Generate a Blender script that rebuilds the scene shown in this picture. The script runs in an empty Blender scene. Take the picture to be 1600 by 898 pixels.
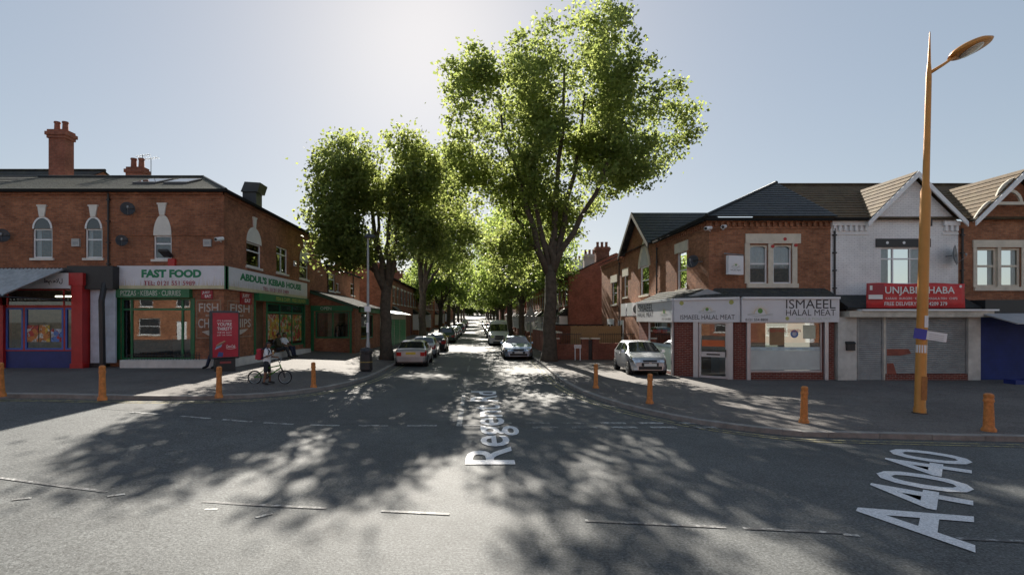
import bpy, bmesh, math, random
import numpy as np
from mathutils import Vector, Matrix

R = math.radians
scene = bpy.context.scene
COL = scene.collection
random.seed(7)

# ------------------------------------------------------------------ camera
cam_d = bpy.data.cameras.new('camera')
cam = bpy.data.objects.new('camera', cam_d)
COL.objects.link(cam)
cam.location = (0.0, 0.0, 2.5)
cam.rotation_euler = (R(90), 0, 0)
cam_d.sensor_width = 36.0
cam_d.lens = 18.0
cam_d.shift_x = 55 / 1600
cam_d.shift_y = 51 / 1600
cam_d.clip_start = 0.1
cam_d.clip_end = 4000
scene.camera = cam

# ------------------------------------------------------------------ sky, sun, exposure
SUN_EL, SUN_AZ = 31.0, -5.5            # degrees; azimuth measured from +Y towards +X
world = bpy.data.worlds.new('World')
scene.world = world
world.use_nodes = True
wn = world.node_tree
wn.nodes.clear()
sky = wn.nodes.new('ShaderNodeTexSky')
sky.sky_type = 'NISHITA'
sky.sun_disc = False
sky.sun_elevation = R(SUN_EL)
sky.sun_rotation = R(SUN_AZ)
sky.altitude = 100
sky.air_density = 1.0
sky.dust_density = 0.6
sky.ozone_density = 1.6
bg = wn.nodes.new('ShaderNodeBackground')
bg.inputs['Strength'].default_value = 0.110
wo = wn.nodes.new('ShaderNodeOutputWorld')
hs_ = wn.nodes.new('ShaderNodeHueSaturation')
hs_.inputs['Saturation'].default_value = 1.05
wn.links.new(sky.outputs[0], hs_.inputs['Color'])
gm_ = wn.nodes.new('ShaderNodeGamma')
gm_.inputs['Gamma'].default_value = 0.46
wn.links.new(hs_.outputs[0], gm_.inputs['Color'])
wn.links.new(gm_.outputs[0], bg.inputs[0])
wn.links.new(bg.outputs[0], wo.inputs[0])

sd = bpy.data.lights.new('sun', 'SUN')
sd.energy = 5.0
sd.angle = R(0.55)
sd.color = (1.0, 0.93, 0.82)
sun = bpy.data.objects.new('sun', sd)
COL.objects.link(sun)
sv = Vector((math.sin(R(SUN_AZ)) * math.cos(R(SUN_EL)), math.cos(R(SUN_AZ)) * math.cos(R(SUN_EL)), math.sin(R(SUN_EL))))
sun.rotation_euler = sv.to_track_quat('Z', 'Y').to_euler()
sun.location = (-20, 100, 80)

scene.view_settings.view_transform = 'Standard'
scene.view_settings.look = 'None'
scene.view_settings.exposure = 1.33
scene.view_settings.gamma = 1.0
scene.view_settings.use_curve_mapping = False
scene.cycles.max_bounces = 8
scene.cycles.transparent_max_bounces = 12
scene.cycles.caustics_reflective = False
scene.cycles.caustics_refractive = False

# ------------------------------------------------------------------ terrain height
def sstep(t):
    t = max(0.0, min(1.0, t))
    return t * t * (3 - 2 * t)

def gz(x, y):
    z = 0.45 * sstep((-x - 3.0) / 8.0)
    if y > 50:
        z += 0.00012 * (min(y, 330) - 50) ** 2
    return z

# survey of the place: eye height 2.5 m, 800 px per radian-tangent, vanishing point 745/500
def fx(u, Y): return (u - 745) / 800 * Y
def fz(v, Y): return 2.5 + (500 - v) / 800 * Y
def sy(u, X): return 800 * X / (u - 745)

# ------------------------------------------------------------------ mesh builder
class MB:
    def __init__(self):
        self.v, self.f, self.uv = [], [], []
    def add(self, vs, fs):
        n = len(self.v)
        self.v += [tuple(p) for p in vs]
        self.f += [tuple(i + n for i in f) for f in fs]
        return self
    def quad(self, a, b, c, d, uv=None):
        self.add([a, b, c, d], [(0, 1, 2, 3)])
        if uv: self.uv.append((len(self.f) - 1, uv))
        return self
    def box(self, x0, y0, z0, x1, y1, z1):
        self.add([(x0, y0, z0), (x1, y0, z0), (x1, y1, z0), (x0, y1, z0), (x0, y0, z1), (x1, y0, z1), (x1, y1, z1), (x0, y1, z1)],
                 [(0, 3, 2, 1), (4, 5, 6, 7), (0, 1, 5, 4), (1, 2, 6, 5), (2, 3, 7, 6), (3, 0, 4, 7)])
        return self
    def hexa(self, p):
        self.add(p, [(0, 3, 2, 1), (4, 5, 6, 7), (0, 1, 5, 4), (1, 2, 6, 5), (2, 3, 7, 6), (3, 0, 4, 7)])
        return self
    def tube(self, pts, rad, n=8, cap=True):
        pts = [Vector(p) for p in pts]
        if not isinstance(rad, (list, tuple)): rad = [rad] * len(pts)
        rings = []
        up = None
        vs, fs = [], []
        for i, p in enumerate(pts):
            t = (pts[min(i + 1, len(pts) - 1)] - pts[max(i - 1, 0)]).normalized()
            if up is None:
                up = Vector((0, 0, 1)) if abs(t.z) < 0.9 else Vector((1, 0, 0))
            a = t.cross(up).normalized()
            b = a.cross(t).normalized()
            up = b
            for k in range(n):
                an = 2 * math.pi * k / n
                vs.append(p + (a * math.cos(an) + b * math.sin(an)) * rad[i])
        for i in range(len(pts) - 1):
            for k in range(n):
                k2 = (k + 1) % n
                fs.append((i * n + k, i * n + k2, (i + 1) * n + k2, (i + 1) * n + k))
        if cap:
            fs.append(tuple(reversed(range(n))))
            fs.append(tuple((len(pts) - 1) * n + k for k in range(n)))
        return self.add(vs, fs)
    def lathe(self, prof, c=(0, 0, 0), n=16, cap=True):
        vs, fs = [], []
        for r, z in prof:
            for k in range(n):
                a = 2 * math.pi * k / n
                vs.append((c[0] + r * math.cos(a), c[1] + r * math.sin(a), c[2] + z))
        for i in range(len(prof) - 1):
            for k in range(n):
                k2 = (k + 1) % n
                fs.append((i * n + k, i * n + k2, (i + 1) * n + k2, (i + 1) * n + k))
        if cap:
            fs.append(tuple(reversed(range(n))))
            fs.append(tuple((len(prof) - 1) * n + k for k in range(n)))
        return self.add(vs, fs)
    def prism(self, poly, off):
        """poly: list of 3D points, off: extrusion vector"""
        n = len(poly)
        off = Vector(off)
        vs = [Vector(p) for p in poly] + [Vector(p) + off for p in poly]
        fs = [tuple(reversed(range(n))), tuple(range(n, 2 * n))]
        for k in range(n):
            k2 = (k + 1) % n
            fs.append((k, k2, n + k2, n + k))
        return self.add(vs, fs)
    def grid(self, P, closed=False):
        nr, nc = len(P), len(P[0])
        vs = [p for row in P for p in row]
        fs = [(i * nc + j, i * nc + j + 1, (i + 1) * nc + j + 1, (i + 1) * nc + j) for i in range(nr - 1) for j in range(nc - 1)]
        return self.add(vs, fs)
    def build(self, name, mat, parent=None, smooth=False, recalc=True):
        me = bpy.data.meshes.new(name)
        me.from_pydata([tuple(p) for p in self.v], [], self.f)
        if self.uv:
            lay = me.uv_layers.new(name='UVMap')
            for fi, uv in self.uv:
                for li, c in zip(me.polygons[fi].loop_indices, uv):
                    lay.data[li].uv = c
        if recalc:
            bm = bmesh.new(); bm.from_mesh(me)
            bmesh.ops.recalc_face_normals(bm, faces=bm.faces)
            bm.to_mesh(me); bm.free()
        if smooth:
            me.polygons.foreach_set('use_smooth', [True] * len(me.polygons))
            if smooth != 'all':
                try: me.set_sharp_from_angle(angle=R(40))
                except Exception: pass
        me.materials.append(mat)
        o = bpy.data.objects.new(name, me)
        COL.objects.link(o)
        if parent is not None: o.parent = parent
        return o

def tag(o, label=None, cat=None, group=None, kind=None):
    if label: o['label'] = label
    if cat: o['category'] = cat
    if group: o['group'] = group
    if kind: o['kind'] = kind
    return o

def thing(name, label, cat, loc=(0, 0, 0), rotz=0.0, group=None):
    o = bpy.data.objects.new(name, None)
    o.empty_display_size = 0.2
    COL.objects.link(o)
    o.location = loc
    o.rotation_euler = (0, 0, rotz)
    return tag(o, label, cat, group)

def copy_tree(o, parent=None):
    c = o.copy()
    COL.objects.link(c)
    c.parent = parent
    for ch in list(o.children):
        copy_tree(ch, c)
    return c

class Fr:
    """a vertical plane: a runs along it, d goes into the building"""
    def __init__(self, o, d, n):
        self.o, self.d, self.n = Vector((o[0], o[1], 0)), Vector((d[0], d[1], 0)), Vector((n[0], n[1], 0))
    def p(self, a, z, d=0.0):
        return self.o + self.d * a + self.n * d + Vector((0, 0, z))
    def box(self, mb, a0, a1, z0, z1, d0, d1):
        p = self.p
        return mb.hexa([p(a0, z0, d0), p(a1, z0, d0), p(a1, z0, d1), p(a0, z0, d1), p(a0, z1, d0), p(a1, z1, d0), p(a1, z1, d1), p(a0, z1, d1)])

def front(Y): return Fr((0, Y), (1, 0), (0, 1))
def street_left(X): return Fr((X, 0), (0, 1), (-1, 0))
def street_right(X): return Fr((X, 0), (0, 1), (1, 0))

def wall(mb, fr, a0, a1, z0, z1, holes=(), depth=0.14):
    As = sorted({a0, a1, *[h[0] for h in holes], *[h[1] for h in holes]})
    Zs = sorted({z0, z1, *[h[2] for h in holes], *[h[3] for h in holes]})
    As = [a for a in As if a0 <= a <= a1]; Zs = [z for z in Zs if z0 <= z <= z1]
    for i in range(len(As) - 1):
        for j in range(len(Zs) - 1):
            ca, cz = (As[i] + As[i + 1]) / 2, (Zs[j] + Zs[j + 1]) / 2
            if any(h[0] < ca < h[1] and h[2] < cz < h[3] for h in holes): continue
            mb.quad(fr.p(As[i], Zs[j]), fr.p(As[i + 1], Zs[j]), fr.p(As[i + 1], Zs[j + 1]), fr.p(As[i], Zs[j + 1]))
    for h in holes:
        b0, b1, y0, y1 = h
        mb.quad(fr.p(b0, y0), fr.p(b0, y1), fr.p(b0, y1, depth), fr.p(b0, y0, depth))
        mb.quad(fr.p(b1, y0), fr.p(b1, y1), fr.p(b1, y1, depth), fr.p(b1, y0, depth))
        mb.quad(fr.p(b0, y0), fr.p(b1, y0), fr.p(b1, y0, depth), fr.p(b0, y0, depth))
        mb.quad(fr.p(b0, y1), fr.p(b1, y1), fr.p(b1, y1, depth), fr.p(b0, y1, depth))

def roof_plane(mb, e0, e1, r0, r1, n, lip=0.03):
    """courses of tiles from eave e0-e1 up to ridge r0-r1"""
    e0, e1, r0, r1 = map(Vector, (e0, e1, r0, r1))
    nrm = (e1 - e0).cross((r0 + r1) / 2 - (e0 + e1) / 2).normalized()
    if nrm.z < 0: nrm = -nrm
    slope = ((r0 + r1) / 2 - (e0 + e1) / 2).length
    ax = (e1 - e0).normalized()
    for i in range(n):
        t0, t1 = i / n, (i + 1) / n
        a, b = e0.lerp(r0, t0) + nrm * lip, e1.lerp(r1, t0) + nrm * lip
        c, d = e1.lerp(r1, t1) + nrm * 0.004, e0.lerp(r0, t1) + nrm * 0.004
        uv = [((p - e0).dot(ax), slope * t) for p, t in ((a, t0), (b, t0), (c, t1), (d, t1))]
        mb.quad(a, b, c, d, uv)
        al, bl = a - nrm * (lip + 0.02), b - nrm * (lip + 0.02)
        mb.quad(al, bl, b, a, [uv[0], uv[1], uv[1], uv[0]])

# ------------------------------------------------------------------ materials
MATS = {}
def newmat(name):
    m = bpy.data.materials.new(name)
    m.use_nodes = True
    nt = m.node_tree
    b = nt.nodes['Principled BSDF']
    return m, nt, b

def N(nt, typ, **kw):
    n = nt.nodes.new(typ)
    for k, v in kw.items():
        if k in n.inputs: n.inputs[k].default_value = v
        else: setattr(n, k, v)
    return n

def ramp(nt, fac, stops):
    r = nt.nodes.new('ShaderNodeValToRGB')
    el = r.color_ramp.elements
    while len(el) < len(stops): el.new(0.5)
    for e, (p, c) in zip(el, stops):
        e.position = p
        e.color = (*c, 1) if len(c) == 3 else c
    nt.links.new(fac, r.inputs[0])
    return r.outputs[0]

def mixc(nt, a, b, fac, mode='MIX'):
    m = nt.nodes.new('ShaderNodeMix')
    m.data_type = 'RGBA'; m.blend_type = mode
    for s, val in ((m.inputs[6], a), (m.inputs[7], b)):
        if hasattr(val, 'is_linked'): nt.links.new(val, s)
        else: s.default_value = (*val, 1)
    if hasattr(fac, 'is_linked'): nt.links.new(fac, m.inputs[0])
    else: m.inputs[0].default_value = fac
    return m.outputs[2]

def coords(nt, kind='Object'):
    tc = nt.nodes.new('ShaderNodeTexCoord')
    return tc.outputs[kind]

def mat(name, col, rough=0.6, metal=0.0, var=0.18, scale=2.5, bump=0.0, bscale=60.0, spec=0.5, coat=0.0):
    if name in MATS: return MATS[name]
    m, nt, b = newmat(name)
    co = coords(nt)
    n1 = N(nt, 'ShaderNodeTexNoise', Scale=scale, Detail=6.0, Roughness=0.65)
    nt.links.new(co, n1.inputs['Vector'])
    dark = tuple(c * (1 - var) for c in col)
    lite = tuple(min(1, c * (1 + var)) for c in col)
    c = ramp(nt, n1.outputs[0], [(0.3, dark), (0.7, lite)])
    nt.links.new(c, b.inputs['Base Color'])
    b.inputs['Roughness'].default_value = rough
    b.inputs['Metallic'].default_value = metal
    b.inputs['Specular IOR Level'].default_value = spec
    b.inputs['Coat Weight'].default_value = coat
    if bump > 0:
        n2 = N(nt, 'ShaderNodeTexNoise', Scale=bscale, Detail=4.0)
        nt.links.new(co, n2.inputs['Vector'])
        bp = N(nt, 'ShaderNodeBump', Strength=bump, Distance=0.01)
        nt.links.new(n2.outputs[0], bp.inputs['Height'])
        nt.links.new(bp.outputs[0], b.inputs['Normal'])
    MATS[name] = m
    return m

def brick_mat(name, c1, c2, mortar, bw=0.225, rh=0.075, stain=0.4, grain=0.3, diag=False):
    if name in MATS: return MATS[name]
    m, nt, b = newmat(name)
    co = coords(nt)
    sep = nt.nodes.new('ShaderNodeSeparateXYZ'); nt.links.new(co, sep.inputs[0])
    ad = N(nt, 'ShaderNodeMath', operation='SUBTRACT' if diag else 'ADD')
    nt.links.new(sep.outputs[0], ad.inputs[0]); nt.links.new(sep.outputs[1], ad.inputs[1])
    cmb = nt.nodes.new('ShaderNodeCombineXYZ')
    nt.links.new(ad.outputs[0], cmb.inputs[0]); nt.links.new(sep.outputs[2], cmb.inputs[1])
    br = N(nt, 'ShaderNodeTexBrick', Scale=1.0)
    br.inputs['Color1'].default_value = (*c1, 1); br.inputs['Color2'].default_value = (*c2, 1)
    br.inputs['Mortar'].default_value = (*mortar, 1)
    br.inputs['Mortar Size'].default_value = 0.007
    br.inputs['Mortar Smooth'].default_value = 0.2
    br.inputs['Brick Width'].default_value = bw
    br.inputs['Row Height'].default_value = rh
    nt.links.new(cmb.outputs[0], br.inputs['Vector'])
    n1 = N(nt, 'ShaderNodeTexNoise', Scale=0.9, Detail=8.0, Roughness=0.7)
    nt.links.new(co, n1.inputs['Vector'])
    st = ramp(nt, n1.outputs[0], [(0.3, (1 - stain,) * 3), (0.62, (1.1, 1.1, 1.1))])
    c = mixc(nt, br.outputs[0], st, 1.0, 'MULTIPLY')
    n2 = N(nt, 'ShaderNodeTexNoise', Scale=7.0, Detail=6.0, Roughness=0.75)
    nt.links.new(co, n2.inputs['Vector'])
    st2 = ramp(nt, n2.outputs[0], [(0.3, (1 - grain,) * 3), (0.7, (1 + grain * .6,) * 3)])
    c = mixc(nt, c, st2, 1.0, 'MULTIPLY')
    nt.links.new(c, b.inputs['Base Color'])
    b.inputs['Roughness'].default_value = 0.88
    b.inputs['Specular IOR Level'].default_value = 0.25
    bp = N(nt, 'ShaderNodeBump', Strength=0.5, Distance=0.008, invert=True)
    nt.links.new(br.outputs['Fac'], bp.inputs['Height'])
    nt.links.new(bp.outputs[0], b.inputs['Normal'])
    MATS[name] = m
    return m

def tile_mat(name, c1, c2, w=0.3, h=0.3, moss=(0.2, 0.2, 0.1), mossamt=0.3, rough=0.8):
    m, nt, b = newmat(name)
    uv = coords(nt, 'UV')
    br = N(nt, 'ShaderNodeTexBrick', Scale=1.0)
    br.inputs['Color1'].default_value = (*c1, 1); br.inputs['Color2'].default_value = (*c2, 1)
    br.inputs['Mortar'].default_value = (*[x * 0.35 for x in c1], 1)
    br.inputs['Mortar Size'].default_value = 0.006
    br.inputs['Brick Width'].default_value = w
    br.inputs['Row Height'].default_value = h
    nt.links.new(uv, br.inputs['Vector'])
    co = coords(nt)
    n1 = N(nt, 'ShaderNodeTexNoise', Scale=1.6, Detail=8.0, Roughness=0.75)
    nt.links.new(co, n1.inputs['Vector'])
    f = ramp(nt, n1.outputs[0], [(0.48, (0, 0, 0)), (0.72, (mossamt,) * 3)])
    c = mixc(nt, br.outputs[0], moss, f)
    n2 = N(nt, 'ShaderNodeTexNoise', Scale=14.0, Detail=3.0)
    nt.links.new(co, n2.inputs['Vector'])
    st = ramp(nt, n2.outputs[0], [(0.3, (0.65,) * 3), (0.7, (1.25,) * 3)])
    c = mixc(nt, c, st, 1.0, 'MULTIPLY')
    nt.links.new(c, b.inputs['Base Color'])
    b.inputs['Roughness'].default_value = rough
    b.inputs['Specular IOR Level'].default_value = 0.3
    bp = N(nt, 'ShaderNodeBump', Strength=0.6, Distance=0.012, invert=True)
    nt.links.new(br.outputs['Fac'], bp.inputs['Height'])
    nt.links.new(bp.outputs[0], b.inputs['Normal'])
    return m

def glass_mat(name, tint=(0.75, 0.8, 0.8), refl=1.0):
    m, nt, b = newmat(name)
    nt.nodes.remove(b)
    out = nt.nodes['Material Output']
    tr = N(nt, 'ShaderNodeBsdfTransparent'); tr.inputs[0].default_value = (*tint, 1)
    gl = N(nt, 'ShaderNodeBsdfGlossy', Roughness=0.015); gl.inputs[0].default_value = (0.9, 0.95, 1, 1)
    lw = N(nt, 'ShaderNodeFresnel', IOR=1.5 + 0.25 * refl)
    co = coords(nt)
    nz = N(nt, 'ShaderNodeTexNoise', Scale=1.3, Detail=1.0)
    nt.links.new(co, nz.inputs['Vector'])
    bp = N(nt, 'ShaderNodeBump', Strength=0.03, Distance=0.02)
    nt.links.new(nz.outputs[0], bp.inputs['Height'])
    nt.links.new(bp.outputs[0], gl.inputs['Normal'])
    mu = N(nt, 'ShaderNodeMath', operation='MULTIPLY_ADD'); mu.inputs[1].default_value = 1.0; mu.inputs[2].default_value = 0.04 * refl
    mu.use_clamp = True
    nt.links.new(lw.outputs[0], mu.inputs[0])
    mx = N(nt, 'ShaderNodeMixShader')
    nt.links.new(mu.outputs[0], mx.inputs[0]); nt.links.new(tr.outputs[0], mx.inputs[1]); nt.links.new(gl.outputs[0], mx.inputs[2])
    nt.links.new(mx.outputs[0], out.inputs[0])
    return m

def asphalt_mat(name, base, light, grain=1.0, rough=0.75):
    m, nt, b = newmat(name)
    co = coords(nt)
    n1 = N(nt, 'ShaderNodeTexNoise', Scale=0.35, Detail=6.0, Roughness=0.6)
    n2 = N(nt, 'ShaderNodeTexNoise', Scale=30.0, Detail=4.0, Roughness=0.75)
    n3 = N(nt, 'ShaderNodeTexVoronoi', Scale=70.0)
    n4 = N(nt, 'ShaderNodeTexNoise', Scale=4.0, Detail=5.0, Roughness=0.7)
    for n in (n1, n2, n3, n4): nt.links.new(co, n.inputs['Vector'])
    c = ramp(nt, n1.outputs[0], [(0.3, tuple(x * .85 for x in base)), (0.7, light)])
    g = ramp(nt, n2.outputs[0], [(0.36, (0.45,) * 3), (0.64, (1.6,) * 3)])
    c = mixc(nt, c, g, grain, 'MULTIPLY')
    g = ramp(nt, n4.outputs[0], [(0.3, (0.82,) * 3), (0.7, (1.15,) * 3)])
    c = mixc(nt, c, g, 1.0, 'MULTIPLY')
    s = ramp(nt, n3.outputs['Color'], [(0.55, (0.8,) * 3), (0.95, (1.5,) * 3)])
    c = mixc(nt, c, s, 0.7 * grain, 'MULTIPLY')
    # cracks
    wv = N(nt, 'ShaderNodeTexVoronoi', Scale=0.22, feature='DISTANCE_TO_EDGE')
    nd = N(nt, 'ShaderNodeTexNoise', Scale=1.2, Detail=8.0, Roughness=0.7)
    nt.links.new(co, nd.inputs['Vector'])
    vm = N(nt, 'ShaderNodeVectorMath', operation='MULTIPLY_ADD'); vm.inputs[1].default_value = (2.2, 2.2, 2.2)
    nt.links.new(nd.outputs['Color'], vm.inputs[0]); nt.links.new(co, vm.inputs[2])
    nt.links.new(vm.outputs[0], wv.inputs['Vector'])
    cr = ramp(nt, wv.outputs['Distance'], [(0.0, (0.45,) * 3), (0.006, (1, 1, 1))])
    c = mixc(nt, c, cr, 0.8, 'MULTIPLY')
    nt.links.new(c, b.inputs['Base Color'])
    b.inputs['Roughness'].default_value = rough
    b.inputs['Specular IOR Level'].default_value = 0.4
    bp = N(nt, 'ShaderNodeBump', Strength=0.7, Distance=0.012)
    nt.links.new(n2.outputs[0], bp.inputs['Height'])
    nt.links.new(bp.outputs[0], b.inputs['Normal'])
    return m

def paint_mat(name, col, wear=0.5, under=(0.10, 0.10, 0.10), wscale=5.0):
    m, nt, b = newmat(name)
    co = coords(nt)
    n1 = N(nt, 'ShaderNodeTexNoise', Scale=wscale, Detail=9.0, Roughness=0.8)
    n2 = N(nt, 'ShaderNodeTexNoise', Scale=45.0, Detail=3.0, Roughness=0.7)
    nt.links.new(co, n1.inputs['Vector']); nt.links.new(co, n2.inputs['Vector'])
    f = ramp(nt, n1.outputs[0], [(wear - 0.06, (0, 0, 0)), (wear + 0.06, (1, 1, 1))])
    c = mixc(nt, under, col, f)
    g = ramp(nt, n2.outputs[0], [(0.36, (0.7,) * 3), (0.64, (1.15,) * 3)])
    c = mixc(nt, c, g, 1.0, 'MULTIPLY')
    nt.links.new(c, b.inputs['Base Color'])
    b.inputs['Roughness'].default_value = 0.7
    return m

def car_paint(name, col, metal=0.5):
    if name in MATS: return MATS[name]
    m, nt, b = newmat(name)
    co = coords(nt)
    n1 = N(nt, 'ShaderNodeTexNoise', Scale=3.0, Detail=5.0)
    nt.links.new(co, n1.inputs['Vector'])
    c = ramp(nt, n1.outputs[0], [(0.3, tuple(x * 0.85 for x in col)), (0.7, col)])
    nt.links.new(c, b.inputs['Base Color'])
    b.inputs['Metallic'].default_value = metal
    b.inputs['Roughness'].default_value = 0.32
    b.inputs['Coat Weight'].default_value = 0.6
    b.inputs['Coat Roughness'].default_value = 0.06
    MATS[name] = m
    return m

def emis_mat(name, col, s):
    m, nt, b = newmat(name)
    b.inputs['Base Color'].default_value = (*col, 1)
    b.inputs['Emission Color'].default_value = (*col, 1)
    b.inputs['Emission Strength'].default_value = s
    return m

def leaf_mat(name, col, trans, tcol):
    m, nt, b = newmat(name)
    nt.nodes.remove(b)
    out = nt.nodes['Material Output']
    co = coords(nt)
    n1 = N(nt, 'ShaderNodeTexNoise', Scale=0.9, Detail=4.0, Roughness=0.6)
    nt.links.new(co, n1.inputs['Vector'])
    geo = nt.nodes.new('ShaderNodeNewGeometry')
    rnd = ramp(nt, geo.outputs['Random Per Island'], [(0.0, (0.65, 0.7, 0.6)), (1.0, (1.35, 1.25, 1.3))])
    c1 = ramp(nt, n1.outputs[0], [(0.3, tuple(x * 0.75 for x in col)), (0.7, tuple(x * 1.2 for x in col))])
    c1 = mixc(nt, c1, rnd, 1.0, 'MULTIPLY')
    c2 = ramp(nt, n1.outputs[0], [(0.3, tuple(x * 0.8 for x in tcol)), (0.7, tuple(x * 1.15 for x in tcol))])
    c2 = mixc(nt, c2, rnd, 1.0, 'MULTIPLY')
    df = N(nt, 'ShaderNodeBsdfPrincipled', Roughness=0.55); nt.links.new(c1, df.inputs['Base Color'])
    df.inputs['Specular IOR Level'].default_value = 0.35
    tr = N(nt, 'ShaderNodeBsdfTranslucent'); nt.links.new(c2, tr.inputs[0])
    mx = N(nt, 'ShaderNodeMixShader'); mx.inputs[0].default_value = trans
    nt.links.new(df.outputs[0], mx.inputs[1]); nt.links.new(tr.outputs[0], mx.inputs[2])
    nt.links.new(mx.outputs[0], out.inputs[0])
    return m

BRICK_L = brick_mat('brick_brown', (0.41, 0.165, 0.085), (0.27, 0.105, 0.06), (0.25, 0.18, 0.13))
BRICK_R = brick_mat('brick_orange', (0.43, 0.185, 0.096), (0.29, 0.12, 0.066), (0.27, 0.195, 0.14))
BRICK_D = brick_mat('brick_dark_red', (0.20, 0.05, 0.035), (0.14, 0.035, 0.028), (0.30, 0.24, 0.2), stain=0.15)
BRICK_D2 = brick_mat('brick_dark_red_splay', (0.20, 0.05, 0.035), (0.14, 0.035, 0.028), (0.30, 0.24, 0.2), 0.3, stain=0.15, diag=True)
BRICK_G = brick_mat('brick_red', (0.35, 0.125, 0.08), (0.27, 0.095, 0.062), (0.22, 0.15, 0.12))
BRICK_W = brick_mat('brick_painted_white', (0.84, 0.84, 0.83), (0.80, 0.80, 0.80), (0.58, 0.58, 0.58), stain=0.16, grain=0.05)
SLATE = tile_mat('slate_roof', (0.060, 0.068, 0.075), (0.05, 0.055, 0.06), 0.28, 0.24, (0.14, 0.14, 0.09), 0.3, 0.6)
SLATE_M = tile_mat('slate_roof_matt', (0.075, 0.078, 0.078), (0.055, 0.058, 0.058), 0.28, 0.24, (0.12, 0.12, 0.07), 0.6, 1.0)
SLATE_G = tile_mat('slate_roof_mossy', (0.17, 0.175, 0.155), (0.135, 0.14, 0.125), 0.28, 0.24, (0.17, 0.17, 0.10), 0.5, 0.7)
TILE_B = tile_mat('brown_roof_tiles', (0.14, 0.095, 0.052), (0.10, 0.07, 0.04), 0.3, 0.33, (0.17, 0.15, 0.08), 0.5)
WHITE = mat('white_upvc', (0.75, 0.76, 0.77), 0.35, var=0.05)
STONE = mat('white_painted_stone', (0.68, 0.66, 0.61), 0.7, var=0.12, bump=0.2)
CREAM = mat('cream_stone', (0.62, 0.57, 0.47), 0.75, var=0.14, bump=0.2)
BLACK = mat('black_paint', (0.02, 0.02, 0.022), 0.45)
GREYMETAL = mat('grey_metal', (0.28, 0.29, 0.30), 0.45, 0.6)
GUTTERM = mat('matt_black_gutter', (0.02, 0.02, 0.02), 1.0, spec=0.1)
DARKMETAL = mat('dark_metal', (0.05, 0.05, 0.055), 0.5, 0.4)
GREEN = mat('green_paint', (0.012, 0.14, 0.055), 0.4, var=0.2)
RED = mat('red_paint', (0.42, 0.02, 0.02), 0.4, var=0.15)
DKRED = mat('dark_red_vinyl', (0.30, 0.008, 0.025), 0.35, var=0.1)
NAVY = mat('navy_paint', (0.02, 0.03, 0.16), 0.4)
BLUE = mat('blue_paint', (0.014, 0.03, 0.18), 0.45, var=0.2)
GLASS = glass_mat('window_glass')
SHOPGLASS = glass_mat('shop_glass', (0.72, 0.78, 0.76), 1.0)
PLAINW = mat('white_vinyl', (0.72, 0.72, 0.74), 0.4, var=0.04)
CURTAIN = mat('pale_curtain', (0.62, 0.66, 0.72), 0.9, var=0.1, scale=8)
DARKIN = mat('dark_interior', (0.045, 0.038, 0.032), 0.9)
TEXTGREEN = mat('green_lettering', (0.01, 0.20, 0.09), 0.5, var=0.05)
TEXTRED = mat('red_lettering', (0.35, 0.03, 0.06), 0.5, var=0.05)
TEXTWHITE = mat('white_lettering', (0.75, 0.75, 0.73), 0.5, var=0.05)
TEXTDARK = mat('dark_lettering', (0.03, 0.025, 0.03), 0.5, var=0.05)

# ------------------------------------------------------------------ lettering
def text(s, name, m, parent, org, right, up, w, h, ext=0.004, bold=0.0, shear=0.0):
    """flat letters fitted into a box of w by h whose lower left corner is org"""
    cu = bpy.data.curves.new(name, 'FONT')
    cu.body = s
    cu.size = 1.0
    cu.offset = bold
    cu.shear = shear
    cu.resolution_u = 3
    cu.align_x = 'LEFT'
    tmp = bpy.data.objects.new('tmp_text', cu)
    COL.objects.link(tmp)
    me = bpy.data.meshes.new_from_object(tmp)
    bpy.data.objects.remove(tmp)
    bpy.data.curves.remove(cu)
    n = len(me.vertices)
    co = np.empty(n * 3); me.vertices.foreach_get('co', co); co = co.reshape(-1, 3)
    mn, mx = co.min(0), co.max(0)
    sx, sh = w / max(mx[0] - mn[0], 1e-6), h / max(mx[1] - mn[1], 1e-6)
    r, u = np.array(Vector(right).normalized()), np.array(Vector(up).normalized())
    nn = np.cross(r, u)
    out = np.array(Vector(org)) + np.outer((co[:, 0] - mn[0]) * sx, r) + np.outer((co[:, 1] - mn[1]) * sh, u) + nn * ext
    me.vertices.foreach_set('co', out.reshape(-1))
    me.update()
    me.materials.clear(); me.materials.append(m)
    me.name = name
    o = bpy.data.objects.new(name, me)
    COL.objects.link(o)
    if parent is not None: o.parent = parent
    return o

def ftext(s, fr, a0, a1, z0, z1, m, parent, d=-0.006, bold=0.0, flip=False, name='lettering'):
    """letters on a wall frame; flip when a runs right to left for the viewer"""
    p0 = fr.p(a1 if flip else a0, z0, d)
    right = -fr.d if flip else fr.d
    return text(s, name, m, parent, p0, right, (0, 0, 1), abs(a1 - a0), z1 - z0, 0.0, bold)
# ================================================================== SETTING
ASPHALT = asphalt_mat('asphalt_main_road', (0.080, 0.085, 0.086), (0.117, 0.123, 0.122))
ASPHALT2 = asphalt_mat('asphalt_side_road', (0.078, 0.082, 0.084), (0.112, 0.115, 0.113), 0.9)
PAVE = asphalt_mat('asphalt_pavement', (0.105, 0.095, 0.09), (0.15, 0.135, 0.125), 0.8, 0.85)
KERB = mat('kerb_concrete', (0.24, 0.225, 0.21), 0.85, var=0.25, scale=4, bump=0.4)
EARTH = mat('earth', (0.10, 0.085, 0.06), 0.95)
ROADWHITE = paint_mat('worn_white_road_paint', (0.5, 0.5, 0.48), 0.50, wscale=9)
ROADWHITE2 = paint_mat('very_worn_white_road_paint', (0.45, 0.45, 0.44), 0.56, wscale=7)
MAPLETTER = paint_mat('white_map_caption', (0.74, 0.74, 0.75), 0.15)  # for the added map caption letters, no real road marking
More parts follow.
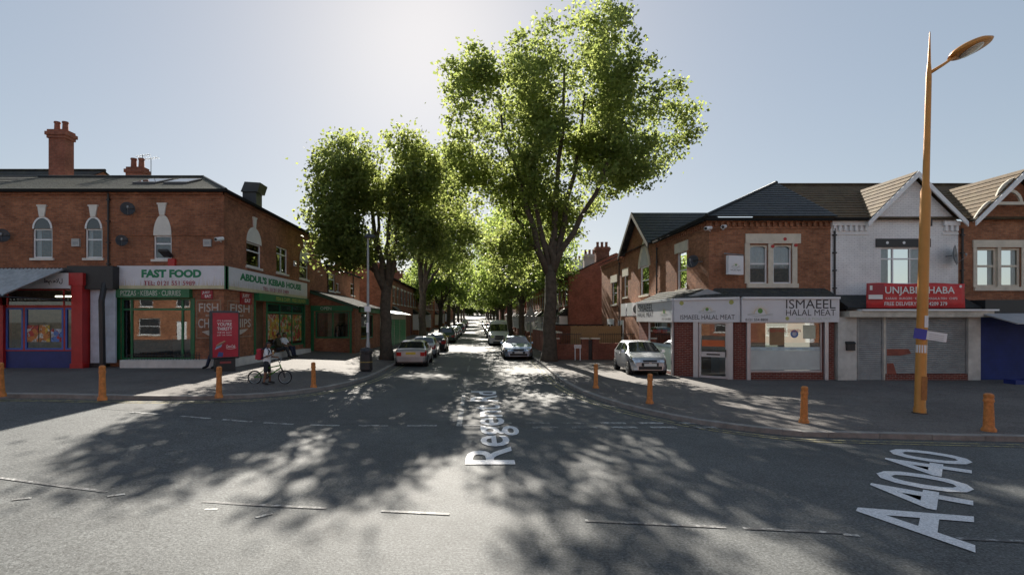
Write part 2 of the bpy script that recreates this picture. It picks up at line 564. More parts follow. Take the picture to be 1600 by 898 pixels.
ROADYELLOW = paint_mat('worn_yellow_road_paint', (0.42, 0.36, 0.16), 0.5, wscale=8)

def lin(a, b, n): return [a + (b - a) * i / n for i in range(n + 1)]

xs = sorted(set([-900, -500, -250, -130, -80] + lin(-50, 50, 50) + [80, 130, 250, 500, 900]))
ys = sorted(set([-500, -250, -120, -60] + lin(-40, 40, 40) + lin(40, 330, 58) + [400, 600, 900, 1400]))
g = MB().grid([[(x, y, gz(x, y) - 0.35) for x in xs] for y in ys]).build('ground', EARTH, smooth='all')
tag(g, kind='structure')

def sheet(x0, x1, y0, y1, nx, ny, dz, name, m):
    o = MB().grid([[(x, y, gz(x, y) + dz) for x in lin(x0, x1, nx)] for y in lin(y0, y1, ny)]).build(name, m, smooth='all')
    return tag(o, kind='structure')
sheet(-70, 70, -12, 23, 140, 35, 0.0, 'main_road', ASPHALT)

def a4_kerb(x): return 12.05 - 0.118 * x + (0.0 if x < 0 else 0.35 - 0.02 * x)   # far kerb line of the main road

# kerb lines: polyline of the kerb edge (road side), from the main road round the corner up the side road
def corner_curve(p0, p1, p2, n):
    return [((1 - t) ** 2 * p0[0] + 2 * t * (1 - t) * p1[0] + t * t * p2[0], (1 - t) ** 2 * p0[1] + 2 * t * (1 - t) * p1[1] + t * t * p2[1]) for t in [i / n for i in range(n + 1)]]
KL = [(x, 13.45 - 0.04 * (x + 12)) for x in lin(-70, -10, 60)] + corner_curve((-9.5, 13.5), (-4.45, 14.6), (-4.42, 23.5), 24) + [(-4.42, y) for y in lin(24.5, 320, 150)]
KR = [(x, 15.2 - 0.42 * 11.25 - 0.11 * (x - 11.25) + 0.03) for x in lin(70, 7.5, 62)] + corner_curve((7.0, 11.0), (3.25, 12.6), (3.42, 21.5), 22)[0:] + [(3.5, 24), (3.6, 27)] + [(3.62, y) for y in lin(29, 320, 148)]
KR = [(x, y + (1.1 if False else 0.0)) for x, y in KR]

# side road sheet (butts over the mouth, 4 mm above)
mb = MB()
rows = []
for y in lin(12.25, 60, 96) + lin(62, 330, 134):
    xl = -9.0 if y < 24 else -4.9
    xr = 7.6 if y < 22 else 4.1
    if y < 16:
        pass
    rows.append([(xl + (xr - xl) * k / 16, y, gz(xl + (xr - xl) * k / 16, y) + 0.004) for k in range(17)])
tag(mb.grid(rows).build('side_road', ASPHALT2, smooth='all'), kind='structure')

def offset(poly, d):
    out = []
    for i, p in enumerate(poly):
        a = Vector(poly[max(0, i - 1)]); b = Vector(poly[min(len(poly) - 1, i + 1)])
        t = (b - a).normalized()
        out.append((p[0] - t.y * d, p[1] + t.x * d))
    return out

def pavement(name, kerb, side, inner):
    """kerb: polyline; inner: function giving the building line point for each kerb point"""
    k2 = offset(kerb, side * 0.15)
    mb = MB()
    P = []
    for (x, y) in k2:
        ix, iy = inner(x, y)
        P.append([(x + (ix - x) * t, y + (iy - y) * t, gz(x + (ix - x) * t, y + (iy - y) * t) + 0.115) for t in lin(0, 1, 14)])
    o = tag(mb.grid(P).build(name, PAVE, smooth='all'), kind='structure')
    # kerb stones
    acc = 0.0
    run = [kerb[0]]; runi = [k2[0]]
    cnt = 0
    far = MB()
    for i in range(1, len(kerb)):
        a, b = Vector(kerb[i - 1]), Vector(kerb[i])
        steps = max(1, round((b - a).length / 0.92))
        for s in range(steps):
            q0, q1 = s / steps, (s + 1) / steps
            g0, g1 = q0 + 0.006, q1 - 0.006
            A0, A1 = Vector(kerb[i - 1]).lerp(Vector(kerb[i]), g0), Vector(kerb[i - 1]).lerp(Vector(kerb[i]), g1)
            B0, B1 = Vector(k2[i - 1]).lerp(Vector(k2[i]), g0), Vector(k2[i - 1]).lerp(Vector(k2[i]), g1)
            dz = random.uniform(-0.004, 0.006)
            z = lambda v: gz(v.x, v.y)
            top = 0.12 + dz
            p = [(A0.x, A0.y, z(A0) - 0.15), (A1.x, A1.y, z(A1) - 0.15), (B1.x, B1.y, z(B1) - 0.15), (B0.x, B0.y, z(B0) - 0.15),
                 (A0.x, A0.y, z(A0) + top - 0.012), (A1.x, A1.y, z(A1) + top - 0.012), (B1.x, B1.y, z(B1) + top), (B0.x, B0.y, z(B0) + top)]
            mid = (A0 + A1) / 2
            vis = mid.y < 42 and abs(mid.x) < 16
            if vis:
                m1 = MB().hexa(p)
                m1.build('kerb_stone', KERB, o)
                cnt += 1
            else:
                far.hexa(p)
    k = far.build('kerb_stones', KERB, o); k['kind'] = 'stuff'
    return o

def inner_left(x, y):
    if y < 24 and x < -9: return (min(x, -10.9) if x > -12 else x, 21.9)
    if y < 30:
        t = max(0, min(1, (y - 13.5) / 10.0))
        return (-10.9, 21.9 + 12 * t * t)
    return (-11.2, max(y, 33.9))
def inner_right(x, y):
    if x > 9: return (x, 21.6)
    if y < 28:
        t = max(0, min(1, (9 - x) / 5.5)) ; 
        return (9.4, 21.6 + 8.5 * t * t)
    return (10.2, max(y, 30.1))
pavement('pavement', KL, 1, inner_left)
pavement('pavement', KR, -1, inner_right)

# ------------------------------------------------------------------ painted markings
def strip_on_road(mb, pts, w, dz):
    a = offset(pts, w / 2); b = offset(pts, -w / 2)
    for i in range(len(pts) - 1):
        q = [a[i], a[i + 1], b[i + 1], b[i]]
        mb.quad(*[(x, y, gz(x, y) + dz) for x, y in q])

def marking(pts, w, m, label, name='road_marking', cat='road marking', group=None, dz=0.009):
    mb = MB()
    fine = []
    for i in range(len(pts) - 1):
        a, b = Vector(pts[i]), Vector(pts[i + 1])
        n = max(1, int((b - a).length / 0.5))
        fine += [tuple(a.lerp(b, k / n)) for k in range(n)]
    fine.append(tuple(pts[-1]))
    strip_on_road(mb, fine, w, dz)
    return tag(mb.build(name, m, recalc=False), label, cat, group)

for off, nm in ((0.28, 'closer to'), (0.48, 'further from')):
    sel = [p for p in KL if p[0] > -30 and p[1] < 60]
    marking(offset(sel, -off), 0.075, ROADYELLOW, 'yellow line of the pair %s the kerb at the kebab house corner' % nm, 'yellow_line', group='double yellow lines at the fast food corner')
    sel = [p for p in KR if p[0] < 30 and p[1] < 60]
    marking(offset(sel, off), 0.075, ROADYELLOW, 'yellow line of the pair %s the kerb at the halal butcher corner' % nm, 'yellow_line', group='double yellow lines at the butcher corner')
for k, u in enumerate((232, 310, 375, 440, 512, 588, 664)):
    x = (u - 745) / 66.0
    marking([(x - 0.42, 12.12), (x + 0.28, 12.12)], 0.13, ROADWHITE, 'white dash of the single dashed line across the fast food side of the junction', 'road_dash', group='single dashed line across the junction')
for k in range(6):
    for yy, grp in ((12.42, 'far'), (11.92, 'near')):
        x = 0.25 + k * 0.92 + (0.0 if grp == 'far' else 0.12)
        marking([(x, yy), (x + 0.6, yy)], 0.2, ROADWHITE2 if k < 3 else ROADWHITE, 'white dash of the double give way line at the butcher side of the junction', 'road_dash', group='double give way line')
marking([(-0.42, 12.05), (-0.42, 14.3)], 0.13, ROADWHITE, 'white centre line starting at the give way line of the side road', 'road_line')
marking([(-0.34, 12.14), (0.12, 12.14)], 0.14, ROADWHITE, 'short white crossbar at the foot of the side road centre line', 'road_line')
marking([(-0.42, 15.0), (-0.44, 17.2)], 0.12, ROADWHITE, 'second dash of the white centre line in the side road', 'road_line')
for k in range(10):
    y = 19.0 + k * 6
    marking([(-0.44, y), (-0.44, y + 3)], 0.11, ROADWHITE2, 'worn white centre dash further up the side road', 'road_dash', group='centre dashes of the side road')
def cl(x): return 6.55 - 0.125 * x
for x0, x1 in ((-9.5, -7.2), (-6.9, -5.2), (-3.75, -2.0), (-1.25, -0.35), (1.35, 3.0), (3.2, 4.3), (5.5, 6.9), (8.4, 9.6), (-12.6, -11.0)):
    marking([(x0, cl(x0)), (x1, cl(x1))], 0.07, ROADWHITE2, 'worn white centre dash of the main road', 'road_dash', group='centre dashes of the main road')
for x, y, a in ((-2.72, 6.55, 1.0), (-5.0, 7.1, 0.9), (-6.0, 6.75, 0.8), (-3.5, 6.75, 0.2), (4.35, 5.95, -0.3)):
    marking([(x - 0.08, y - 0.07 * a), (x + 0.08, y + 0.07 * a)], 0.06, ROADWHITE, 'small white paint remnant beside the main road centre line', 'road_mark', group='white paint remnants by the centre line')
# ================================================================== BUILDINGS
def bars(mb, fr, a0, a1, z0, z1, vs, hs, w, d0, d1):
    """frame w wide round the opening with mullions at vs and transoms at hs"""
    fr.box(mb, a0, a0 + w, z0, z1, d0, d1); fr.box(mb, a1 - w, a1, z0, z1, d0, d1)
    fr.box(mb, a0 + w, a1 - w, z0, z0 + w, d0 + 0.002, d1 - 0.002); fr.box(mb, a0 + w, a1 - w, z1 - w, z1, d0 + 0.002, d1 - 0.002)
    for v in vs: fr.box(mb, v - w / 2, v + w / 2, z0 + w, z1 - w, d0 + 0.004, d1 - 0.004)
    for h in hs: fr.box(mb, a0 + w, a1 - w, h - w / 2, h + w / 2, d0 + 0.006, d1 - 0.006)

def window(parent, fr, a0, a1, z0, z1, vs=(), hs=(), w=0.06, m=None, sill=True, sillm=None, curtain=None, depth=0.09, glass=None, name='window'):
    mb = MB()
    bars(mb, fr, a0, a1, z0, z1, vs, hs, w, depth - 0.03, depth + 0.04)
    o = mb.build(name, m or WHITE, parent)
    As = [a0 + w] + [v for v in vs] + [a1 - w]
    Zs = [z0 + w] + sorted(hs) + [z1 - w]
    for i in range(len(As) - 1):
        for j in range(len(Zs) - 1):
            a, b, c, d = As[i], As[i + 1], Zs[j], Zs[j + 1]
            MB().quad(fr.p(a, c, depth + 0.008), fr.p(b, c, depth + 0.008), fr.p(b, d, depth + 0.008), fr.p(a, d, depth + 0.008)).build('pane', glass or GLASS, o, recalc=False)
    if sill:
        s = MB(); fr.box(s, a0 - 0.08, a1 + 0.08, z0 - 0.1, z0 - 0.004, -0.07, depth - 0.035)
        s.build('sill', sillm or STONE, o)
    if curtain:
        c = MB()
        n = 14
        rows = []
        L = []
        for k in range(n * 2 + 1):
            t = k / (2 * n)
            L.append((a0 + (a1 - a0) * t, depth + 0.10 + 0.025 * math.sin(k * 1.9)))
        def sec(k0, k1, zz0, zz1):
            cc = MB()
            cc.grid([[fr.p(a, zz0, d) for a, d in L[k0:k1 + 1]], [fr.p(a, zz1, d) for a, d in L[k0:k1 + 1]]])
            cc.build('curtain', CURTAIN, o, smooth='all', recalc=False)
        if curtain == 'full': sec(0, 2 * n, z0, z1)
        elif curtain == 'top': sec(0, 2 * n, z0 + (z1 - z0) * 0.4, z1)
        else:
            sec(0, 7, z0, z1); sec(2 * n - 7, 2 * n, z0, z1)
    return o

def arch_pts(fr, ac, r, zs, rise, n, d):
    return [fr.p(ac - r * math.cos(math.pi * k / n), zs + rise * math.sin(math.pi * k / n), d) for k in range(n + 1)]

def arch_head(parent, fr, ac, r, zs, rise, m, d0=-0.025, key=True, name='arch_head', keym=None, glass=False, ring=0.07):
    """a half round panel (or a glazed half round frame) above a window, with a keystone"""
    n = 16
    if not glass:
        o = MB().prism(arch_pts(fr, ac, r, zs, rise, n, d0), fr.n * 0.05).build(name, m, parent)
    else:
        mb = MB()
        A, B = arch_pts(fr, ac, r, zs, rise, n, d0), arch_pts(fr, ac, r - ring, zs, rise - ring, n, d0)
        for k in range(n):
            mb.hexa([A[k], A[k + 1], B[k + 1], B[k]] + [p + fr.n * 0.06 for p in (A[k], A[k + 1], B[k + 1], B[k])])
        o = mb.build(name, m, parent)
        MB().add(arch_pts(fr, ac, r - ring, zs, rise - ring, n, d0 + 0.02), [tuple(range(n + 1))]).build('pane', DARKGLASS, o, recalc=False)
    if key:
        k = MB(); z = zs + rise
        k.prism([fr.p(ac - 0.10, z - 0.02, -0.06), fr.p(ac + 0.10, z - 0.02, -0.06), fr.p(ac + 0.17, z + 0.42, -0.06), fr.p(ac - 0.17, z + 0.42, -0.06)], fr.n * 0.08)
        fr.box(k, ac - 0.2, ac + 0.2, z + 0.42, z + 0.48, -0.08, 0.02)
        k.build('keystone', keym or STONE, o)
    return o

DARKGLASS = mat('dark_glazing', (0.03, 0.035, 0.04), 0.06, var=0.1, spec=0.9)

def pot(mb, x, y, z, h=0.5, r=0.14):
    mb.lathe([(r * 1.05, 0), (r, 0.05), (r * 0.9, h * 0.8), (r * 1.12, h * 0.85), (r * 1.05, h)], (x, y, z), 10)

def chimney(parent, x0, x1, y0, y1, z0, z1, npots, m, potm=None, name='chimney'):
    mb = MB()
    mb.box(x0, y0, z0, x1, y1, z1 - 0.45)
    mb.box(x0 - 0.06, y0 - 0.06, z1 - 0.45, x1 + 0.06, y1 + 0.06, z1 - 0.3)
    mb.box(x0 - 0.12, y0 - 0.12, z1 - 0.298, x1 + 0.12, y1 + 0.12, z1 - 0.12)
    mb.box(x0 - 0.05, y0 - 0.05, z1 - 0.118, x1 + 0.05, y1 + 0.05, z1)
    o = mb.build(name, m, parent)
    for k in range(npots):
        t = (k + 0.5) / npots
        p = MB()
        if (x1 - x0) >= (y1 - y0): pot(p, x0 + (x1 - x0) * t, (y0 + y1) / 2, z1)
        else: pot(p, (x0 + x1) / 2, y0 + (y1 - y0) * t, z1)
        p.build('chimney_pot', potm or BRICK_G, o, smooth=True)
    return o

def gutter(parent, fr, a0, a1, z, d=-0.16, m=None):
    mb = MB(); fr.box(mb, a0, a1, z - 0.06, z + 0.05, d, d + 0.11)
    return mb.build('gutter', GUTTERM, parent)

def downpipe(parent, fr, a, z0, z1, m=None, d=-0.07, r=0.04):
    mb = MB().tube([fr.p(a, z0, d), fr.p(a, z1, d)], r, 8)
    for zz in lin(z0 + 0.6, z1 - 0.3, 3): fr.box(mb, a - 0.07, a + 0.07, zz, zz + 0.05, d - 0.045, d + 0.05)
    return mb.build('downpipe', m or BLACK, parent)

def dentils(parent, fr, a0, a1, z, m, step=0.24, w=0.11, h=0.18, d=0.09):
    mb = MB()
    a = a0 + step / 2
    while a < a1:
        fr.box(mb, a - w / 2, a + w / 2, z - h, z, -d, 0.01); a += step
    fr.box(mb, a0, a1, z, z + 0.09, -d - 0.03, 0.01)
    fr.box(mb, a0, a1, z - h - 0.08, z - h - 0.003, -0.035, 0.01)
    return mb.build('cornice', m, parent)

def plane_solid(mb, pts, th=0.1):
    mb.prism(pts, (0, 0, -th))

def sign_board(name, label, fr, a0, a1, z0, z1, d0, d1, m, cat='shop sign'):
    t = thing(name, label, cat, fr.p((a0 + a1) / 2, z0, d0))
    t2 = MB(); fr.box(t2, a0, a1, z0, z1, d0, d1)
    b = t2.build('board', m, t)
    fix(t)
    return t

def fix(t):
    """children were modelled in world coordinates: keep them there under the empty"""
    inv = Matrix.Translation(t.location).inverted() if t.rotation_euler.z == 0 else None
    for c in t.children:
        c.matrix_parent_inverse = Matrix.Translation(-Vector(t.location))

# ------------------------------------------------------------------ LEFT: kebab house corner building
YF = 21.3
XS = -10.53
F, S = front(YF), street_left(XS)
YE = 34.6
EAVE = 7.86
ZB = 0.30
kb = thing('corner_shop_building', 'brown brick two storey corner building housing the kebab takeaway', 'building')
XL = fx(178, YF)
hw = (fx(240, YF), fx(268, YF), 5.03, 6.02)
hshop = (fx(189, YF), fx(300, YF), 0.86, 3.42)
side_h = [(23.4, 25.0, 5.0, 6.12), (26.9, 28.5, 5.03, 6.42), (30.4, 32.0, 5.0, 6.1), (24.35, 25.55, 0.7, 3.4), (25.75, 31.1, 1.05, 3.4)]
mb = MB()
wall(mb, F, XL, XS, ZB, EAVE, [hw, hshop])
wall(mb, S, YF, YE, ZB - 0.2, EAVE, side_h)
mb.quad((XL, YE, ZB), (XS, YE, ZB), (XS, YE, EAVE), (XL, YE, EAVE))
mb.quad((XL, YF, ZB), (XL, YE, ZB), (XL, YE, EAVE), (XL, YF, EAVE))
mb.build('wall', BRICK_L, kb, recalc=False)
# string courses of raised brick
mb = MB()
for z in (7.55, 6.0, 4.78):
    F.box(mb, XL, hw[0] - 0.02 if 5 < z < 6.9 else XS + 0.03, z, z + 0.07, -0.025, 0.01)
    if 5 < z < 6.9: F.box(mb, hw[1] + 0.02, XS + 0.03, z, z + 0.07, -0.025, 0.01)
F.box(mb, XL, XS + 0.06, EAVE - 0.16, EAVE, -0.06, 0.01)
S.box(mb, YF - 0.06, YE, EAVE - 0.163, EAVE - 0.003, -0.06, 0.01)
mb.build('brick_band', BRICK_L, kb)
mb = MB()
for z in (4.0, ): mb.box(XL + 0.1, YF + 0.2, z, XS - 0.1, YE - 0.1, z + 0.1)
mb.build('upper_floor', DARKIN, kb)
mb = MB(); mb.box(XL + 0.1, YF + 0.2, 0.35, XS - 0.1, YE - 0.1, 0.62)
mb.build('shop_floor', mat('shop_floor_tile', (0.22, 0.2, 0.18), 0.4), kb)
o = window(kb, F, *hw, hs=(5.68,), sillm=STONE); arch_head(o, F, (hw[0] + hw[1]) / 2, (hw[1] - hw[0]) / 2, 6.02, 0.86, STONE, key=True)
for i, h in enumerate(side_h[:3]):
    o = window(kb, S, *h, hs=(h[3] - 0.38,), vs=((h[0] + h[1]) / 2,) if i == 1 else ())
    if i != 1: arch_head(o, S, (h[0] + h[1]) / 2, (h[1] - h[0]) / 2, h[3], 0.75, STONE)
# roof: low hip
RZ, XRg = 9.56, -13.55
mb = MB()
e = 0.18
roof_plane(mb, (XL, YF - e, EAVE), (XS + e, YF - e, EAVE), (XL, 25.4, RZ), (XRg, 25.4, RZ), 14)
roof_plane(mb, (XS + e, YF - e, EAVE), (XS + e, YE + e, EAVE), (XRg, 25.4, RZ), (XRg, YE + e, RZ), 12)
roof_plane(mb, (XL, YE + e, EAVE), (XL, YF - e, EAVE), (XRg, YE + e, RZ), (XRg, 25.4, RZ), 6)
rf = mb.build('roof', SLATE_G, kb)
mb = MB().tube([(XL, 25.4, RZ + 0.03), (XRg, 25.4, RZ + 0.03)], 0.09, 8).tube([(XRg, 25.4, RZ + 0.03), (XS + e, YF - e, EAVE + 0.03)], 0.07, 8)
mb.build('ridge_tiles', SLATE, rf)
for u in (240, 287):
    def rp(X, t, k=0.05): return Vector((X, YF - e + (25.4 - YF + e) * t, EAVE + (RZ - EAVE) * t + k))
    Xa = fx(u - 20, 23.4); Xb = fx(u + 16, 23.4)
    mb = MB().hexa([rp(Xa, 0.40, 0.02), rp(Xb, 0.40, 0.02), rp(Xb, 0.70, 0.02), rp(Xa, 0.70, 0.02), rp(Xa, 0.40, 0.11), rp(Xb, 0.40, 0.11), rp(Xb, 0.70, 0.11), rp(Xa, 0.70, 0.11)])
    k = mb.build('roof_window', DARKMETAL, rf)
    MB().quad(rp(Xa + 0.08, 0.43, 0.118), rp(Xb - 0.08, 0.43, 0.118), rp(Xb - 0.08, 0.67, 0.118), rp(Xa + 0.08, 0.67, 0.118)).build('pane', DARKGLASS, k)
gutter(kb, F, XL, XS + 0.2, EAVE - 0.01, -0.24)
gutter(kb, S, YF - 0.2, YE, EAVE - 0.01, -0.24)
chimney(kb, -18.15, -17.35, 26.6, 27.0, 8.6, 10.45, 2, BRICK_G)
# extractor cowl on the roof edge
mb = MB()
mb.box(-11.9, 26.0, 8.3, -11.2, 26.7, 9.0); mb.prism([(-11.95, 25.9, 9.0), (-11.1, 25.9, 9.0), (-10.95, 25.9, 9.45), (-11.75, 25.9, 9.5)], (0, 0.9, 0))
mb.build('roof_cowl', DARKMETAL, rf)
# white rendered plinth in front of the shop
mb = MB()
mb.prism([(fx(187, 20.75), 20.75, ZB - 0.2), (XS + 0.42, 20.75, ZB - 0.2), (XS + 0.42, 31.2, ZB - 0.3), (XS - 0.01, 31.2, ZB - 0.3), (XS - 0.01, 21.29, ZB - 0.2), (fx(187, 20.75), 21.29, ZB - 0.2)], (0, 0, 0.78))
mb.build('plinth', mat('whitewashed_render', (0.62, 0.6, 0.57), 0.8, var=0.15, bump=0.3), kb)
# green shop fronts
GREENP = GREEN
def shopfront(parent, fr, a0, a1, z0, z1, mull, hs, m, w=0.1, depth=0.06, name='shopfront', glass=None):
    return window(parent, fr, a0, a1, z0, z1, mull, hs, w, m, False, None, None, depth, glass or SHOPGLASS, name)
shopfront(kb, F, *hshop, (hshop[0] + 0.42, hshop[1] - 0.42), (2.95,), GREENP, 0.085)
shopfront(kb, S, *side_h[4], (27.5, 29.3), (2.9,), GREENP, 0.1)
for a0, a1, d in ((24.18, 24.34, -0.03), (25.56, 25.74, -0.03), (31.1, 31.35, -0.03)): S.box(MB(), a0, a1, 0.85, 3.42, d, 0.1).build('shopfront_pilaster', GREENP, kb)
for a0, a1 in ((hshop[0] - 0.14, hshop[0] - 0.004), (hshop[1] + 0.004, hshop[1] + 0.12)): F.box(MB(), a0, a1, 0.86, 3.42, -0.03, 0.1).build('shopfront_pilaster', GREENP, kb)
# open door with dark inside
mb = MB(); S.box(mb, 24.36, 24.42, 0.72, 3.38, 0.1, 1.05)
mb.build('door', GREENP, kb)
mb = MB(); S.box(mb, 24.3, 25.6, 0.3, 0.7, -0.3, 0.3); mb.build('door_step', mat('step_concrete', (0.3, 0.29, 0.27), 0.9, var=0.2), kb)
# interior fittings seen through the windows
MB().box(-14.6, 24.6, 0.62, -12.0, 25.2, 1.75).build('counter', mat('steel_counter', (0.4, 0.4, 0.4), 0.35, 0.7), kb)
MB().box(XL + 0.15, 26.2, 0.62, XS - 0.3, 26.3, 3.95).build('back_wall', mat('interior_beige', (0.42, 0.32, 0.2), 0.8, var=0.3, scale=1.4), kb)
# low black railing in front of the window
mb = MB()
for k in range(26):
    a = fx(200, 21.0) + k * 0.118
    mb.box(a - 0.008, 20.95, 0.85, a + 0.008, 20.966, 1.16)
mb.box(fx(200, 21), 20.944, 1.06, fx(200, 21) + 2.98, 20.972, 1.085)
mb.build('railing', BLACK, kb)

def wheat_board(name, label, fr, a0, a1, z0, z1, big, tel, bx0, bx1, tx0, tx1):
    t = sign_board(name, label, fr, a0, a1, z0, z1, -0.16, 0.0, mat('sign_white_panel', (0.66, 0.66, 0.70), 0.45, var=0.06))
    mb = MB()
    rr = random.Random(len(big))
    a = a0 + 0.05
    while a < a1 - 0.1:
        h = rr.uniform(0.16, 0.5)
        w = rr.uniform(0.02, 0.05)
        lean = rr.uniform(-0.05, 0.05)
        mb.add([fr.p(a, z0 + 0.1, -0.163), fr.p(a + w, z0 + 0.1, -0.163), fr.p(a + w / 2 + lean, z0 + 0.1 + h, -0.163)], [(0, 1, 2)])
        a += rr.uniform(0.03, 0.09)
    mb.build('wheat_print', mat('wheat_print', (0.56, 0.50, 0.42), 0.5), t, recalc=False)
    mb = MB(); fr.box(mb, a0 + 0.01, a1 - 0.01, z0 + 0.002, z0 + 0.14, -0.167, -0.05); mb.build('wheat_band', mat('wheat_band', (0.55, 0.50, 0.32), 0.5), t)
    ftext(big, fr, bx0, bx1, z0 + 0.46, z0 + 0.80, TEXTGREEN, t, -0.166, 0.055)
    ftext(tel, fr, tx0, tx1, z0 + 0.14, z0 + 0.33, TEXTRED, t, -0.170, 0.008)
    mb = MB(); fr.box(mb, a1 - 0.05, a1, z0, z1, -0.175, 0.002) if big[0] == 'F' else fr.box(mb, a0, a0 + 0.06, z0, z1, -0.175, 0.002)
    mb.build('edge_trim', GREEN, t)
    fix(t)
    return t
FZ0, FZ1 = 3.79, 4.74
wheat_board('fascia_sign', 'white FAST FOOD fascia sign with green letters and wheat print', F, fx(187, YF), XS + 0.16, FZ0, FZ1, 'FAST FOOD', 'TEL: 0121 551 5989',
            fx(225, YF), fx(318, YF), fx(229, YF), fx(308, YF))
wheat_board('fascia_sign', "white ABDUL'S KEBAB HOUSE fascia sign facing the side street", S, YF + 0.003, 31.3, FZ0, FZ1, "ABDUL'S KEBAB HOUSE", 'TEL: 0121 551 5989',
            22.4, 30.2, 24.8, 28.2)
t = sign_board('shutter_box_sign', 'green box sign reading KEBABS and CURRIES above the takeaway window', F, fx(187, YF), fx(301, YF), 3.43, 3.785, -0.26, 0.0, GREEN)
ftext('PIZZAS · KEBABS · CURRIES', F, fx(195, YF), fx(288, YF), 3.50, 3.72, mat('dim_lettering', (0.45, 0.5, 0.42), 0.5), t, -0.264, 0.01); fix(t)
t = sign_board('shutter_box_sign', 'green box sign reading FISH & CHIPS over the side street shopfront', S, 24.2, 31.3, 3.43, 3.785, -0.26, 0.0, GREEN)
ftext('FISH & CHIPS · FREE DELIVERY', S, 26.2, 30.8, 3.50, 3.70, mat('yellow_lettering', (0.45, 0.42, 0.08), 0.5), t, -0.264, 0.01); fix(t)
def just_eat(label, fr, a0, a1, z0, z1):
    t = sign_board('small_sign', label, fr, a0, a1, z0, z1, -0.05, 0.0, DKRED, 'sign')
    w = a1 - a0; h = z1 - z0
    ftext('JUST', fr, a0 + w * .12, a1 - w * .22, z0 + h * .54, z0 + h * .88, TEXTWHITE, t, -0.054, 0.02)
    ftext('EAT', fr, a0 + w * .34, a1 - w * .12, z0 + h * .16, z0 + h * .48, TEXTWHITE, t, -0.054, 0.02)
    fix(t)
just_eat('dark red JUST EAT sign under the FAST FOOD board', F, fx(315, YF), fx(333, YF), 3.38, 3.74)
just_eat("brighter red JUST EAT sign under the ABDUL'S board, round the corner", S, 22.75, 23.85, 3.22, 3.74)
def fish_chips(label, fr, a0, a1):
    t = thing('painted_wall_sign', label, 'painted sign', fr.p(a0, 1.7, 0))
    mb = MB(); w = 0.03
    bars(mb, fr, a0, a1, 1.75, 3.34, (), (), w, -0.008, 0.002)
    mb.build('border', mat('faded_border', (0.3, 0.22, 0.15), 0.8), t)
    c = mat('faded_white_letters', (0.5, 0.45, 0.4), 0.8, var=0.25, scale=12)
    L = a1 - a0
    ftext('FISH', fr, a0 + L * .1, a0 + L * .9, 2.84, 3.20, c, t, -0.006, 0.012)
    ftext('and', fr, a0 + L * .38, a0 + L * .62, 2.66, 2.76, c, t, -0.006, 0.01)
    ftext('CHIPS', fr, a0 + L * .07, a0 + L * .95, 2.18, 2.56, c, t, -0.006, 0.012)
    mb = MB()
    ac = (a0 + a1) / 2
    mb.add([fr.p(ac - L * .28, 2.02, -0.006), fr.p(ac, 1.86, -0.006), fr.p(ac + L * .2, 1.98, -0.006), fr.p(ac + L * .33, 2.1, -0.006), fr.p(ac, 2.08, -0.006)], [(0, 1, 2, 3, 4)])
    mb.build('fish_motif', c, t, recalc=False)
    fix(t)
fish_chips('painted FISH and CHIPS panel on the brick pier facing the main road', F, fx(307, YF), fx(345, YF))
fish_chips('painted FISH and CHIPS panel on the brickwork facing the side street', S, 21.62, 23.95)

# posters behind the kebab house side window
def print_mat(name, cols):
    m, nt, b = newmat(name)
    co = coords(nt)
    v = N(nt, 'ShaderNodeTexVoronoi', Scale=5.5); nt.links.new(co, v.inputs['Vector'])
    sp = nt.nodes.new('ShaderNodeSeparateColor'); nt.links.new(v.outputs['Color'], sp.inputs[0])
    st = [(i / len(cols), c) for i, c in enumerate(cols)]
    r = nt.nodes.new('ShaderNodeValToRGB'); r.color_ramp.interpolation = 'CONSTANT'
    while len(r.color_ramp.elements) < len(st): r.color_ramp.elements.new(.5)
    for e_, (p_, c_) in zip(r.color_ramp.elements, st): e_.position = p_; e_.color = (*c_, 1)
    nt.links.new(sp.outputs[0], r.inputs[0])
    n = N(nt, 'ShaderNodeTexNoise', Scale=16.0, Detail=5.0); nt.links.new(co, n.inputs['Vector'])
    st2 = ramp(nt, n.outputs[0], [(0.35, (0.35,) * 3), (0.65, (1.2,) * 3)])
    nt.links.new(mixc(nt, r.outputs[0], st2, 1.0, 'MULTIPLY'), b.inputs['Base Color'])
    b.inputs['Roughness'].default_value = 0.4
    return m
def poster(label, fr, a0, a1, z0, z1, d, cols, seed):
    t = thing('window_poster', label, 'poster', fr.p(a0, z0, d))
    mb = MB(); fr.box(mb, a0, a1, z0, z1, d, d + 0.006); mb.build('sheet', print_mat('poster_%d' % seed, cols), t)
    rr = random.Random(seed)
    for k in range(7):
        mb = MB(); ac, zc, r = rr.uniform(a0 + .15, a1 - .15), rr.uniform(z0 + .12, z1 - .12), rr.uniform(.05, .13)
        pts = [fr.p(ac + r * rr.uniform(.8, 1.2) * math.cos(q * .785), zc + r * rr.uniform(.7, 1.2) * math.sin(q * .785), d - 0.002 - 0.0006 * k) for q in range(8)]
        c = cols[1 + k % (len(cols) - 1)]
        mb.add(pts, [tuple(range(8))]).build('printed_patch', mat('print_%.2f_%.2f_%.2f' % c, c, 0.5), t, recalc=False)
    fix(t)
YEL, ORA, REDC, CRM, GRN = (0.6, 0.42, 0.06), (0.55, 0.2, 0.05), (0.45, 0.05, 0.04), (0.6, 0.55, 0.42), (0.1, 0.3, 0.06)
poster('orange and cream menu poster beside the kebab house doorway', S, 25.9, 27.4, 1.5, 2.8, 0.055, (CRM, ORA, REDC, YEL), 1)
poster('red and yellow food poster in the middle of the kebab house window', S, 27.6, 29.2, 1.3, 2.8, 0.055, (REDC, YEL, CRM, GRN), 2)
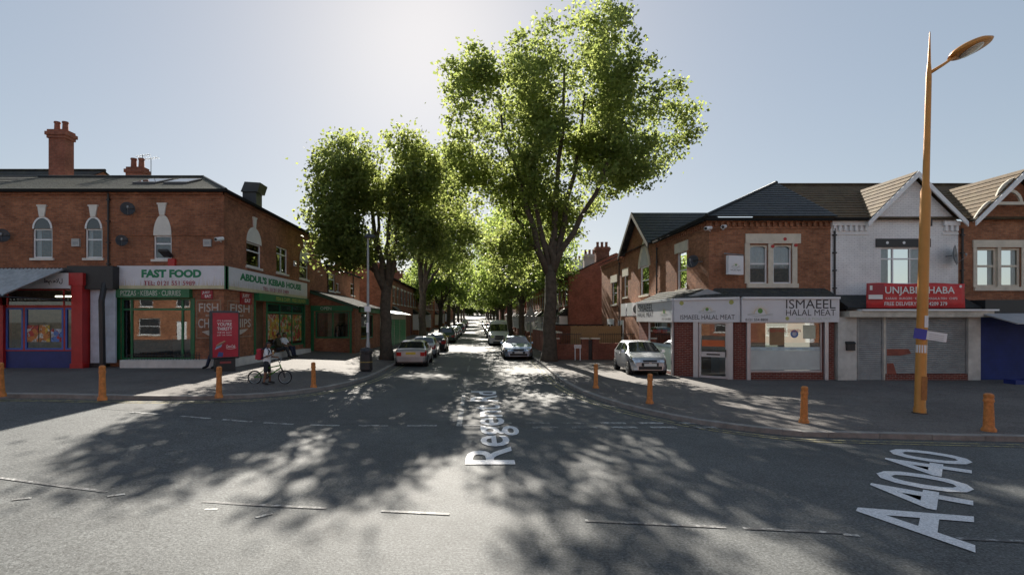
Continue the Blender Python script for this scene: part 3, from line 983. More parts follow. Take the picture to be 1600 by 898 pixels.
poster('yellow food poster at the far end of the kebab house window', S, 29.4, 30.9, 1.3, 2.8, 0.055, (YEL, CRM, REDC, GRN), 3)

# ------------------------------------------------------------------ LEFT: neighbour with corrugated awning
nb = thing('terraced_shop_building', 'brown brick shop house with corrugated awning left of the kebab house', 'building')
XN = fx(-70, YF)
w1, w2 = (fx(51, YF), fx(82, YF), 5.08, 6.3), (fx(133, YF), fx(160, YF), 5.08, 6.3)
w0 = (fx(-38, YF), fx(-8, YF), 5.08, 6.3)
YG = 20.75
mb = MB()
wall(mb, F, XN, XL - 0.002, 4.45, EAVE, [w0, w1, w2])
wall(mb, F, fx(172, YF), XL - 0.002, ZB, 4.45)
mb.quad((XN, 30, ZB), (XL, 30, ZB), (XL, 30, EAVE), (XN, 30, EAVE))
mb.quad((XN, YF, ZB), (XN, 30, ZB), (XN, 30, EAVE), (XN, YF, EAVE))
mb.build('wall', BRICK_L, nb, recalc=False)
mb = MB()
F.box(mb, XN, XL - 0.004, EAVE - 0.16, EAVE, -0.06, 0.01); F.box(mb, XN, XL - 0.004, 7.55, 7.62, -0.025, 0.01)
mb.build('brick_band', BRICK_L, nb)
for h in (w0, w1, w2):
    o = window(nb, F, *h, hs=(5.85,), curtain='sides')
    arch_head(o, F, (h[0] + h[1]) / 2, (h[1] - h[0]) / 2, h[3], 0.5, WHITE, glass=True)
mb = MB()
roof_plane(mb, (XN, YF - e, EAVE), (XL - 0.01, YF - e, EAVE), (XN, 25.4, RZ), (XL - 0.01, 25.4, RZ), 14)
roof_plane(mb, (XL - 0.01, 30, EAVE), (XN, 30, EAVE), (XL - 0.01, 25.4, RZ), (XN, 25.4, RZ), 6)
rf = mb.build('roof', SLATE_G, nb)
MB().tube([(XN, 25.4, RZ + 0.03), (XL, 25.4, RZ + 0.03)], 0.09, 8).build('ridge_tiles', SLATE, rf)
gutter(nb, F, XN, XL - 0.01, EAVE - 0.01, -0.24)
downpipe(nb, F, fx(171, YF), 4.2, EAVE - 0.1)
MB().tube([(fx(163, 20.7), 20.62, 0.5), (fx(161, 20.7), 20.62, 3.3), (fx(160, 20.7), 20.9, 4.2)], 0.11, 8).build('soil_pipe', BLACK, nb)
G = front(YG)
gx = lambda u: fx(u, YG)
mb = MB(); G.box(mb, gx(134), gx(173), 0.75, 3.75, 0.25, 0.35); mb.build('side_panel', mat('pale_blue_panel', (0.55, 0.6, 0.68), 0.6), nb)
mb = MB(); G.box(mb, gx(104), gx(176), 3.76, 4.7, 0.0, 0.5); G.box(mb, gx(-80), gx(104), 4.42, 4.62, 0.0, 0.5); mb.build('fascia', BLACK, nb)
mb = MB(); G.box(mb, gx(134), gx(155), 0.42, 0.74, 0.2, 0.36); mb.build('base_panel', BLACK, nb)
mb = MB(); G.box(mb, gx(115), gx(132), 0.42, 3.9, -0.12, 0.3); G.box(mb, gx(112), gx(134), 3.9, 4.4, -0.16, 0.3); G.box(mb, gx(113.5), gx(133.5), 0.42, 0.75, -0.15, 0.25)
mb.build('pilaster', RED, nb)
mb = MB(); G.box(mb, gx(0), gx(8), 0.42, 3.1, -0.1, 0.3); mb.build('pilaster', RED, nb)
mb = MB(); G.box(mb, gx(-80), gx(114.8), 0.42, 1.25, 0.03, 0.12); mb.build('stall_riser', NAVY, nb)
for a0, a1 in ((9, 36), (39, 99), (102, 114.5)):
    shopfront(nb, G, gx(a0), gx(a1), 1.3, 3.0, (), (), mat('blue_shop_frame', (0.05, 0.11, 0.42), 0.4), 0.07, 0.03, 'shop_window')
mb = MB(); G.box(mb, gx(8.2), gx(114.8), 1.252, 1.296, 0.0, 0.12); G.box(mb, gx(8.2), gx(114.8), 3.004, 3.06, 0.0, 0.12); G.box(mb, gx(36.2), gx(38.8), 1.3, 3.0, 0, 0.1); G.box(mb, gx(99.2), gx(101.8), 1.3, 3.0, 0, 0.1)
mb.build('window_rail', RED, nb)
shopfront(nb, G, gx(9), gx(114), 3.07, 3.75, (gx(98),), (), RED, 0.04, 0.06, 'transom_light')
mb = MB(); G.box(mb, gx(-80), gx(-1), 0.42, 4.4, 0.02, 0.12); mb.build('roller_shutter', DKRED, nb)
MB().box(XN + .1, 24.0, 0.4, XL - .1, 24.1, 4.4).build('back_wall', mat('interior_shelves', (0.3, 0.24, 0.15), 0.8, var=0.5, scale=3), nb)
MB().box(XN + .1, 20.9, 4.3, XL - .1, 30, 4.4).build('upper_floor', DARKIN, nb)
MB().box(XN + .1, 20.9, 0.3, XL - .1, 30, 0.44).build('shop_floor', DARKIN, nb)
MB().tube([(gx(60), 21.6, 3.5), (gx(112), 21.6, 3.5)], 0.03, 8).build('strip_light', emis_mat('fluorescent', (1, 0.9, 0.7), 3.0), nb)
t = sign_board('fascia_sign', 'white fascia sign with black Arabic script behind the corrugated awning', G, gx(20), gx(113), 3.78, 4.40, -0.1, 0.02, PLAINW)
text('\ufedf\ufea4\ufee2 \ufea3\ufefc\ufedd', 'lettering', TEXTDARK, t, (gx(72), YG - 0.104, 3.92), (1, 0, 0), (0, 0, 1), 0.75, 0.26, 0, 0.03); fix(t)
aw = thing('corrugated_awning', 'sloping grey corrugated sheet awning over the shop window', 'awning', (gx(20), 20.3, 3.3))
P = []
for k in range(217):
    X = gx(-60) + (fx(102, 20.6) - gx(-60)) * k / 216
    wz = 0.045 * math.cos(k * 2 * math.pi / 8)
    P.append([(X, 20.62, 4.55 + wz), (X - 0.75, 18.75, 3.42 + wz)])
MB().grid(P).build('corrugated_sheet', mat('corrugated_metal', (0.42, 0.43, 0.43), 0.5, 0.5, var=0.25, scale=4), aw, smooth='all', recalc=False)
MB().tube([(gx(-60) - 0.7, 18.75, 3.37), (fx(102, 20.6) - 0.75, 18.75, 3.37)], 0.035, 8).build('edge_bar', DARKMETAL, aw)
MB().tube([(fx(100, 20.6) - 0.75, 18.8, 3.36), (fx(104, 20.6), 20.62, 3.3)], 0.025, 8).build('bracket', DARKMETAL, aw)
fix(aw)
for k, (a, b, lb) in enumerate(((41, 59, 'left'), (60.5, 77, 'middle'), (79, 97, 'right'))):
    cols = [((0.6, 0.55, 0.5), ORA, REDC), ((0.62, 0.6, 0.55), ORA, YEL), ((0.5, 0.55, 0.65), REDC, NAVY and (0.1, 0.2, 0.5))][k]
    poster(['cream price poster low in the blue framed window', 'white price poster with orange print between two others', 'pale blue price poster beside the red pilaster'][k], G, gx(a), gx(b), 1.62, 2.3 if k < 2 else 2.15, 0.022, cols, 20 + k)

# taller house behind with the big chimney
bh = thing('terraced_house', 'taller brick house with big chimney behind the awning shop', 'house')
mb = MB(); mb.box(-44, 27.5, 0.3, -22.6, 36, 9.55); mb.build('wall', BRICK_L, bh)
mb = MB()
roof_plane(mb, (-44, 27.3, 9.6), (-22.5, 27.3, 9.6), (-44, 31, 11.5), (-22.5, 31, 11.5), 10)
roof_plane(mb, (-22.5, 36.2, 9.6), (-44, 36.2, 9.6), (-22.5, 31, 11.5), (-44, 31, 11.5), 8)
rf = mb.build('roof', SLATE_M, bh)
MB().tube([(-44, 31, 11.55), (-22.5, 31, 11.55)], 0.1, 8).build('ridge_tiles', SLATE_M, rf)
MB().prism([(-22.6, 27.45, 9.5), (-22.6, 36, 9.5), (-22.6, 31, 11.46)], (-.2, 0, 0)).build('gable', BRICK_L, bh)
chimney(bh, -22.25, -21.4, 26.6, 27.2, 7.0, 12.4, 2, BRICK_G)
for k, (u, h) in enumerate(((222, 11.2), (235, 11.05))):
    X = fx(u, 26.9)
    t = thing('television_aerial', ['shorter crossed television aerial on the small chimney', 'taller television aerial standing right of the small chimney'][k], 'aerial', (X, 26.95, 9.3))
    MB().tube([(0, 0, -0.6), (0, 0, h - 9.3)], 0.018, 6).build('mast', GREYMETAL, t)
    mb = MB().tube([(-0.35, 0, h - 9.4), (0.4, 0, h - 9.3)], 0.012, 5)
    for q in range(6): mb.tube([(-0.3 + q * 0.13, -0.15, h - 9.39 + q * 0.015), (-0.3 + q * 0.13, 0.15, h - 9.39 + q * 0.015)], 0.008, 4)
    mb.build('antenna', GREYMETAL, t)

# ------------------------------------------------------------------ LEFT: rear wing and lean-to shop along the side street
rw = thing('rear_wing', 'low brick rear wing with small windows behind the kebab house', 'building')
hs = [(sy(513, XS), sy(523.5, XS), 4.6, 5.85), (sy(525, XS), sy(530, XS), 4.65, 5.3), (sy(548, XS), sy(553.5, XS), 4.6, 5.6)]
mb = MB(); wall(mb, S, YE, 46, 0.1, 6.3, hs)
mb.quad((XS, 46, 0), (-16, 46, 0), (-16, 46, 6.3), (XS, 46, 6.3)); mb.quad((-16, YE, 0), (-16, 46, 0), (-16, 46, 6.3), (-16, YE, 6.3))
mb.build('wall', BRICK_L, rw, recalc=False)
for h in hs: window(rw, S, *h, hs=(h[3] - 0.4,) if h[3] > 5.4 else ())
mb = MB(); roof_plane(mb, (XS + 0.2, YE, 6.3), (XS + 0.2, 46.1, 6.3), (-13.4, YE, 7.4), (-13.4, 46.1, 7.4), 10)
roof_plane(mb, (-16.2, 46.1, 6.3), (-16.2, YE, 6.3), (-13.4, 46.1, 7.4), (-13.4, YE, 7.4), 6)
mb.build('roof', SLATE, rw)
gutter(rw, S, YE, 46, 6.28, -0.24); downpipe(rw, S, 36.0, 4.2, 6.2); downpipe(rw, S, 43.4, 4.0, 6.2)

XA = -7.75
lt = thing('lean_to_shop', 'single storey brick lean-to shop with green fascia and glazed front', 'building')
Lf, Ls = front(32.5), street_left(XA)
hF = (-10.25, -8.1, 1.35, 3.05)
hS = (34.3, 38.3, 1.2, 2.95)
mb = MB(); wall(mb, Lf, XS, XA, 0.0, 3.35, [hF]); wall(mb, Ls, 32.5, 41.0, 0.0, 3.35, [hS])
mb.add([(XS, 32.5, 3.35), (XA, 32.5, 3.35), (XS, 32.5, 4.35)], [(0, 1, 2)])
mb.quad((XS, 41, 0), (XA, 41, 0), (XA, 41, 3.35), (XS, 41, 4.3))
mb.build('wall', BRICK_L, lt, recalc=False)
shopfront(lt, Lf, *hF, (-9.15,), (), GREEN, 0.09); shopfront(lt, Ls, *hS, (36.3,), (), GREEN, 0.09)
mb = MB(); Lf.box(mb, XS + 0.02, XA - 0.1, 3.08, 3.42, -0.12, -0.003); Ls.box(mb, 33.6, 40.8, 3.02, 3.36, -0.12, -0.003); Lf.box(mb, -8.05, -7.93, 0.3, 3.07, -0.06, -0.002); Lf.box(mb, XS + .02, XS + .2, 0.3, 3.07, -0.06, -0.002)
mb.build('green_fascia', GREEN, lt)
mb = MB(); roof_plane(mb, (XA + 0.25, 32.3, 3.36), (XA + 0.25, 41.1, 3.36), (XS, 32.3, 4.42), (XS, 41.1, 4.42), 9)
mb.build('roof', SLATE_M, lt)
mb = MB().prism([(XS, 32.28, 4.2), (XA + 0.28, 32.28, 3.16), (XA + 0.28, 32.28, 3.34), (XS, 32.28, 4.38)], (0, 0.1, 0)); mb.build('barge_board', mat('dark_green_paint', (0.02, 0.07, 0.04), 0.5), lt)
MB().box(XS + 0.05, 36, 0.3, XA - 1, 36.1, 3.3).build('back_wall', mat('pale_interior', (0.6, 0.58, 0.5), 0.8, var=0.3), lt)
MB().box(XS + 0.05, 32.6, 0.2, XA - .05, 41, 0.45).build('shop_floor', DARKIN, lt)
ftext('OPEN', Lf, -9.9, -9.2, 3.14, 3.34, mat('dim_lettering', (0.45, 0.5, 0.42), 0.5), lt, -0.124)
t = thing('black_clothes_display', 'dark coats hanging inside the lean-to shop window', 'clothes', (-8.7, 33.2, 0.45))
mb = MB()
for k in range(3): mb.lathe([(0.05, 1.8), (0.2, 1.65), (0.22, 1.0), (0.26, 0.4)], (k * 0.27 - 0.3, 0.05 * k, 0), 8)
mb.tube([(-0.6, 0, 1.85), (0.6, 0, 1.85)], 0.02, 6).tube([(-0.6, 0, 0), (-0.6, 0, 1.85)], 0.02, 6).tube([(0.6, 0, 0), (0.6, 0, 1.85)], 0.02, 6)
mb.build('coats', BLACK, t, smooth=True)

# green shuttered single storey fronts beyond the lean-to
gs = thing('green_shuttered_shop', 'single storey shop with green roller shutters beyond the lean-to', 'building')
sh_m = mat('green_shutter', (0.03, 0.20, 0.09), 0.5, var=0.2)
mb = MB(); mb.box(-10.5, 41.2, 0, -7.2, 52, 3.0); mb.build('wall', mat('cream_render', (0.5, 0.46, 0.38), 0.8, var=0.2), gs)
Gs = street_left(-7.2)
for a0, a1 in ((41.6, 44.4), (44.8, 47.6), (48.0, 51.6)):
    mb = MB()
    for k in range(16): Gs.box(mb, a0, a1, 0.25 + k * 0.145, 0.25 + k * 0.145 + 0.135, -0.03, -0.002)
    mb.build('roller_shutter', sh_m, gs)
mb = MB(); mb.prism([(-7.2 + 0.5, 41.1, 2.95), (-10.6, 41.1, 3.9), (-10.6, 41.1, 4.0), (-7.2 + 0.5, 41.1, 3.05)], (0, 11, 0)); mb.build('sheet_roof', mat('pale_sheet_roof', (0.6, 0.6, 0.58), 0.4, var=0.1), gs)
# ================================================================== RIGHT: halal butcher corner building
YU, XU = 21.3, 9.66            # upper storey front and side planes
YG2 = 20.5
FU, SU = front(YU), street_right(XU)
FG, SG = front(YG2), street_right(8.52)
C0, C1 = Vector((8.52, 22.0)), Vector((10.55, 20.5))
dsp = (C1 - C0).normalized(); LSP = (C1 - C0).length
FS = Fr((C0.x, C0.y), (dsp.x, dsp.y), (-dsp.y, dsp.x))
EV2 = 6.68
XR = 14.72
bt = thing('corner_shop_building', 'orange brick corner building with slate hip roof above the halal butcher', 'building')
wa, wb = (fx(1171, YU), fx(1199, YU), 4.02, 5.62), (fx(1208, YU), fx(1237, YU), 4.02, 5.62)
sw = (sy(1073, XU), sy(1057.5, XU), 3.95, 5.75)
lanc = (sy(1014, XU), sy(1000, XU), 3.95, 5.6)
n1 = (sy(981, XU), sy(974.5, XU), 4.0, 5.4)
n2 = (sy(964, XU), sy(956, XU), 3.6, 5.2)
sideE = 39.6
mb = MB()
wall(mb, FU, XU, XR, 3.3, EV2, [wa, wb])
wall(mb, SU, YU, 27.0, 3.3, EV2, [sw])
wall(mb, SU, 27.0, sideE, 0.0, EV2, [lanc, n1, n2])
mb.add([(XU, 27.95, EV2), (XU, 33.35, EV2), (XU, 30.65, 8.75)], [(0, 1, 2)])
mb.quad((XU, sideE, 0), (16, sideE, 0), (16, sideE, EV2), (XU, sideE, EV2))
mb.quad((XR, YU, 3.3), (XR, sideE, 3.3), (XR, sideE, EV2), (XR, YU, EV2))
mb.build('wall', BRICK_R, bt, recalc=False)
mb = MB(); mb.box(8.7, 22.2, 3.25, XR - .1, 26.8, 3.35); mb.build('upper_floor', DARKIN, bt)
for h, c in ((wa, 'top'), (wb, 'top')):
    window(bt, FU, *h, hs=(4.85,), sill=False, curtain=c)
mb = MB()
FU.box(mb, fx(1164, YU), fx(1250, YU), 5.68, 6.08, -0.07, 0.01)
for a in (fx(1167, YU), fx(1203.5, YU), fx(1241, YU)): FU.box(mb, a - 0.1, a + 0.1, 4.02, 5.678, -0.05, 0.06)
FU.box(mb, fx(1166, YU), fx(1246, YU), 3.84, 4.018, -0.1, 0.08)
for h in (wa, wb):
    ac, r = (h[0] + h[1]) / 2, (h[1] - h[0]) / 2
    pts = [FU.p(ac - r * math.cos(math.pi * k / 10), 5.42 + 0.16 * math.sin(math.pi * k / 10), 0.03) for k in range(11)] + [FU.p(h[1], 5.68, 0.03), FU.p(h[0], 5.68, 0.03)]
    mb.prism(pts, (0, 0.03, 0))
mb.build('stone_surround', CREAM, bt)
for ux, uz in ((1206, 5.56), (1225, 5.86), (1242, 5.6)):
    a = fx(ux, YU); MB().prism([FU.p(a + 0.07 * math.cos(k * .785), uz + 0.07 * math.sin(k * .785), -0.085) for k in range(8)], (0, 0.03, 0)).build('red_boss', RED, bt)
def stone_window(parent, fr, h, top, m=CREAM, **kw):
    o = window(parent, fr, *h, sillm=m, **kw)
    mb = MB(); fr.box(mb, h[0] - 0.18, h[1] + 0.18, h[3] - 0.05, h[3] + top, -0.05, 0.03); mb.build('lintel', m, o)
    return o
stone_window(bt, SU, sw, 0.42, hs=(4.85,))
stone_window(bt, SU, n1, 0.45, hs=(4.7,)); stone_window(bt, SU, n2, 0.45, hs=(4.4,))
o = window(bt, SU, *lanc, hs=(4.8,), sillm=CREAM)
ac, r = (lanc[0] + lanc[1]) / 2, (lanc[1] - lanc[0]) / 2
def lancet(rr, zs, rise, n, d):
    L = [SU.p(ac - rr * (1 - (k / n) ** 1.8), zs + rise * (k / n), d) for k in range(n + 1)]
    Rr = [SU.p(ac + rr * (1 - (k / n) ** 1.8), zs + rise * (k / n), d) for k in range(n, -1, -1)]
    return L + Rr[1:]
A, B = lancet(r + 0.24, 5.55, 1.6, 10, -0.05), lancet(r, 5.55, 1.25, 10, -0.05)
mb = MB()
for k in range(len(A) - 1): mb.hexa([A[k], A[k + 1], B[k + 1], B[k]] + [q + SU.n * 0.07 for q in (A[k], A[k + 1], B[k + 1], B[k])])
mb.build('stone_arch', CREAM, o)
MB().prism(lancet(r, 5.6, 1.22, 10, -0.02), SU.n * 0.04).build('arch_panel', mat('pale_arch_panel', (0.45, 0.46, 0.47), 0.6), o)
dentils(bt, FU, XU - 0.09, XR, EV2 - 0.12, BRICK_R)
dentils(bt, SU, YU - 0.12, 27.7, EV2 - 0.12, BRICK_R); dentils(bt, SU, 33.6, sideE, EV2 - 0.12, BRICK_R)
# roofs
AP = Vector((14.4, 24.6, 9.08))
mb = MB(); e = 0.2
roof_plane(mb, (XU - e, YU - e, EV2 + .1), (XR + 0.16, YU - e, EV2 + .1), AP, AP + Vector((0.03, 0, 0)), 15)
roof_plane(mb, (XU - e, YU - e, EV2 + .1), (XU - e, sideE + .2, EV2 + .1), AP, (14.4, sideE + .2, 9.08), 15)
rf = mb.build('roof', SLATE, bt)
MB().tube([AP + Vector((0, 0, .03)), Vector((XU - e, YU - e, EV2 + .16))], 0.06, 8).tube([AP + Vector((0, 0, .03)), Vector((14.4, sideE + .2, 9.11))], 0.08, 8).build('hip_tiles', SLATE, rf)
mb = MB(); gp = 8.92
roof_plane(mb, (XU - 0.4, 27.75, EV2), (14.2, 27.75, EV2), (XU - 0.4, 30.65, gp), (14.2, 30.65, gp), 11)
roof_plane(mb, (XU - 0.4, 33.55, EV2), (14.2, 33.55, EV2), (XU - 0.4, 30.65, gp), (14.2, 30.65, gp), 11)
mb.build('gable_roof', SLATE, bt)
mb = MB()
for y0 in (27.7, 33.6):
    mb.hexa([(XU - 0.43, y0, EV2 - 0.28), (XU - 0.36, y0, EV2 - 0.28), (XU - 0.36, 30.65, gp - 0.25), (XU - 0.43, 30.65, gp - 0.25), (XU - 0.43, y0, EV2 - 0.02), (XU - 0.36, y0, EV2 - 0.02), (XU - 0.36, 30.65, gp + 0.03), (XU - 0.43, 30.65, gp + 0.03)])
mb.build('barge_board', mat('dark_barge_paint', (0.035, 0.03, 0.028), 0.6), bt)
gutter(bt, FU, XU - .25, XR, EV2 - .02, -0.28); gutter(bt, SU, YU - .16, 27.6, EV2 - .02, -0.28, GREYMETAL)
downpipe(bt, SU, 27.3, 3.5, EV2 - 0.1); downpipe(bt, SU, sy(969, XU), 0.3, EV2 - 0.1)
# ground floor butcher's shop
zf0, zf1 = 2.42, 3.34
FA = fx(1168, YG2), fx(1286, YG2)
winF = (FA[0] + 0.06, FA[1] - 0.02, 0.42, 2.44)
winS = (22.35, sy(1012, 8.52), 0.2, 2.44)
door = (LSP * 0.38, LSP * 0.82, 0.12, 2.44)
mb = MB()
wall(mb, FG, 10.55, 14.3, -0.05, 2.5, [winF]); wall(mb, SG, 22.0, 26.9, -0.05, 2.5, [winS])
m2 = MB(); wall(m2, FS, 0, LSP, -0.05, 2.5, [door]); m2.build('shop_wall', BRICK_D2, bt, recalc=False)
mb.quad((8.52, 26.9, 0), (9.7, 26.9, 0), (9.7, 26.9, 3.4), (8.52, 26.9, 3.4)); mb.quad((14.3, YG2, 0), (14.3, 22, 0), (14.3, 22, 3.4), (14.3, YG2, 3.4))
mb.build('shop_wall', BRICK_D, bt, recalc=False)
SIL = mat('silver_frame', (0.50, 0.51, 0.53), 0.35, 0.5, var=0.06)
shopfront(bt, FG, *winF, (), (), SIL, 0.06); shopfront(bt, SG, *winS, (), (), SIL, 0.06)
d = MB(); bars(d, FS, *door, (), (1.05,), 0.09, 0.0, 0.08); FS.box(d, door[0] + .1, door[1] - .1, 0.98, 1.2, 0.015, 0.06)
dr = d.build('door', SIL, bt)
for z0, z1 in ((0.22, 0.98), (1.2, 2.34)):
    MB().quad(FS.p(door[0] + .09, z0, 0.04), FS.p(door[1] - .09, z0, 0.04), FS.p(door[1] - .09, z1, 0.04), FS.p(door[0] + .09, z1, 0.04)).build('pane', SHOPGLASS, dr, recalc=False)
mb = MB(); FS.box(mb, door[0] + .12, door[1] - .12, 1.42, 1.68, 0.03, 0.036); mb.build('orange_window_vinyl', mat('orange_vinyl', (0.55, 0.12, 0.03), 0.5), dr)
mb = MB(); FS.box(mb, door[0] + .3, door[1] - .3, 1.06, 1.12, -0.0, 0.014); mb.build('letter_box', BLACK, dr)
mb = MB(); FS.box(mb, door[1] - .085, door[1] - .06, 1.0, 1.3, -0.06, -0.003); mb.build('handle', BLACK, dr)
for fr, a in ((FG, FA[0] - .06), (FG, FA[1] + 0.02), (FS, door[0] - .2), (FS, door[1] + .01), (SG, 22.12)):
    fr.box(MB(), a, a + (0.14 if fr is not FS else 0.19), 0.02, 2.43, -0.09, -0.004).build('shutter_rail', SIL, bt)
MB().box(8.7, 25.2, 0.1, 14.2, 25.3, 3.2).build('back_wall', mat('butcher_back_wall', (0.34, 0.22, 0.12), 0.8, var=0.5, scale=1.2), bt)
MB().box(8.6, 22.2, 0.02, 14.2, 25.2, 0.1).build('shop_floor', mat('butcher_floor', (0.3, 0.27, 0.24), 0.4), bt)
# lean-to slate roof above the fascia
mb = MB()
roof_plane(mb, (10.55, YG2 - .1, 3.42), (14.45, YG2 - .1, 3.42), (9.9, YU, 3.82), (14.45, YU, 3.82), 4)
roof_plane(mb, (8.45, 22.0, 3.42), (10.55, YG2 - .1, 3.42), (9.6, YU + .5, 3.82), (9.9, YU, 3.82), 4)
roof_plane(mb, (8.45, 26.95, 3.42), (8.45, 22.0, 3.42), (9.66, 26.95, 3.95), (9.62, YU + .4, 3.84), 4)
mb.build('lean_to_roof', SLATE_M, bt)
mb = MB(); FS.box(mb, LSP * .2, LSP * .8, 3.4, 3.46, 0.1, 0.3)
mb.prism([FS.p(LSP * .12, 3.42, 0.05), FS.p(LSP * .9, 3.42, 0.05), FS.p(LSP * .5, 3.80, 0.05)], FS.n * 0.5)
mb.build('porch_gablet', mat('lead_grey', (0.3, 0.31, 0.32), 0.5), bt)

# fascia signs
SIGN = mat('butcher_sign_panel', (0.66, 0.66, 0.68), 0.4, var=0.05)
SUNY = mat('sunray_print', (0.62, 0.45, 0.16), 0.5, var=0.05)
SUNG = mat('green_print', (0.12, 0.28, 0.06), 0.5, var=0.05)
OLIVE = mat('olive_print', (0.42, 0.42, 0.12), 0.5, var=0.05)
GREYP = mat('grey_print', (0.36, 0.38, 0.36), 0.5, var=0.05)
def disc(fr, ac, zc, r, d, n=14, sq=1.0): return MB().add([fr.p(ac + r * math.cos(2 * math.pi * k / n), zc + r * sq * math.sin(2 * math.pi * k / n), d) for k in range(n)], [tuple(range(n))])
def sun_logo(t, fr, ac, zc, s, d):
    mb = MB()
    for k in range(17):
        a = math.pi * (k + 0.5) / 17
        r0, r1, w = s * 0.56, s * (1.0 if k % 2 else 0.86), 0.022
        mb.add([fr.p(ac + r0 * math.cos(a - w), zc + r0 * math.sin(a - w), d), fr.p(ac + r1 * math.cos(a), zc + r1 * math.sin(a), d), fr.p(ac + r0 * math.cos(a + w), zc + r0 * math.sin(a + w), d)], [(0, 1, 2)])
    n = 14
    for k in range(n):
        a0, a1 = math.pi * k / n, math.pi * (k + 1) / n
        mb.add([fr.p(ac + q * math.cos(a), zc + q * math.sin(a), d) for q, a in ((s * .5, a0), (s * .54, a0), (s * .54, a1), (s * .5, a1))], [(0, 1, 2, 3)])
    mb.build('sun_rays', SUNY, t, recalc=False)
    disc(fr, ac, zc + s * .28, s * .22, d - 0.002).build('green_disc', SUNG, t, recalc=False)
    mb = MB()
    for q in range(2):
        for k in range(16):
            f = lambda k: fr.p(ac - s * 1.1 + s * 2.2 * k / 16, zc - 0.02 - q * 0.055 + 0.025 * math.sin(k * .5 + q), d)
            mb.add([f(k), f(k + 1), f(k + 1) + Vector((0, 0, 0.018)), f(k) + Vector((0, 0, 0.018))], [(0, 1, 2, 3)])
    mb.build('ground_lines', GREYP, t, recalc=False)
def butcher_sign(label, fr, a0, a1):
    t = sign_board('fascia_sign', label, fr, a0, a1, zf0, zf1, -0.13, 0.03, SIGN)
    mb = MB(); fr.box(mb, a0, a1, zf1 + 0.002, zf1 + 0.085, -0.2, 0.03); mb.build('top_trim', WHITE, t)
    return t
D = -0.134
t = butcher_sign('wide white ISMAEEL HALAL MEAT fascia sign facing the main road', FG, 10.55, fx(1308, YG2))
ftext('ISMAEEL', FG, fx(1225, YG2), fx(1302, YG2), 2.96, 3.32, TEXTDARK, t, D); ftext('HALAL MEAT', FG, fx(1225, YG2), fx(1302, YG2), 2.68, 2.92, TEXTDARK, t, D)
ftext('MEAT & POULTRY', FG, fx(1241, YG2), fx(1294, YG2), 2.51, 2.60, mat('pale_lettering', (0.45, 0.5, 0.4), 0.5), t, D)
ftext('0121 554 8800', FG, fx(1162, YG2), fx(1197, YG2), 2.47, 2.57, TEXTDARK, t, D, 0.01)
disc(FG, fx(1227, YG2), 2.57, 0.075, D).build('green_disc', OLIVE, t, recalc=False)
sun_logo(t, FG, fx(1185, YG2), 2.74, 0.46, D); fix(t)
t = butcher_sign('white ISMAEEL HALAL MEAT fascia sign over the splayed shop door', FS, 0.0, LSP)
ftext('ISMAEEL HALAL MEAT', FS, LSP * .1, LSP * .93, 2.53, 2.72, TEXTDARK, t, D)
sun_logo(t, FS, LSP * .52, 2.86, 0.3, D)
for q in (.12, .88): disc(FS, LSP * q, 3.22, 0.09, D, sq=1.0).build('green_disc', OLIVE, t, recalc=False)
fix(t)
t = butcher_sign('white ISMAEEL HALAL MEAT fascia sign facing the side street above the parked silver car', SG, 22.0, 26.9)
ftext('ISMAEEL', SG, 24.35, 26.7, 2.93, 3.28, TEXTDARK, t, D, flip=True); ftext('HALAL MEAT', SG, 24.35, 26.7, 2.66, 2.89, TEXTDARK, t, D, flip=True)
ftext('0121 554 8800', SG, 22.15, 23.2, 2.5, 2.6, TEXTDARK, t, D, flip=True)
sun_logo(t, SG, 22.95, 2.76, 0.4, D); fix(t)
# window vinyl and counter inside
t = thing('window_frosting', 'pale frosted film with a patterned band on the lower butcher window', 'window film', FG.p(winF[0], .48, 0.1))
mb = MB(); FG.box(mb, winF[0] + .07, winF[1] - .07, 0.5, 1.28, 0.055, 0.06)
mb.build('film', mat('frosted_film', (0.52, 0.56, 0.54), 0.5, var=0.1), t)
mb = MB(); FG.box(mb, winF[0] + .07, winF[1] - .07, 1.29, 1.42, 0.055, 0.06); mb.build('band', mat('pale_blue_band', (0.5, 0.62, 0.66), 0.5), t)
for k in range(6): ftext('HALAL', FG, winF[0] + .25 + k * .48, winF[0] + .5 + k * .48, 1.325, 1.385, GREYP, t, 0.053)
fix(t)
t = thing('window_frosting', 'green tinted film on the butcher side window behind the silver car', 'window film', SG.p(winS[0], .3, 0.1))
mb = MB(); SG.box(mb, winS[0] + .07, winS[1] - .07, 0.3, 1.3, 0.055, 0.06); mb.build('film', mat('green_film', (0.22, 0.3, 0.28), 0.5), t)
mb = MB(); SG.box(mb, winS[0] + .07, winS[1] - .07, 1.302, 1.42, 0.055, 0.06); mb.build('band', mat('pale_blue_band', (0.5, 0.62, 0.66), 0.5), t)
ftext('FRESH MEAT', SG, winS[0] + .7, winS[1] - .6, 1.9, 2.06, mat('red_vinyl_letters', (0.5, 0.06, 0.04), 0.5), t, 0.053, 0.01, True)
fix(t)
t = thing('meat_counter', 'white glass topped meat counter inside the butcher shop', 'counter', (12.4, 23.2, 0.1))
mb = MB(); mb.box(-1.6, -.4, 0, 1.3, .4, 0.9); mb.build('base', PLAINW, t)
mb = MB(); mb.box(-1.6, -.4, 0.902, 1.3, .1, 1.3); mb.build('display', SHOPGLASS, t)
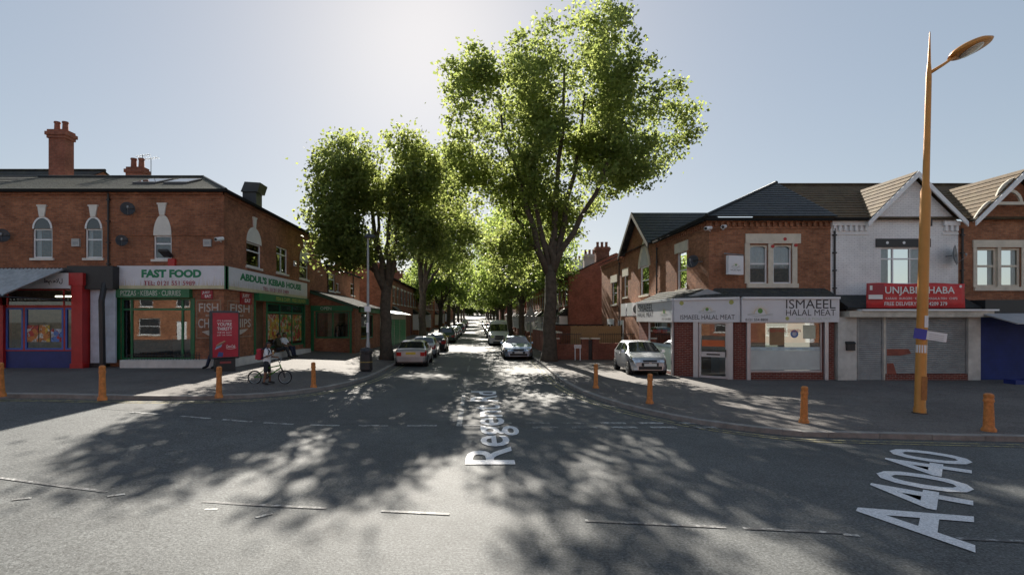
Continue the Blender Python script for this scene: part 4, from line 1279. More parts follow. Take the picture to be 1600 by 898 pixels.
for k, (a0, a1, z0, z1, lb, c) in enumerate(((11.75, 12.35, 1.5, 2.2, 'tan notice board on the butcher window', (0.3, 0.18, 0.09)), (13.1, 13.6, 1.75, 2.3, 'cream paper sheet high in the butcher window', (0.55, 0.55, 0.42)))):
    t = thing('window_notice', lb, 'notice', FG.p(a0, z0, .11)); mb = MB(); FG.box(mb, a0, a1, z0, z1, 0.056, 0.061); mb.build('sheet', mat('notice_%d' % k, c, 0.7, var=0.2), t); fix(t)
t = thing('window_sticker', 'blue and red round sticker on the butcher window', 'sticker', FG.p(12.8, 1.9, .1))
disc(FG, 12.75, 1.95, 0.16, 0.055).build('blue_disc', mat('sticker_blue', (0.08, 0.16, 0.4), 0.5), t, recalc=False)
disc(FG, 12.75, 1.95, 0.09, 0.053).build('inner_disc', mat('sticker_pale', (0.5, 0.5, 0.55), 0.5), t, recalc=False)
ftext('FRESH HALAL CHICKEN', FG, 11.7, 13.0, 2.02, 2.14, mat('red_vinyl_letters', (0.5, 0.06, 0.04), 0.5), t, 0.051, 0.01); fix(t)

# ------------------------------------------------------------------ white shop house with red banner
F3 = front(21.3); FG3 = front(20.45)
XW0, XW1 = XR + 0.002, 20.02
wh = thing('terraced_shop_building', 'white painted brick shop house with front gable and grey shutters', 'building')
w = (fx(1376, YU), fx(1446, YU), 3.98, 5.52)
mb = MB(); wall(mb, F3, XW0, XW1, 3.0, 6.6, [w])
mb.add([(16.2, 21.3, 6.6), (XW1, 21.3, 6.6), (18.11, 21.3, 8.45)], [(0, 1, 2)])
mb.build('wall', BRICK_W, wh, recalc=False)
window(wh, F3, *w, vs=(w[0] + .55, w[1] - .6), hs=(5.05,), sill=True, sillm=WHITE, curtain='sides')
mb = MB(); F3.box(mb, fx(1368, YU), fx(1453, YU), 5.53, 5.88, -0.05, 0.01); lb = mb.build('lintel', BLACK, wh)
for u in (1385, 1411, 1438): disc(F3, fx(u, YU), 5.71, 0.06, -0.054).build('lintel_boss', WHITE, lb, recalc=False)
for a0, a1 in ((XW0, 16.35), (19.35, XW1 - .01)):
    mb = MB()
    F3.box(mb, a0, a1, 6.42, 6.6, -0.12, 0.01)
    a = a0 + .12
    while a < a1 - .05: F3.box(mb, a - .05, a + .05, 6.2, 6.418, -0.1, 0.01); a += .22
    F3.box(mb, a0, a1, 6.06, 6.12, -0.04, 0.01)
    mb.build('cornice', WHITE, wh)
def gable_roof(parent, xl, xr, xp, zf, zp, Yf, m):
    """tiled front gable running back into the main slope"""
    mb = MB()
    yb = lambda z: 21.1 + (z - 6.66) / (9.12 - 6.66) * 4.1 + 0.15
    for xa in (xl, xr):
        zl = zf
        roof_plane(mb, (xa, Yf, zl), (xa, yb(zl), zl), (xp, Yf, zp), (xp, yb(zp), zp), 10)
    o = mb.build('gable_roof', m, parent)
    mb = MB()
    for xa in (xl, xr):
        mb.hexa([(xa, Yf - .06, zf - .22), (xa, Yf + .0, zf - .22), (xp, Yf + .0, zp - .26), (xp, Yf - .06, zp - .26), (xa, Yf - .06, zf - 0.02), (xa, Yf, zf - 0.02), (xp, Yf, zp - .01), (xp, Yf - .06, zp - .01)])
    mb.build('barge_board', WHITE, parent)
def main_roof(parent, x0, x1, m, xl=None):
    mb = MB()
    roof_plane(mb, (x0, 21.08, 6.66), (x1, 21.08, 6.66), (xl if xl is not None else x0, 25.2, 9.12), (x1, 25.2, 9.12), 14)
    roof_plane(mb, (x1, 29.4, 6.66), (x0, 29.4, 6.66), (x1, 25.2, 9.12), (xl if xl is not None else x0, 25.2, 9.12), 8)
    o = mb.build('roof', m, parent)
    MB().tube([(xl if xl is not None else x0, 25.2, 9.15), (x1, 25.2, 9.15)], 0.09, 8).build('ridge_tiles', m, o)
main_roof(wh, XR + .16, XW1 + .2, TILE_B, 14.45)
gable_roof(wh, 16.05, 20.15, 18.11, 6.55, 8.62, 21.02, TILE_B)
downpipe(wh, F3, XW0 + .12, 3.2, 6.3); gutter(wh, F3, XW0, 16.1, 6.66, -0.32)
# shop front: pilasters, canopy box, roller shutters
for u0, u1 in ((1308, 1337), (1511, 1530)): FG3.box(MB(), fx(u0, 20.45), fx(u1, 20.45), 0.05, 2.62, -0.06, 0.35).build('pilaster', mat('dirty_white_render', (0.55, 0.54, 0.5), 0.8, var=0.25, scale=1.5), wh)
mb = MB(); FG3.box(mb, fx(1318, 20.45), fx(1540, 20.45), 2.62, 2.86, -0.35, 0.5); mb.build('canopy_box', mat('dirty_cream', (0.5, 0.47, 0.4), 0.7, var=0.3, scale=2), wh)
mb = MB(); FG3.box(mb, fx(1336, 20.45), fx(1545, 20.45), 2.862, 2.93, -0.42, 0.5); mb.build('canopy_trim', WHITE, wh)
mb = MB(); mb.box(XW0, 20.3, 2.93, XW1, 21.29, 3.0); mb.prism([(XW0, 20.25, 3.0), (XW0, 21.29, 3.0), (XW0, 21.29, 3.55)], (XW1 - XW0, 0, 0)); mb.build('lean_to_roof', SLATE, wh)
SHUT = mat('grey_roller_shutter', (0.30, 0.31, 0.31), 0.5, 0.5, var=0.2, scale=3)
RUST = mat('rust_red_paint', (0.25, 0.07, 0.045), 0.7, var=0.25, scale=4)
def shutter(parent, fr, a0, a1, z0, z1, m, d=0.02):
    o = MB(); fr.box(o, a0 - .05, a0, z0, z1, d - .04, d + .05); fr.box(o, a1, a1 + .05, z0, z1, d - .04, d + .05)
    o = o.build('roller_shutter', m, parent)
    n = int((z1 - z0) / 0.078)
    src = None
    for k in range(n):
        mb = MB(); z = z0 + k * (z1 - z0) / n; hh = (z1 - z0) / n
        P = [[fr.p(a, z + hh * q, d - 0.018 * math.sin(math.pi * q)) for a in (a0, a1)] for q in (0, 0.3, 0.7, 0.97)]
        mb.grid(P).build('slat', m, o, recalc=False)
    return o
s1 = (fx(1341, 20.45), fx(1378, 20.45), 0.12, 2.62)
s2 = (fx(1385, 20.45), fx(1509, 20.45), 0.36, 2.62)
shutter(wh, FG3, *s1, SHUT); shutter(wh, FG3, *s2, SHUT)
mb = MB(); FG3.box(mb, fx(1382, 20.45), fx(1511, 20.45), 0.02, 0.355, -0.03, 0.12); mb.build('stall_riser', BRICK_D, wh)
mb = MB(); FG3.box(mb, s1[0] - .05, s1[1] + .05, 0.02, 0.118, -0.08, 0.1); mb.build('door_step', mat('step_concrete', (0.3, 0.29, 0.27), 0.9, var=0.2), wh)
for pts in (((1383, 545), (1420, 545), (1424, 552), (1408, 555), (1383, 555)), ((1383, 568), (1396, 567), (1400, 580), (1402, 588), (1383, 588))):
    mb = MB().prism([FG3.p(fx(u, 20.43), fz(v, 20.43), -0.012) for u, v in pts], (0, 0.006, 0)); mb.build('red_paint_patch', RUST, wh)
mb = MB(); FG3.box(mb, s1[1] + .052, s2[0] - .052, 0.12, 2.62, -0.03, 0.1); mb.build('mullion', mat('dirty_cream', (0.5, 0.47, 0.4), 0.7), wh)
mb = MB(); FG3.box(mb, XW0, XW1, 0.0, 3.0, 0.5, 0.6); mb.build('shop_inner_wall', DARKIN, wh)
# red banner
bn = thing('banner', 'red banner with white lettering sagging on the canopy of the white shop house', 'banner', (fx(1430, 20.2), 20.15, 2.95))
yb = 20.2
P = [[(fx(1354, yb) + (fx(1508, yb) - fx(1354, yb)) * k / 24, yb + 0.02 * math.sin(k * .9) + 0.012 * math.sin(k * 2.3 + j), 2.98 + 0.97 * j / 4 + 0.02 * math.sin(k * .5) * j / 4) for k in range(25)] for j in range(5)]
b = MB().grid(P).build('banner_sheet', mat('banner_red', (0.55, 0.03, 0.03), 0.5, var=0.2, scale=1.5), bn, smooth='all', recalc=False)
sol = b.modifiers.new('thickness', 'SOLIDIFY'); sol.thickness = 0.01
Bf = front(yb - .045)
bx = lambda u: fx(u, yb - .045)
ftext('UNJABI DHABA', Bf, bx(1383), bx(1492), 3.46, 3.82, TEXTWHITE, bn, 0, 0.015)
ftext('KARAHI · BURGERS · KEBABS · MASALA FISH · CHIPS', Bf, bx(1384), bx(1496), 3.31, 3.40, TEXTWHITE, bn, 0, 0.005)
ftext('FREE DELIVERY 0121 4209 379', Bf, bx(1382), bx(1480), 3.07, 3.22, TEXTWHITE, bn, 0, 0.012)
mb = MB(); Bf.box(mb, bx(1355), bx(1381), 3.3, 3.93, -0.004, 0.0); mb.build('dark_corner_panel', DKRED, bn)
mb = MB(); Bf.box(mb, bx(1357), bx(1379), 3.33, 3.5, -0.008, -0.0045); Bf.box(mb, bx(1359), bx(1363), 3.68, 3.86, -0.008, -0.0045); mb.build('white_patch', TEXTWHITE, bn)
disc(Bf, bx(1501), 3.83, 0.055, -0.002).build('ring_mark', TEXTWHITE, bn, recalc=False)
fix(bn)
t = thing('post_box', 'small black wall letter box on the white pilaster', 'letter box', (fx(1328, 20.38), 20.36, 1.3))
mb = MB(); mb.box(-.16, -.06, 0, .16, .03, .26); mb.prism([(-.18, -.1, .26), (-.18, .03, .26), (-.18, .03, .36)], (.36, 0, 0)); mb.build('box', BLACK, t)

# ------------------------------------------------------------------ brick gabled house at the right edge
rg = thing('terraced_shop_building', 'orange brick shop house with decorated arched gable and blue shutter', 'building')
XG0, XG1 = XW1 + .002, 25.6
ga, gb = (fx(1526, YU), fx(1558, YU), 3.88, 5.5), (fx(1563, YU), fx(1595, YU), 3.88, 5.5)
mb = MB(); wall(mb, F3, XG0, XG1, 3.0, 6.6, [ga, gb]); mb.add([(20.5, 21.3, 6.6), (24.2, 21.3, 6.6), (22.35, 21.3, 8.5)], [(0, 1, 2)])
mb.build('wall', BRICK_R, rg, recalc=False)
for h in (ga, gb): window(rg, F3, *h, hs=(4.75,), sill=False, m=CREAM, w=0.09, curtain='sides')
mb = MB(); F3.box(mb, fx(1519, YU), fx(1602, YU), 5.52, 5.82, -0.06, 0.01); F3.box(mb, fx(1521, YU), fx(1600, YU), 3.72, 3.876, -0.08, 0.05)
for a in (fx(1522.5, YU), fx(1560.5, YU), fx(1598, YU)): F3.box(mb, a - .07, a + .07, 3.88, 5.518, -0.04, 0.06)
mb.build('stone_surround', CREAM, rg)
main_roof(rg, XG0 + .2, XG1, TILE_B)
gable_roof(rg, 20.25, 24.45, 22.35, 6.55, 8.66, 20.8, TILE_B)
mb = MB()    # fretwork arches in the gable
for (ac, r, z0) in ((21.75, 0.55, 7.3), (22.95, 0.55, 7.3)):
    n = 10
    for k in range(n):
        q = lambda rr, a: (ac + rr * math.cos(a), 20.9, z0 + rr * math.sin(a))
        a0, a1 = math.pi * k / n, math.pi * (k + 1) / n
        A = [q(r, a0), q(r, a1), q(r - .12, a1), q(r - .12, a0)]
        mb.hexa(A + [(x, y + .07, z) for x, y, z in A])
n = 12
for k in range(n):
    q = lambda rr, a: (22.35 + rr * 1.0 * math.cos(a), 20.92, 7.3 + rr * .95 * math.sin(a))
    a0, a1 = math.pi * k / n, math.pi * (k + 1) / n
    A = [q(1.15, a0), q(1.15, a1), q(1.02, a1), q(1.02, a0)]
    mb.hexa(A + [(x, y + .07, z) for x, y, z in A])
mb.box(21.0, 20.86, 7.2, 23.7, 20.94, 7.32)
for s in (-1, 1):
    for k in range(6):
        a0, a1 = k / 6, (k + 1) / 6
        f = lambda t: (22.35 + s * (1.35 + 0.7 * t), 7.25 - 0.75 * t ** 1.6)
        (xa, za), (xb, zb) = f(a0), f(a1)
        A = [(xa, 20.9, za), (xb, 20.9, zb), (xb, 20.9, zb + .14), (xa, 20.9, za + .14)]
        mb.hexa(A + [(x, y + .06, z) for x, y, z in A])
mb.build('gable_fretwork', CREAM, rg)
mb = MB(); FG3.box(mb, fx(1530, 20.45), XG1, 2.62, 3.3, -0.25, 0.6); mb.build('fascia', BLACK, rg)
mb = MB(); mb.prism([(fx(1533, 20.2), 20.15, 2.72), (25.6, 20.15, 2.72), (25.6, 18.9, 2.35), (fx(1590, 18.9), 18.9, 2.35)], (0, 0, 0.05)); mb.build('canopy', mat('grey_canopy', (0.4, 0.4, 0.41), 0.6), rg)
shutter(rg, FG3, fx(1533, 20.45), 24.5, 0.06, 2.62, BLUE, 0.12)
mb = MB(); FG3.box(mb, XG0, XG1, 0.0, 3.0, 0.6, 0.7); mb.build('shop_inner_wall', DARKIN, rg)
downpipe(rg, F3, XG0 + .12, 3.2, 6.3)
t = thing('blue_crates', 'blue folded plastic crate on the pavement before the blue shutter', 'crate', (fx(1592, 19.2), 19.2, gz(21, 19) + 0.115))
mb = MB()
mb.box(-.35, -.22, 0, .35, .22, .02)
for a in (-.35, .33): mb.box(a, -.22, .02, a + .02, .22, .16)
for a in (-.22, .2): mb.box(-.33, a, .02, .33, a + .02, .16)
mb.build('crate_shell', BLUE, t)

# ------------------------------------------------------------------ fittings on the walls
def dish(label, fr, a, z, r=0.3, tilt=20, face=-25, m=None, arm=0.3):
    t = thing('satellite_dish', label, 'satellite dish', fr.p(a, z, 0))
    c = Vector(fr.n) * -arm
    ax = (Vector(-fr.n) + Vector((0, 0, math.tan(R(tilt)))) + Vector(fr.d) * math.tan(R(face))).normalized()
    Q = ax.to_track_quat('Z', 'Y')
    P = [[c + Q @ Vector((rr * math.cos(2 * math.pi * k / 18), rr * math.sin(2 * math.pi * k / 18) * 1.08, 0.25 * rr * rr / r)) for k in range(19)] for rr in (0.001, r * .4, r * .75, r)]
    o = MB().grid(P).build('reflector', m or DARKMETAL, t, smooth='all', recalc=False)
    o.modifiers.new('thickness', 'SOLIDIFY').thickness = 0.012
    MB().tube([(0, 0, 0), c - ax * 0.03], 0.022, 8).build('wall_arm', GREYMETAL, t)
    MB().tube([c + Q @ Vector((0, -r * .95, 0.2 * r)), c + Q @ Vector((0, -r * .25, r * 1.1))], 0.012, 6).build('feed_arm', GREYMETAL, t)
    MB().lathe([(0.03, 0), (0.04, 0.05), (0.03, 0.1)], c + Q @ Vector((0, -r * .2, r * 1.05)), 8).build('receiver', GREYMETAL, t)
dish('black satellite dish high on the kebab house front wall', F, fx(207, YF), 7.05, 0.26, 10, 35)
dish('smaller black satellite dish below another on the kebab house wall', F, fx(198, YF), 5.75, 0.22, 10, 35)
dish('black satellite dish on the wall above the corrugated awning', F, fx(14, YF), 5.95, 0.26, 10, 35)
dish('dark satellite dish on the side wall of the orange brick butcher building', SU, 21.9, 5.0, 0.26, 15, -40, arm=0.4)
dish('grey oval satellite dish between white shop house and brick gable house', F3, fx(1478, YU), 5.15, 0.38, 5, 40, m=GREYMETAL)
t = thing('alarm_box', 'small grey alarm box on the kebab house front wall', 'alarm box', F.p(fx(325, YF), 5.55, 0)); MB().box(-.16, -.09, 0, .16, -.002, .3).build('case', mat('pale_grey_plastic', (0.4, 0.4, 0.39), 0.5), t)
MB().box(-.1, -.1, .08, .1, -.092, .2).build('cover', GREYMETAL, t)
t = thing('alarm_box', 'small grey alarm box between two arched windows above the awning shop', 'alarm box', F.p(fx(120, YF), 5.55, 0)); MB().box(-.16, -.09, 0, .16, -.002, .32).build('case', mat('pale_grey_plastic', (0.4, 0.4, 0.39), 0.5), t)
MB().box(-.1, -.1, .08, .1, -.092, .2).build('cover', GREYMETAL, t)
t = thing('alarm_box', 'white alarm box between windows over the ABDUL\'S sign', 'alarm box', S.p(29.5, 5.6, 0)); MB().box(.002, -.12, 0, .1, .12, .3).build('case', WHITE, t)
MB().box(.102, -.08, .06, .11, .08, .2).build('cover', GREYMETAL, t)
def cctv(label, p, dx, dy):
    t = thing('security_camera', label, 'camera', p)
    n = Vector((dx, dy, 0)).normalized()
    MB().tube([(0, 0, 0), n * .22, n * .24 + Vector((0, 0, .06))], 0.025, 8).build('bracket', WHITE, t)
    a = Vector((-n.y, n.x, 0)) * 0.0 + n
    c = n * .3 + Vector((0, 0, .08)); q = Vector((n.x - .6, n.y, -.25)).normalized()
    MB().tube([c - q * .16, c + q * .22], [0.075, 0.085], 10).build('housing', WHITE, t)
    MB().tube([c + q * .221, c + q * .24], 0.06, 10).build('lens', BLACK, t)
cctv('white security camera on the corner above the FAST FOOD sign', (XS - .1, YF, 5.75), 0.3, -1)
cctv('white security camera at the brick corner above the butcher', (XU + .05, YU, 6.2), -.7, -1)
cctv('second white security camera beside another on the butcher corner', (XU + .55, YU, 6.25), -.2, -1)
t = thing('flood_light', 'black flood light over a red alarm bell under the arched window', 'flood light', F.p(fx(266, YF), 5.0, 0))
MB().prism([(-.2, -.12, .1), (.2, -.12, .1), (.2, -.5, .3), (-.2, -.5, .3)], (0, 0, .08)).build('lamp_head', BLACK, t)
MB().tube([(0, 0, .1), (0, -.3, .22)], .02, 6).build('arm', BLACK, t)
MB().box(-.02, -.14, -.27, .26, -.002, .04).build('bell_box', RED, t)
# projecting box sign of the butcher
t = thing('projecting_sign', 'white box sign with sunrise logo projecting from the orange brick wall', 'sign', FU.p(fx(1142, YU), 4.45, 0))
cp = Vector((0, -.55, 0))
Fp = Fr((fx(1127, YU), YU - .62), (0.96, 0.28), (-0.28, 0.96))
mb = MB(); Fp.box(mb, 0, 0.74, 4.35, 5.12, 0, 0.14); mb.build('sign_box', PLAINW, t)
sun_logo(t, Fp, 0.36, 4.68, 0.2, -0.003)
ftext('HALAL MEAT', Fp, 0.1, 0.62, 4.5, 4.56, TEXTDARK, t, -0.004)
MB().tube([FU.p(fx(1119, YU), 5.18, -.7), FU.p(fx(1160, YU), 5.2, -.05)], .025, 6).build('hanger_bar', GREYMETAL, t); fix(t)
t = thing('flood_light', 'cream round flood light on the side wall of the butcher building', 'flood light', SU.p(22.75, 4.95, 0))
MB().lathe([(0.12, -.1), (0.15, 0), (0.1, .12), (0.03, .17)], (-.2, 0, 0), 12).build('lamp_head', CREAM, t, smooth=True); MB().tube([(0, 0, 0), (-.2, 0, 0)], .02, 6).build('arm', GREYMETAL, t)
# air conditioning units
for k, (y0, lb) in enumerate(((27.6, 'white air conditioning unit next to the butcher fascia sign'), (29.3, 'white air conditioning unit behind another on the side wall'), (30.6, 'grey edged air conditioning unit last in the row of three'))):
    t = thing('air_conditioner', lb, 'air conditioner', (XU - .42, y0, 2.75))
    MB().box(-.35, -.02, 0, .3, 1.0, .75).build('case', WHITE, t)
    mb = MB()
    for r in (.12, .2, .28): mb.tube([(-.02 + r * math.cos(2 * math.pi * q / 20), -.03, .38 + r * math.sin(2 * math.pi * q / 20)) for q in range(21)], 0.012, 5)
    mb.build('fan_guard', DARKMETAL, t)
    MB().lathe([(0.29, 0), (0.29, 0.01)], (0, 0, 0), 20).build('fan_disc', BLACK, t).matrix_basis = Matrix.Translation((-.02, -.022, .38)) @ Matrix.Rotation(R(90), 4, 'X')
    mb = MB(); mb.box(.3, .1, -.06, .419, .16, .04); mb.box(.3, .8, -.06, .419, .86, .04); mb.box(-.3, .1, -.05, .3, .16, -.002); mb.box(-.3, .8, -.05, .3, .86, -.002); mb.build('bracket', GREYMETAL, t)
# white doors on the side wing
mb = MB(); SU.box(mb, 33.6, 34.9, 0.2, 2.5, -0.04, -0.003); SU.box(mb, 36.0, 37.8, 0.2, 2.6, -0.04, -0.003)
dr = mb.build('door', WHITE, bt)
for a0, a1 in ((33.8, 34.2), (34.4, 34.7), (36.2, 36.8), (37.0, 37.6)): MB().quad(SU.p(a0, 1.4, -.045), SU.p(a1, 1.4, -.045), SU.p(a1, 2.2, -.045), SU.p(a0, 2.2, -.045)).build('pane', DARKGLASS, dr, recalc=False)
# ================================================================== TREES
BARK = mat('plane_tree_bark', (0.085, 0.068, 0.05), 0.95, var=0.4, scale=5, bump=1.0, bscale=14)
BARK2 = mat('plane_tree_twigs', (0.075, 0.062, 0.045), 0.95, var=0.3, scale=5)
LEAF = leaf_mat('plane_leaves', (0.09, 0.125, 0.035), 0.6, (0.40, 0.48, 0.14))
LEAF_D = leaf_mat('darker_plane_leaves', (0.09, 0.12, 0.035), 0.6, (0.38, 0.45, 0.13))
LEAF_Y = leaf_mat('sunlit_plane_leaves', (0.10, 0.14, 0.035), 0.62, (0.42, 0.54, 0.14))

def make_tree_mesh(seed, lobes, fork, trunk_r, n_clusters, n_leaves, leaf, limbs=6, cl_r=0.62, trunk_lean=(0, 0), limb_in=0.7):
    """lobes: (x, y, z, rx, ry, rz) ellipsoids of the crown; returns trunk MB, twig MB, leaf arrays"""
    rng = np.random.default_rng(seed)
    rr = random.Random(seed)
    L = np.array(lobes, float)
    vol = L[:, 3] * L[:, 4] * L[:, 5]
    cen = []
    pick = rng.choice(len(L), size=n_clusters * 2, p=vol ** 0.8 / (vol ** 0.8).sum())
    for k in pick:
        d = rng.normal(size=3); d /= np.linalg.norm(d)
        rad = rng.uniform(0.12, 1.0) ** 0.45
        q = L[k, :3] + d * L[k, 3:] * rad
        cen.append(q)
    cen = np.array(cen)
    # patchy: carve gaps with a smooth pseudo noise
    f = np.sin(cen[:, 0] * 1.3 + seed) + np.sin(cen[:, 1] * 1.1 + 2 * seed) + np.sin(cen[:, 2] * 1.5 + 0.7 * cen[:, 0]) + rng.normal(size=len(cen)) * 0.7
    cen = cen[np.argsort(-f)][:n_clusters]
    # trunk and limbs
    fk = Vector((trunk_lean[0], trunk_lean[1], fork))
    tr = MB()
    pts, rad = [], []
    for k in range(9):
        t = k / 8
        p = Vector((fk.x * t, fk.y * t, -0.3 + (fork + 0.3) * t)) + Vector((rr.uniform(-.05, .05), rr.uniform(-.05, .05), 0))
        pts.append(p); rad.append(trunk_r * (1.45 if k == 0 else 1.15 if k == 1 else 1.0 - 0.22 * t))
    tr.tube(pts, rad, 14)
    nodes = [list(fk)]; nr = [trunk_r * 0.7]
    order = sorted(range(len(L)), key=lambda i: -vol[i])
    for j in range(limbs):
        c = L[order[j % len(L)], :3] + rng.normal(size=3) * L[order[j % len(L)], 3:] * 0.25
        c = np.array([fk.x + (c[0] - fk.x) * limb_in, fk.y + (c[1] - fk.y) * limb_in, c[2]])
        c = Vector(c)
        d = c - fk
        lp, lr = [], []
        side = Vector((d.x, d.y, 0))
        for k in range(8):
            t = k / 7 * 0.92
            p = fk + Vector((d.x * (t ** 0.85), d.y * (t ** 0.85), d.z * (t ** 1.15))) + Vector((rr.uniform(-.18, .18), rr.uniform(-.18, .18), 0)) * (1 if 0 < k else 0)
            if k == 0: p = fk - Vector((0, 0, 0.5)) + side.normalized() * trunk_r * 0.3
            lp.append(p); lr.append(trunk_r * 0.48 * (1 - 0.9 * t) + 0.025)
            if k > 0: nodes.append(list(p)); nr.append(lr[-1])
        tr.tube(lp, lr, 9)
    # twigs: attach each cluster to the nearest node below it
    tw = MB()
    nodes = list(map(np.array, nodes))
    order = np.argsort(np.linalg.norm(cen - np.array(fk), axis=1))
    fkv = np.array(fk)
    NA = np.array(nodes); NR = list(nr)
    for i in order:
        q = cen[i]
        dist = np.linalg.norm(NA - q, axis=1) + np.where(NA[:, 2] > q[2] + 0.4, 2.0, 0)
        k = int(dist.argmin())
        p = NA[k]
        r0 = min(NR[k] * 0.6, 0.016 + 0.016 * np.linalg.norm(q - p))
        mid = (p + q) / 2 + rng.normal(size=3) * 0.12 + np.array([0, 0, 0.08])
        tw.tube([p, mid, q], [r0, r0 * 0.7, r0 * 0.4], 4, cap=False)
        NA = np.vstack([NA, mid, q]); NR += [r0 * 0.8, r0 * 0.6]
    # leaves
    M = len(cen) * n_leaves
    c = np.repeat(cen, n_leaves, axis=0)
    cr = np.repeat(rng.uniform(0.6, 1.25, len(cen)) * cl_r, n_leaves)[:, None]
    off = rng.normal(size=(M, 3)) * 0.55
    P = c + off * cr * np.array([1, 1, 0.75])
    s = rng.uniform(0.65, 1.25, M)[:, None] * leaf
    nrm = rng.normal(size=(M, 3)) + np.array([0, -0.1, 0.75]); nrm /= np.linalg.norm(nrm, axis=1)[:, None]
    a = np.cross(nrm, rng.normal(size=(M, 3))); a /= np.linalg.norm(a, axis=1)[:, None]
    b = np.cross(nrm, a)
    fold = nrm * s * 0.18
    V = np.stack([P - a * s * .5, P - b * s * .42 - fold + a * s * .08, P + a * s * .5, P + b * s * .42 - fold + a * s * .08], axis=1).reshape(-1, 3)
    return tr, tw, V

def leaf_mesh(name, V, m):
    n = len(V) // 4
    me = bpy.data.meshes.new(name)
    me.vertices.add(len(V)); me.vertices.foreach_set('co', V.reshape(-1).astype(np.float32))
    me.loops.add(len(V)); me.loops.foreach_set('vertex_index', np.arange(len(V), dtype=np.int32))
    me.polygons.add(n)
    me.polygons.foreach_set('loop_start', np.arange(0, len(V), 4, dtype=np.int32))
    try: me.polygons.foreach_set('loop_total', np.full(n, 4, dtype=np.int32))
    except Exception: pass
    me.update(calc_edges=True)
    me.validate()
    me.materials.append(m)
    return me

def tree(label, loc, rotz, data, m, group=None, name='plane_tree'):
    tr, tw, V = data
    t = thing(name, label, 'tree', loc, rotz, group)
    o = tr.build('trunk', BARK, t, smooth='all')
    tw.build('branches', BARK2, o, smooth='all', recalc=False)
    me = leaf_mesh('crown', V, m)
    o = bpy.data.objects.new('crown', me); COL.objects.link(o); o.parent = t
    return t

def px_lobes(lst, u0, ppm, depth):
    return [((u - u0) / ppm, dy, 2.5 + (500 - v) / ppm, ru / ppm, depth * k, rv / ppm) for u, v, ru, rv, dy, k in lst]

TL = lambda x, y: (x, y, gz(x, y) + 0.1)
big = px_lobes([(905, 130, 105, 118, 0, 1), (790, 190, 88, 112, -.5, 1), (985, 195, 95, 95, .3, 1), (880, 265, 150, 70, 0, 1.1), (912, 52, 62, 52, 0, .6), (1035, 225, 50, 45, -.3, .6),
                (760, 330, 62, 85, .8, .8), (880, 355, 35, 48, 2.2, .6), (985, 255, 60, 36, 0, .7), (735, 250, 42, 60, 0, .6), (860, 340, 70, 45, .5, .7), (800, 400, 48, 50, 1.0, .6), (732, 180, 40, 66, -2.2, .8), (770, 115, 48, 48, -2, .6)], 857, 26.8, 4.3)  # last two lobes added towards the viewer so their shadow fills the road
tree('tall plane tree with forked trunk beside the brick garden wall', TL(4.25, 29.9), 0, make_tree_mesh(3, big, 5.6, 0.40, 1500, 46, 0.20, 8, 0.62, (0.05, 0)), LEAF)
l1 = px_lobes([(568, 290, 72, 70, 0, 1), (622, 280, 68, 62, 0, 1), (530, 340, 42, 58, -.6, .8), (600, 370, 95, 52, 0, 1), (655, 330, 58, 82, .4, .9), (545, 400, 52, 28, -.5, .6), (545, 250, 45, 32, 0, .6)], 603, 26.8, 4.0)
tree('broad dark plane tree behind the grey lamp post and litter bin', TL(-5.3, 29.9), 0, make_tree_mesh(11, l1, 4.6, 0.36, 900, 46, 0.195, 7, 0.6), LEAF_D)
l2 = px_lobes([(672, 300, 55, 70, 0, 1), (690, 350, 55, 60, 0, 1), (655, 360, 55, 60, 0, 1), (700, 400, 45, 45, 0, .8), (648, 275, 28, 36, 0, .6)], 660, 16, 4.5)
tree('second plane tree along the terrace behind the parked silver hatchback', TL(-5.3, 50), 0, make_tree_mesh(17, l2, 5.4, 0.38, 750, 36, 0.25, 6, 0.75), LEAF)
def generic(seed, h, r):
    rng = random.Random(seed)
    lo = [(0, 0, h * .68, r * .75, r * .75, h * .26)]
    for k in range(6):
        a = k * 1.05 + rng.uniform(-.3, .3)
        lo.append((math.cos(a) * r * .55, math.sin(a) * r * .55, h * rng.uniform(.45, .62), r * rng.uniform(.4, .55), r * rng.uniform(.4, .55), h * rng.uniform(.13, .2)))
    return lo
gA = make_tree_mesh(23, generic(5, 16.5, 6.6), 5.0, 0.38, 700, 34, 0.28, 7, 0.8)
gB = make_tree_mesh(29, generic(9, 14.5, 6.0), 4.4, 0.34, 620, 34, 0.28, 6, 0.8)
protoA = tree('plane tree just behind the tall forked one, overhanging the white van', TL(4.25, 48.5), 0.4, gA, LEAF_Y, 'avenue of plane trees')
protoA.scale = (.85, .85, .9)
protoB = tree('third plane tree on the terrace side of the side road', TL(-5.3, 75), 1.0, gB, LEAF_Y, 'avenue of plane trees')
far_trees = [(4.25, 66, 0), (4.25, 84, 1), (-5.3, 96, 0), (4.3, 106, 0), (-5.3, 120, 1), (4.3, 130, 1), (-5.3, 146, 0), (4.3, 158, 0), (-5.3, 175, 1), (4.3, 190, 1), (-5.3, 210, 0), (4.3, 225, 0)]
for k, (x, y, w) in enumerate(far_trees):
    o = copy_tree(protoA if w == 0 else protoB)
    o.location = TL(x, y); o.rotation_euler = (0, 0, k * 1.7); s = random.Random(k).uniform(.88, 1.1); o.scale = (s, s, s)
    o['label'] = 'distant plane tree in the avenue lining the butcher side of the side road' if x > 0 else 'distant plane tree in the avenue lining the terrace side of the side road'
for k, (x, y, s) in enumerate(((-16, 255, 1.1), (-3, 262, 1.0), (9, 258, 1.15), (22, 240, 1.1), (-30, 235, 1.1))):
    o = copy_tree(protoA); o.location = TL(x, y); o.rotation_euler = (0, 0, k * 2.1); o.scale = (s, s, s)
    o['label'] = 'plane tree closing the far end of the avenue'; o['group'] = 'trees closing the far end'

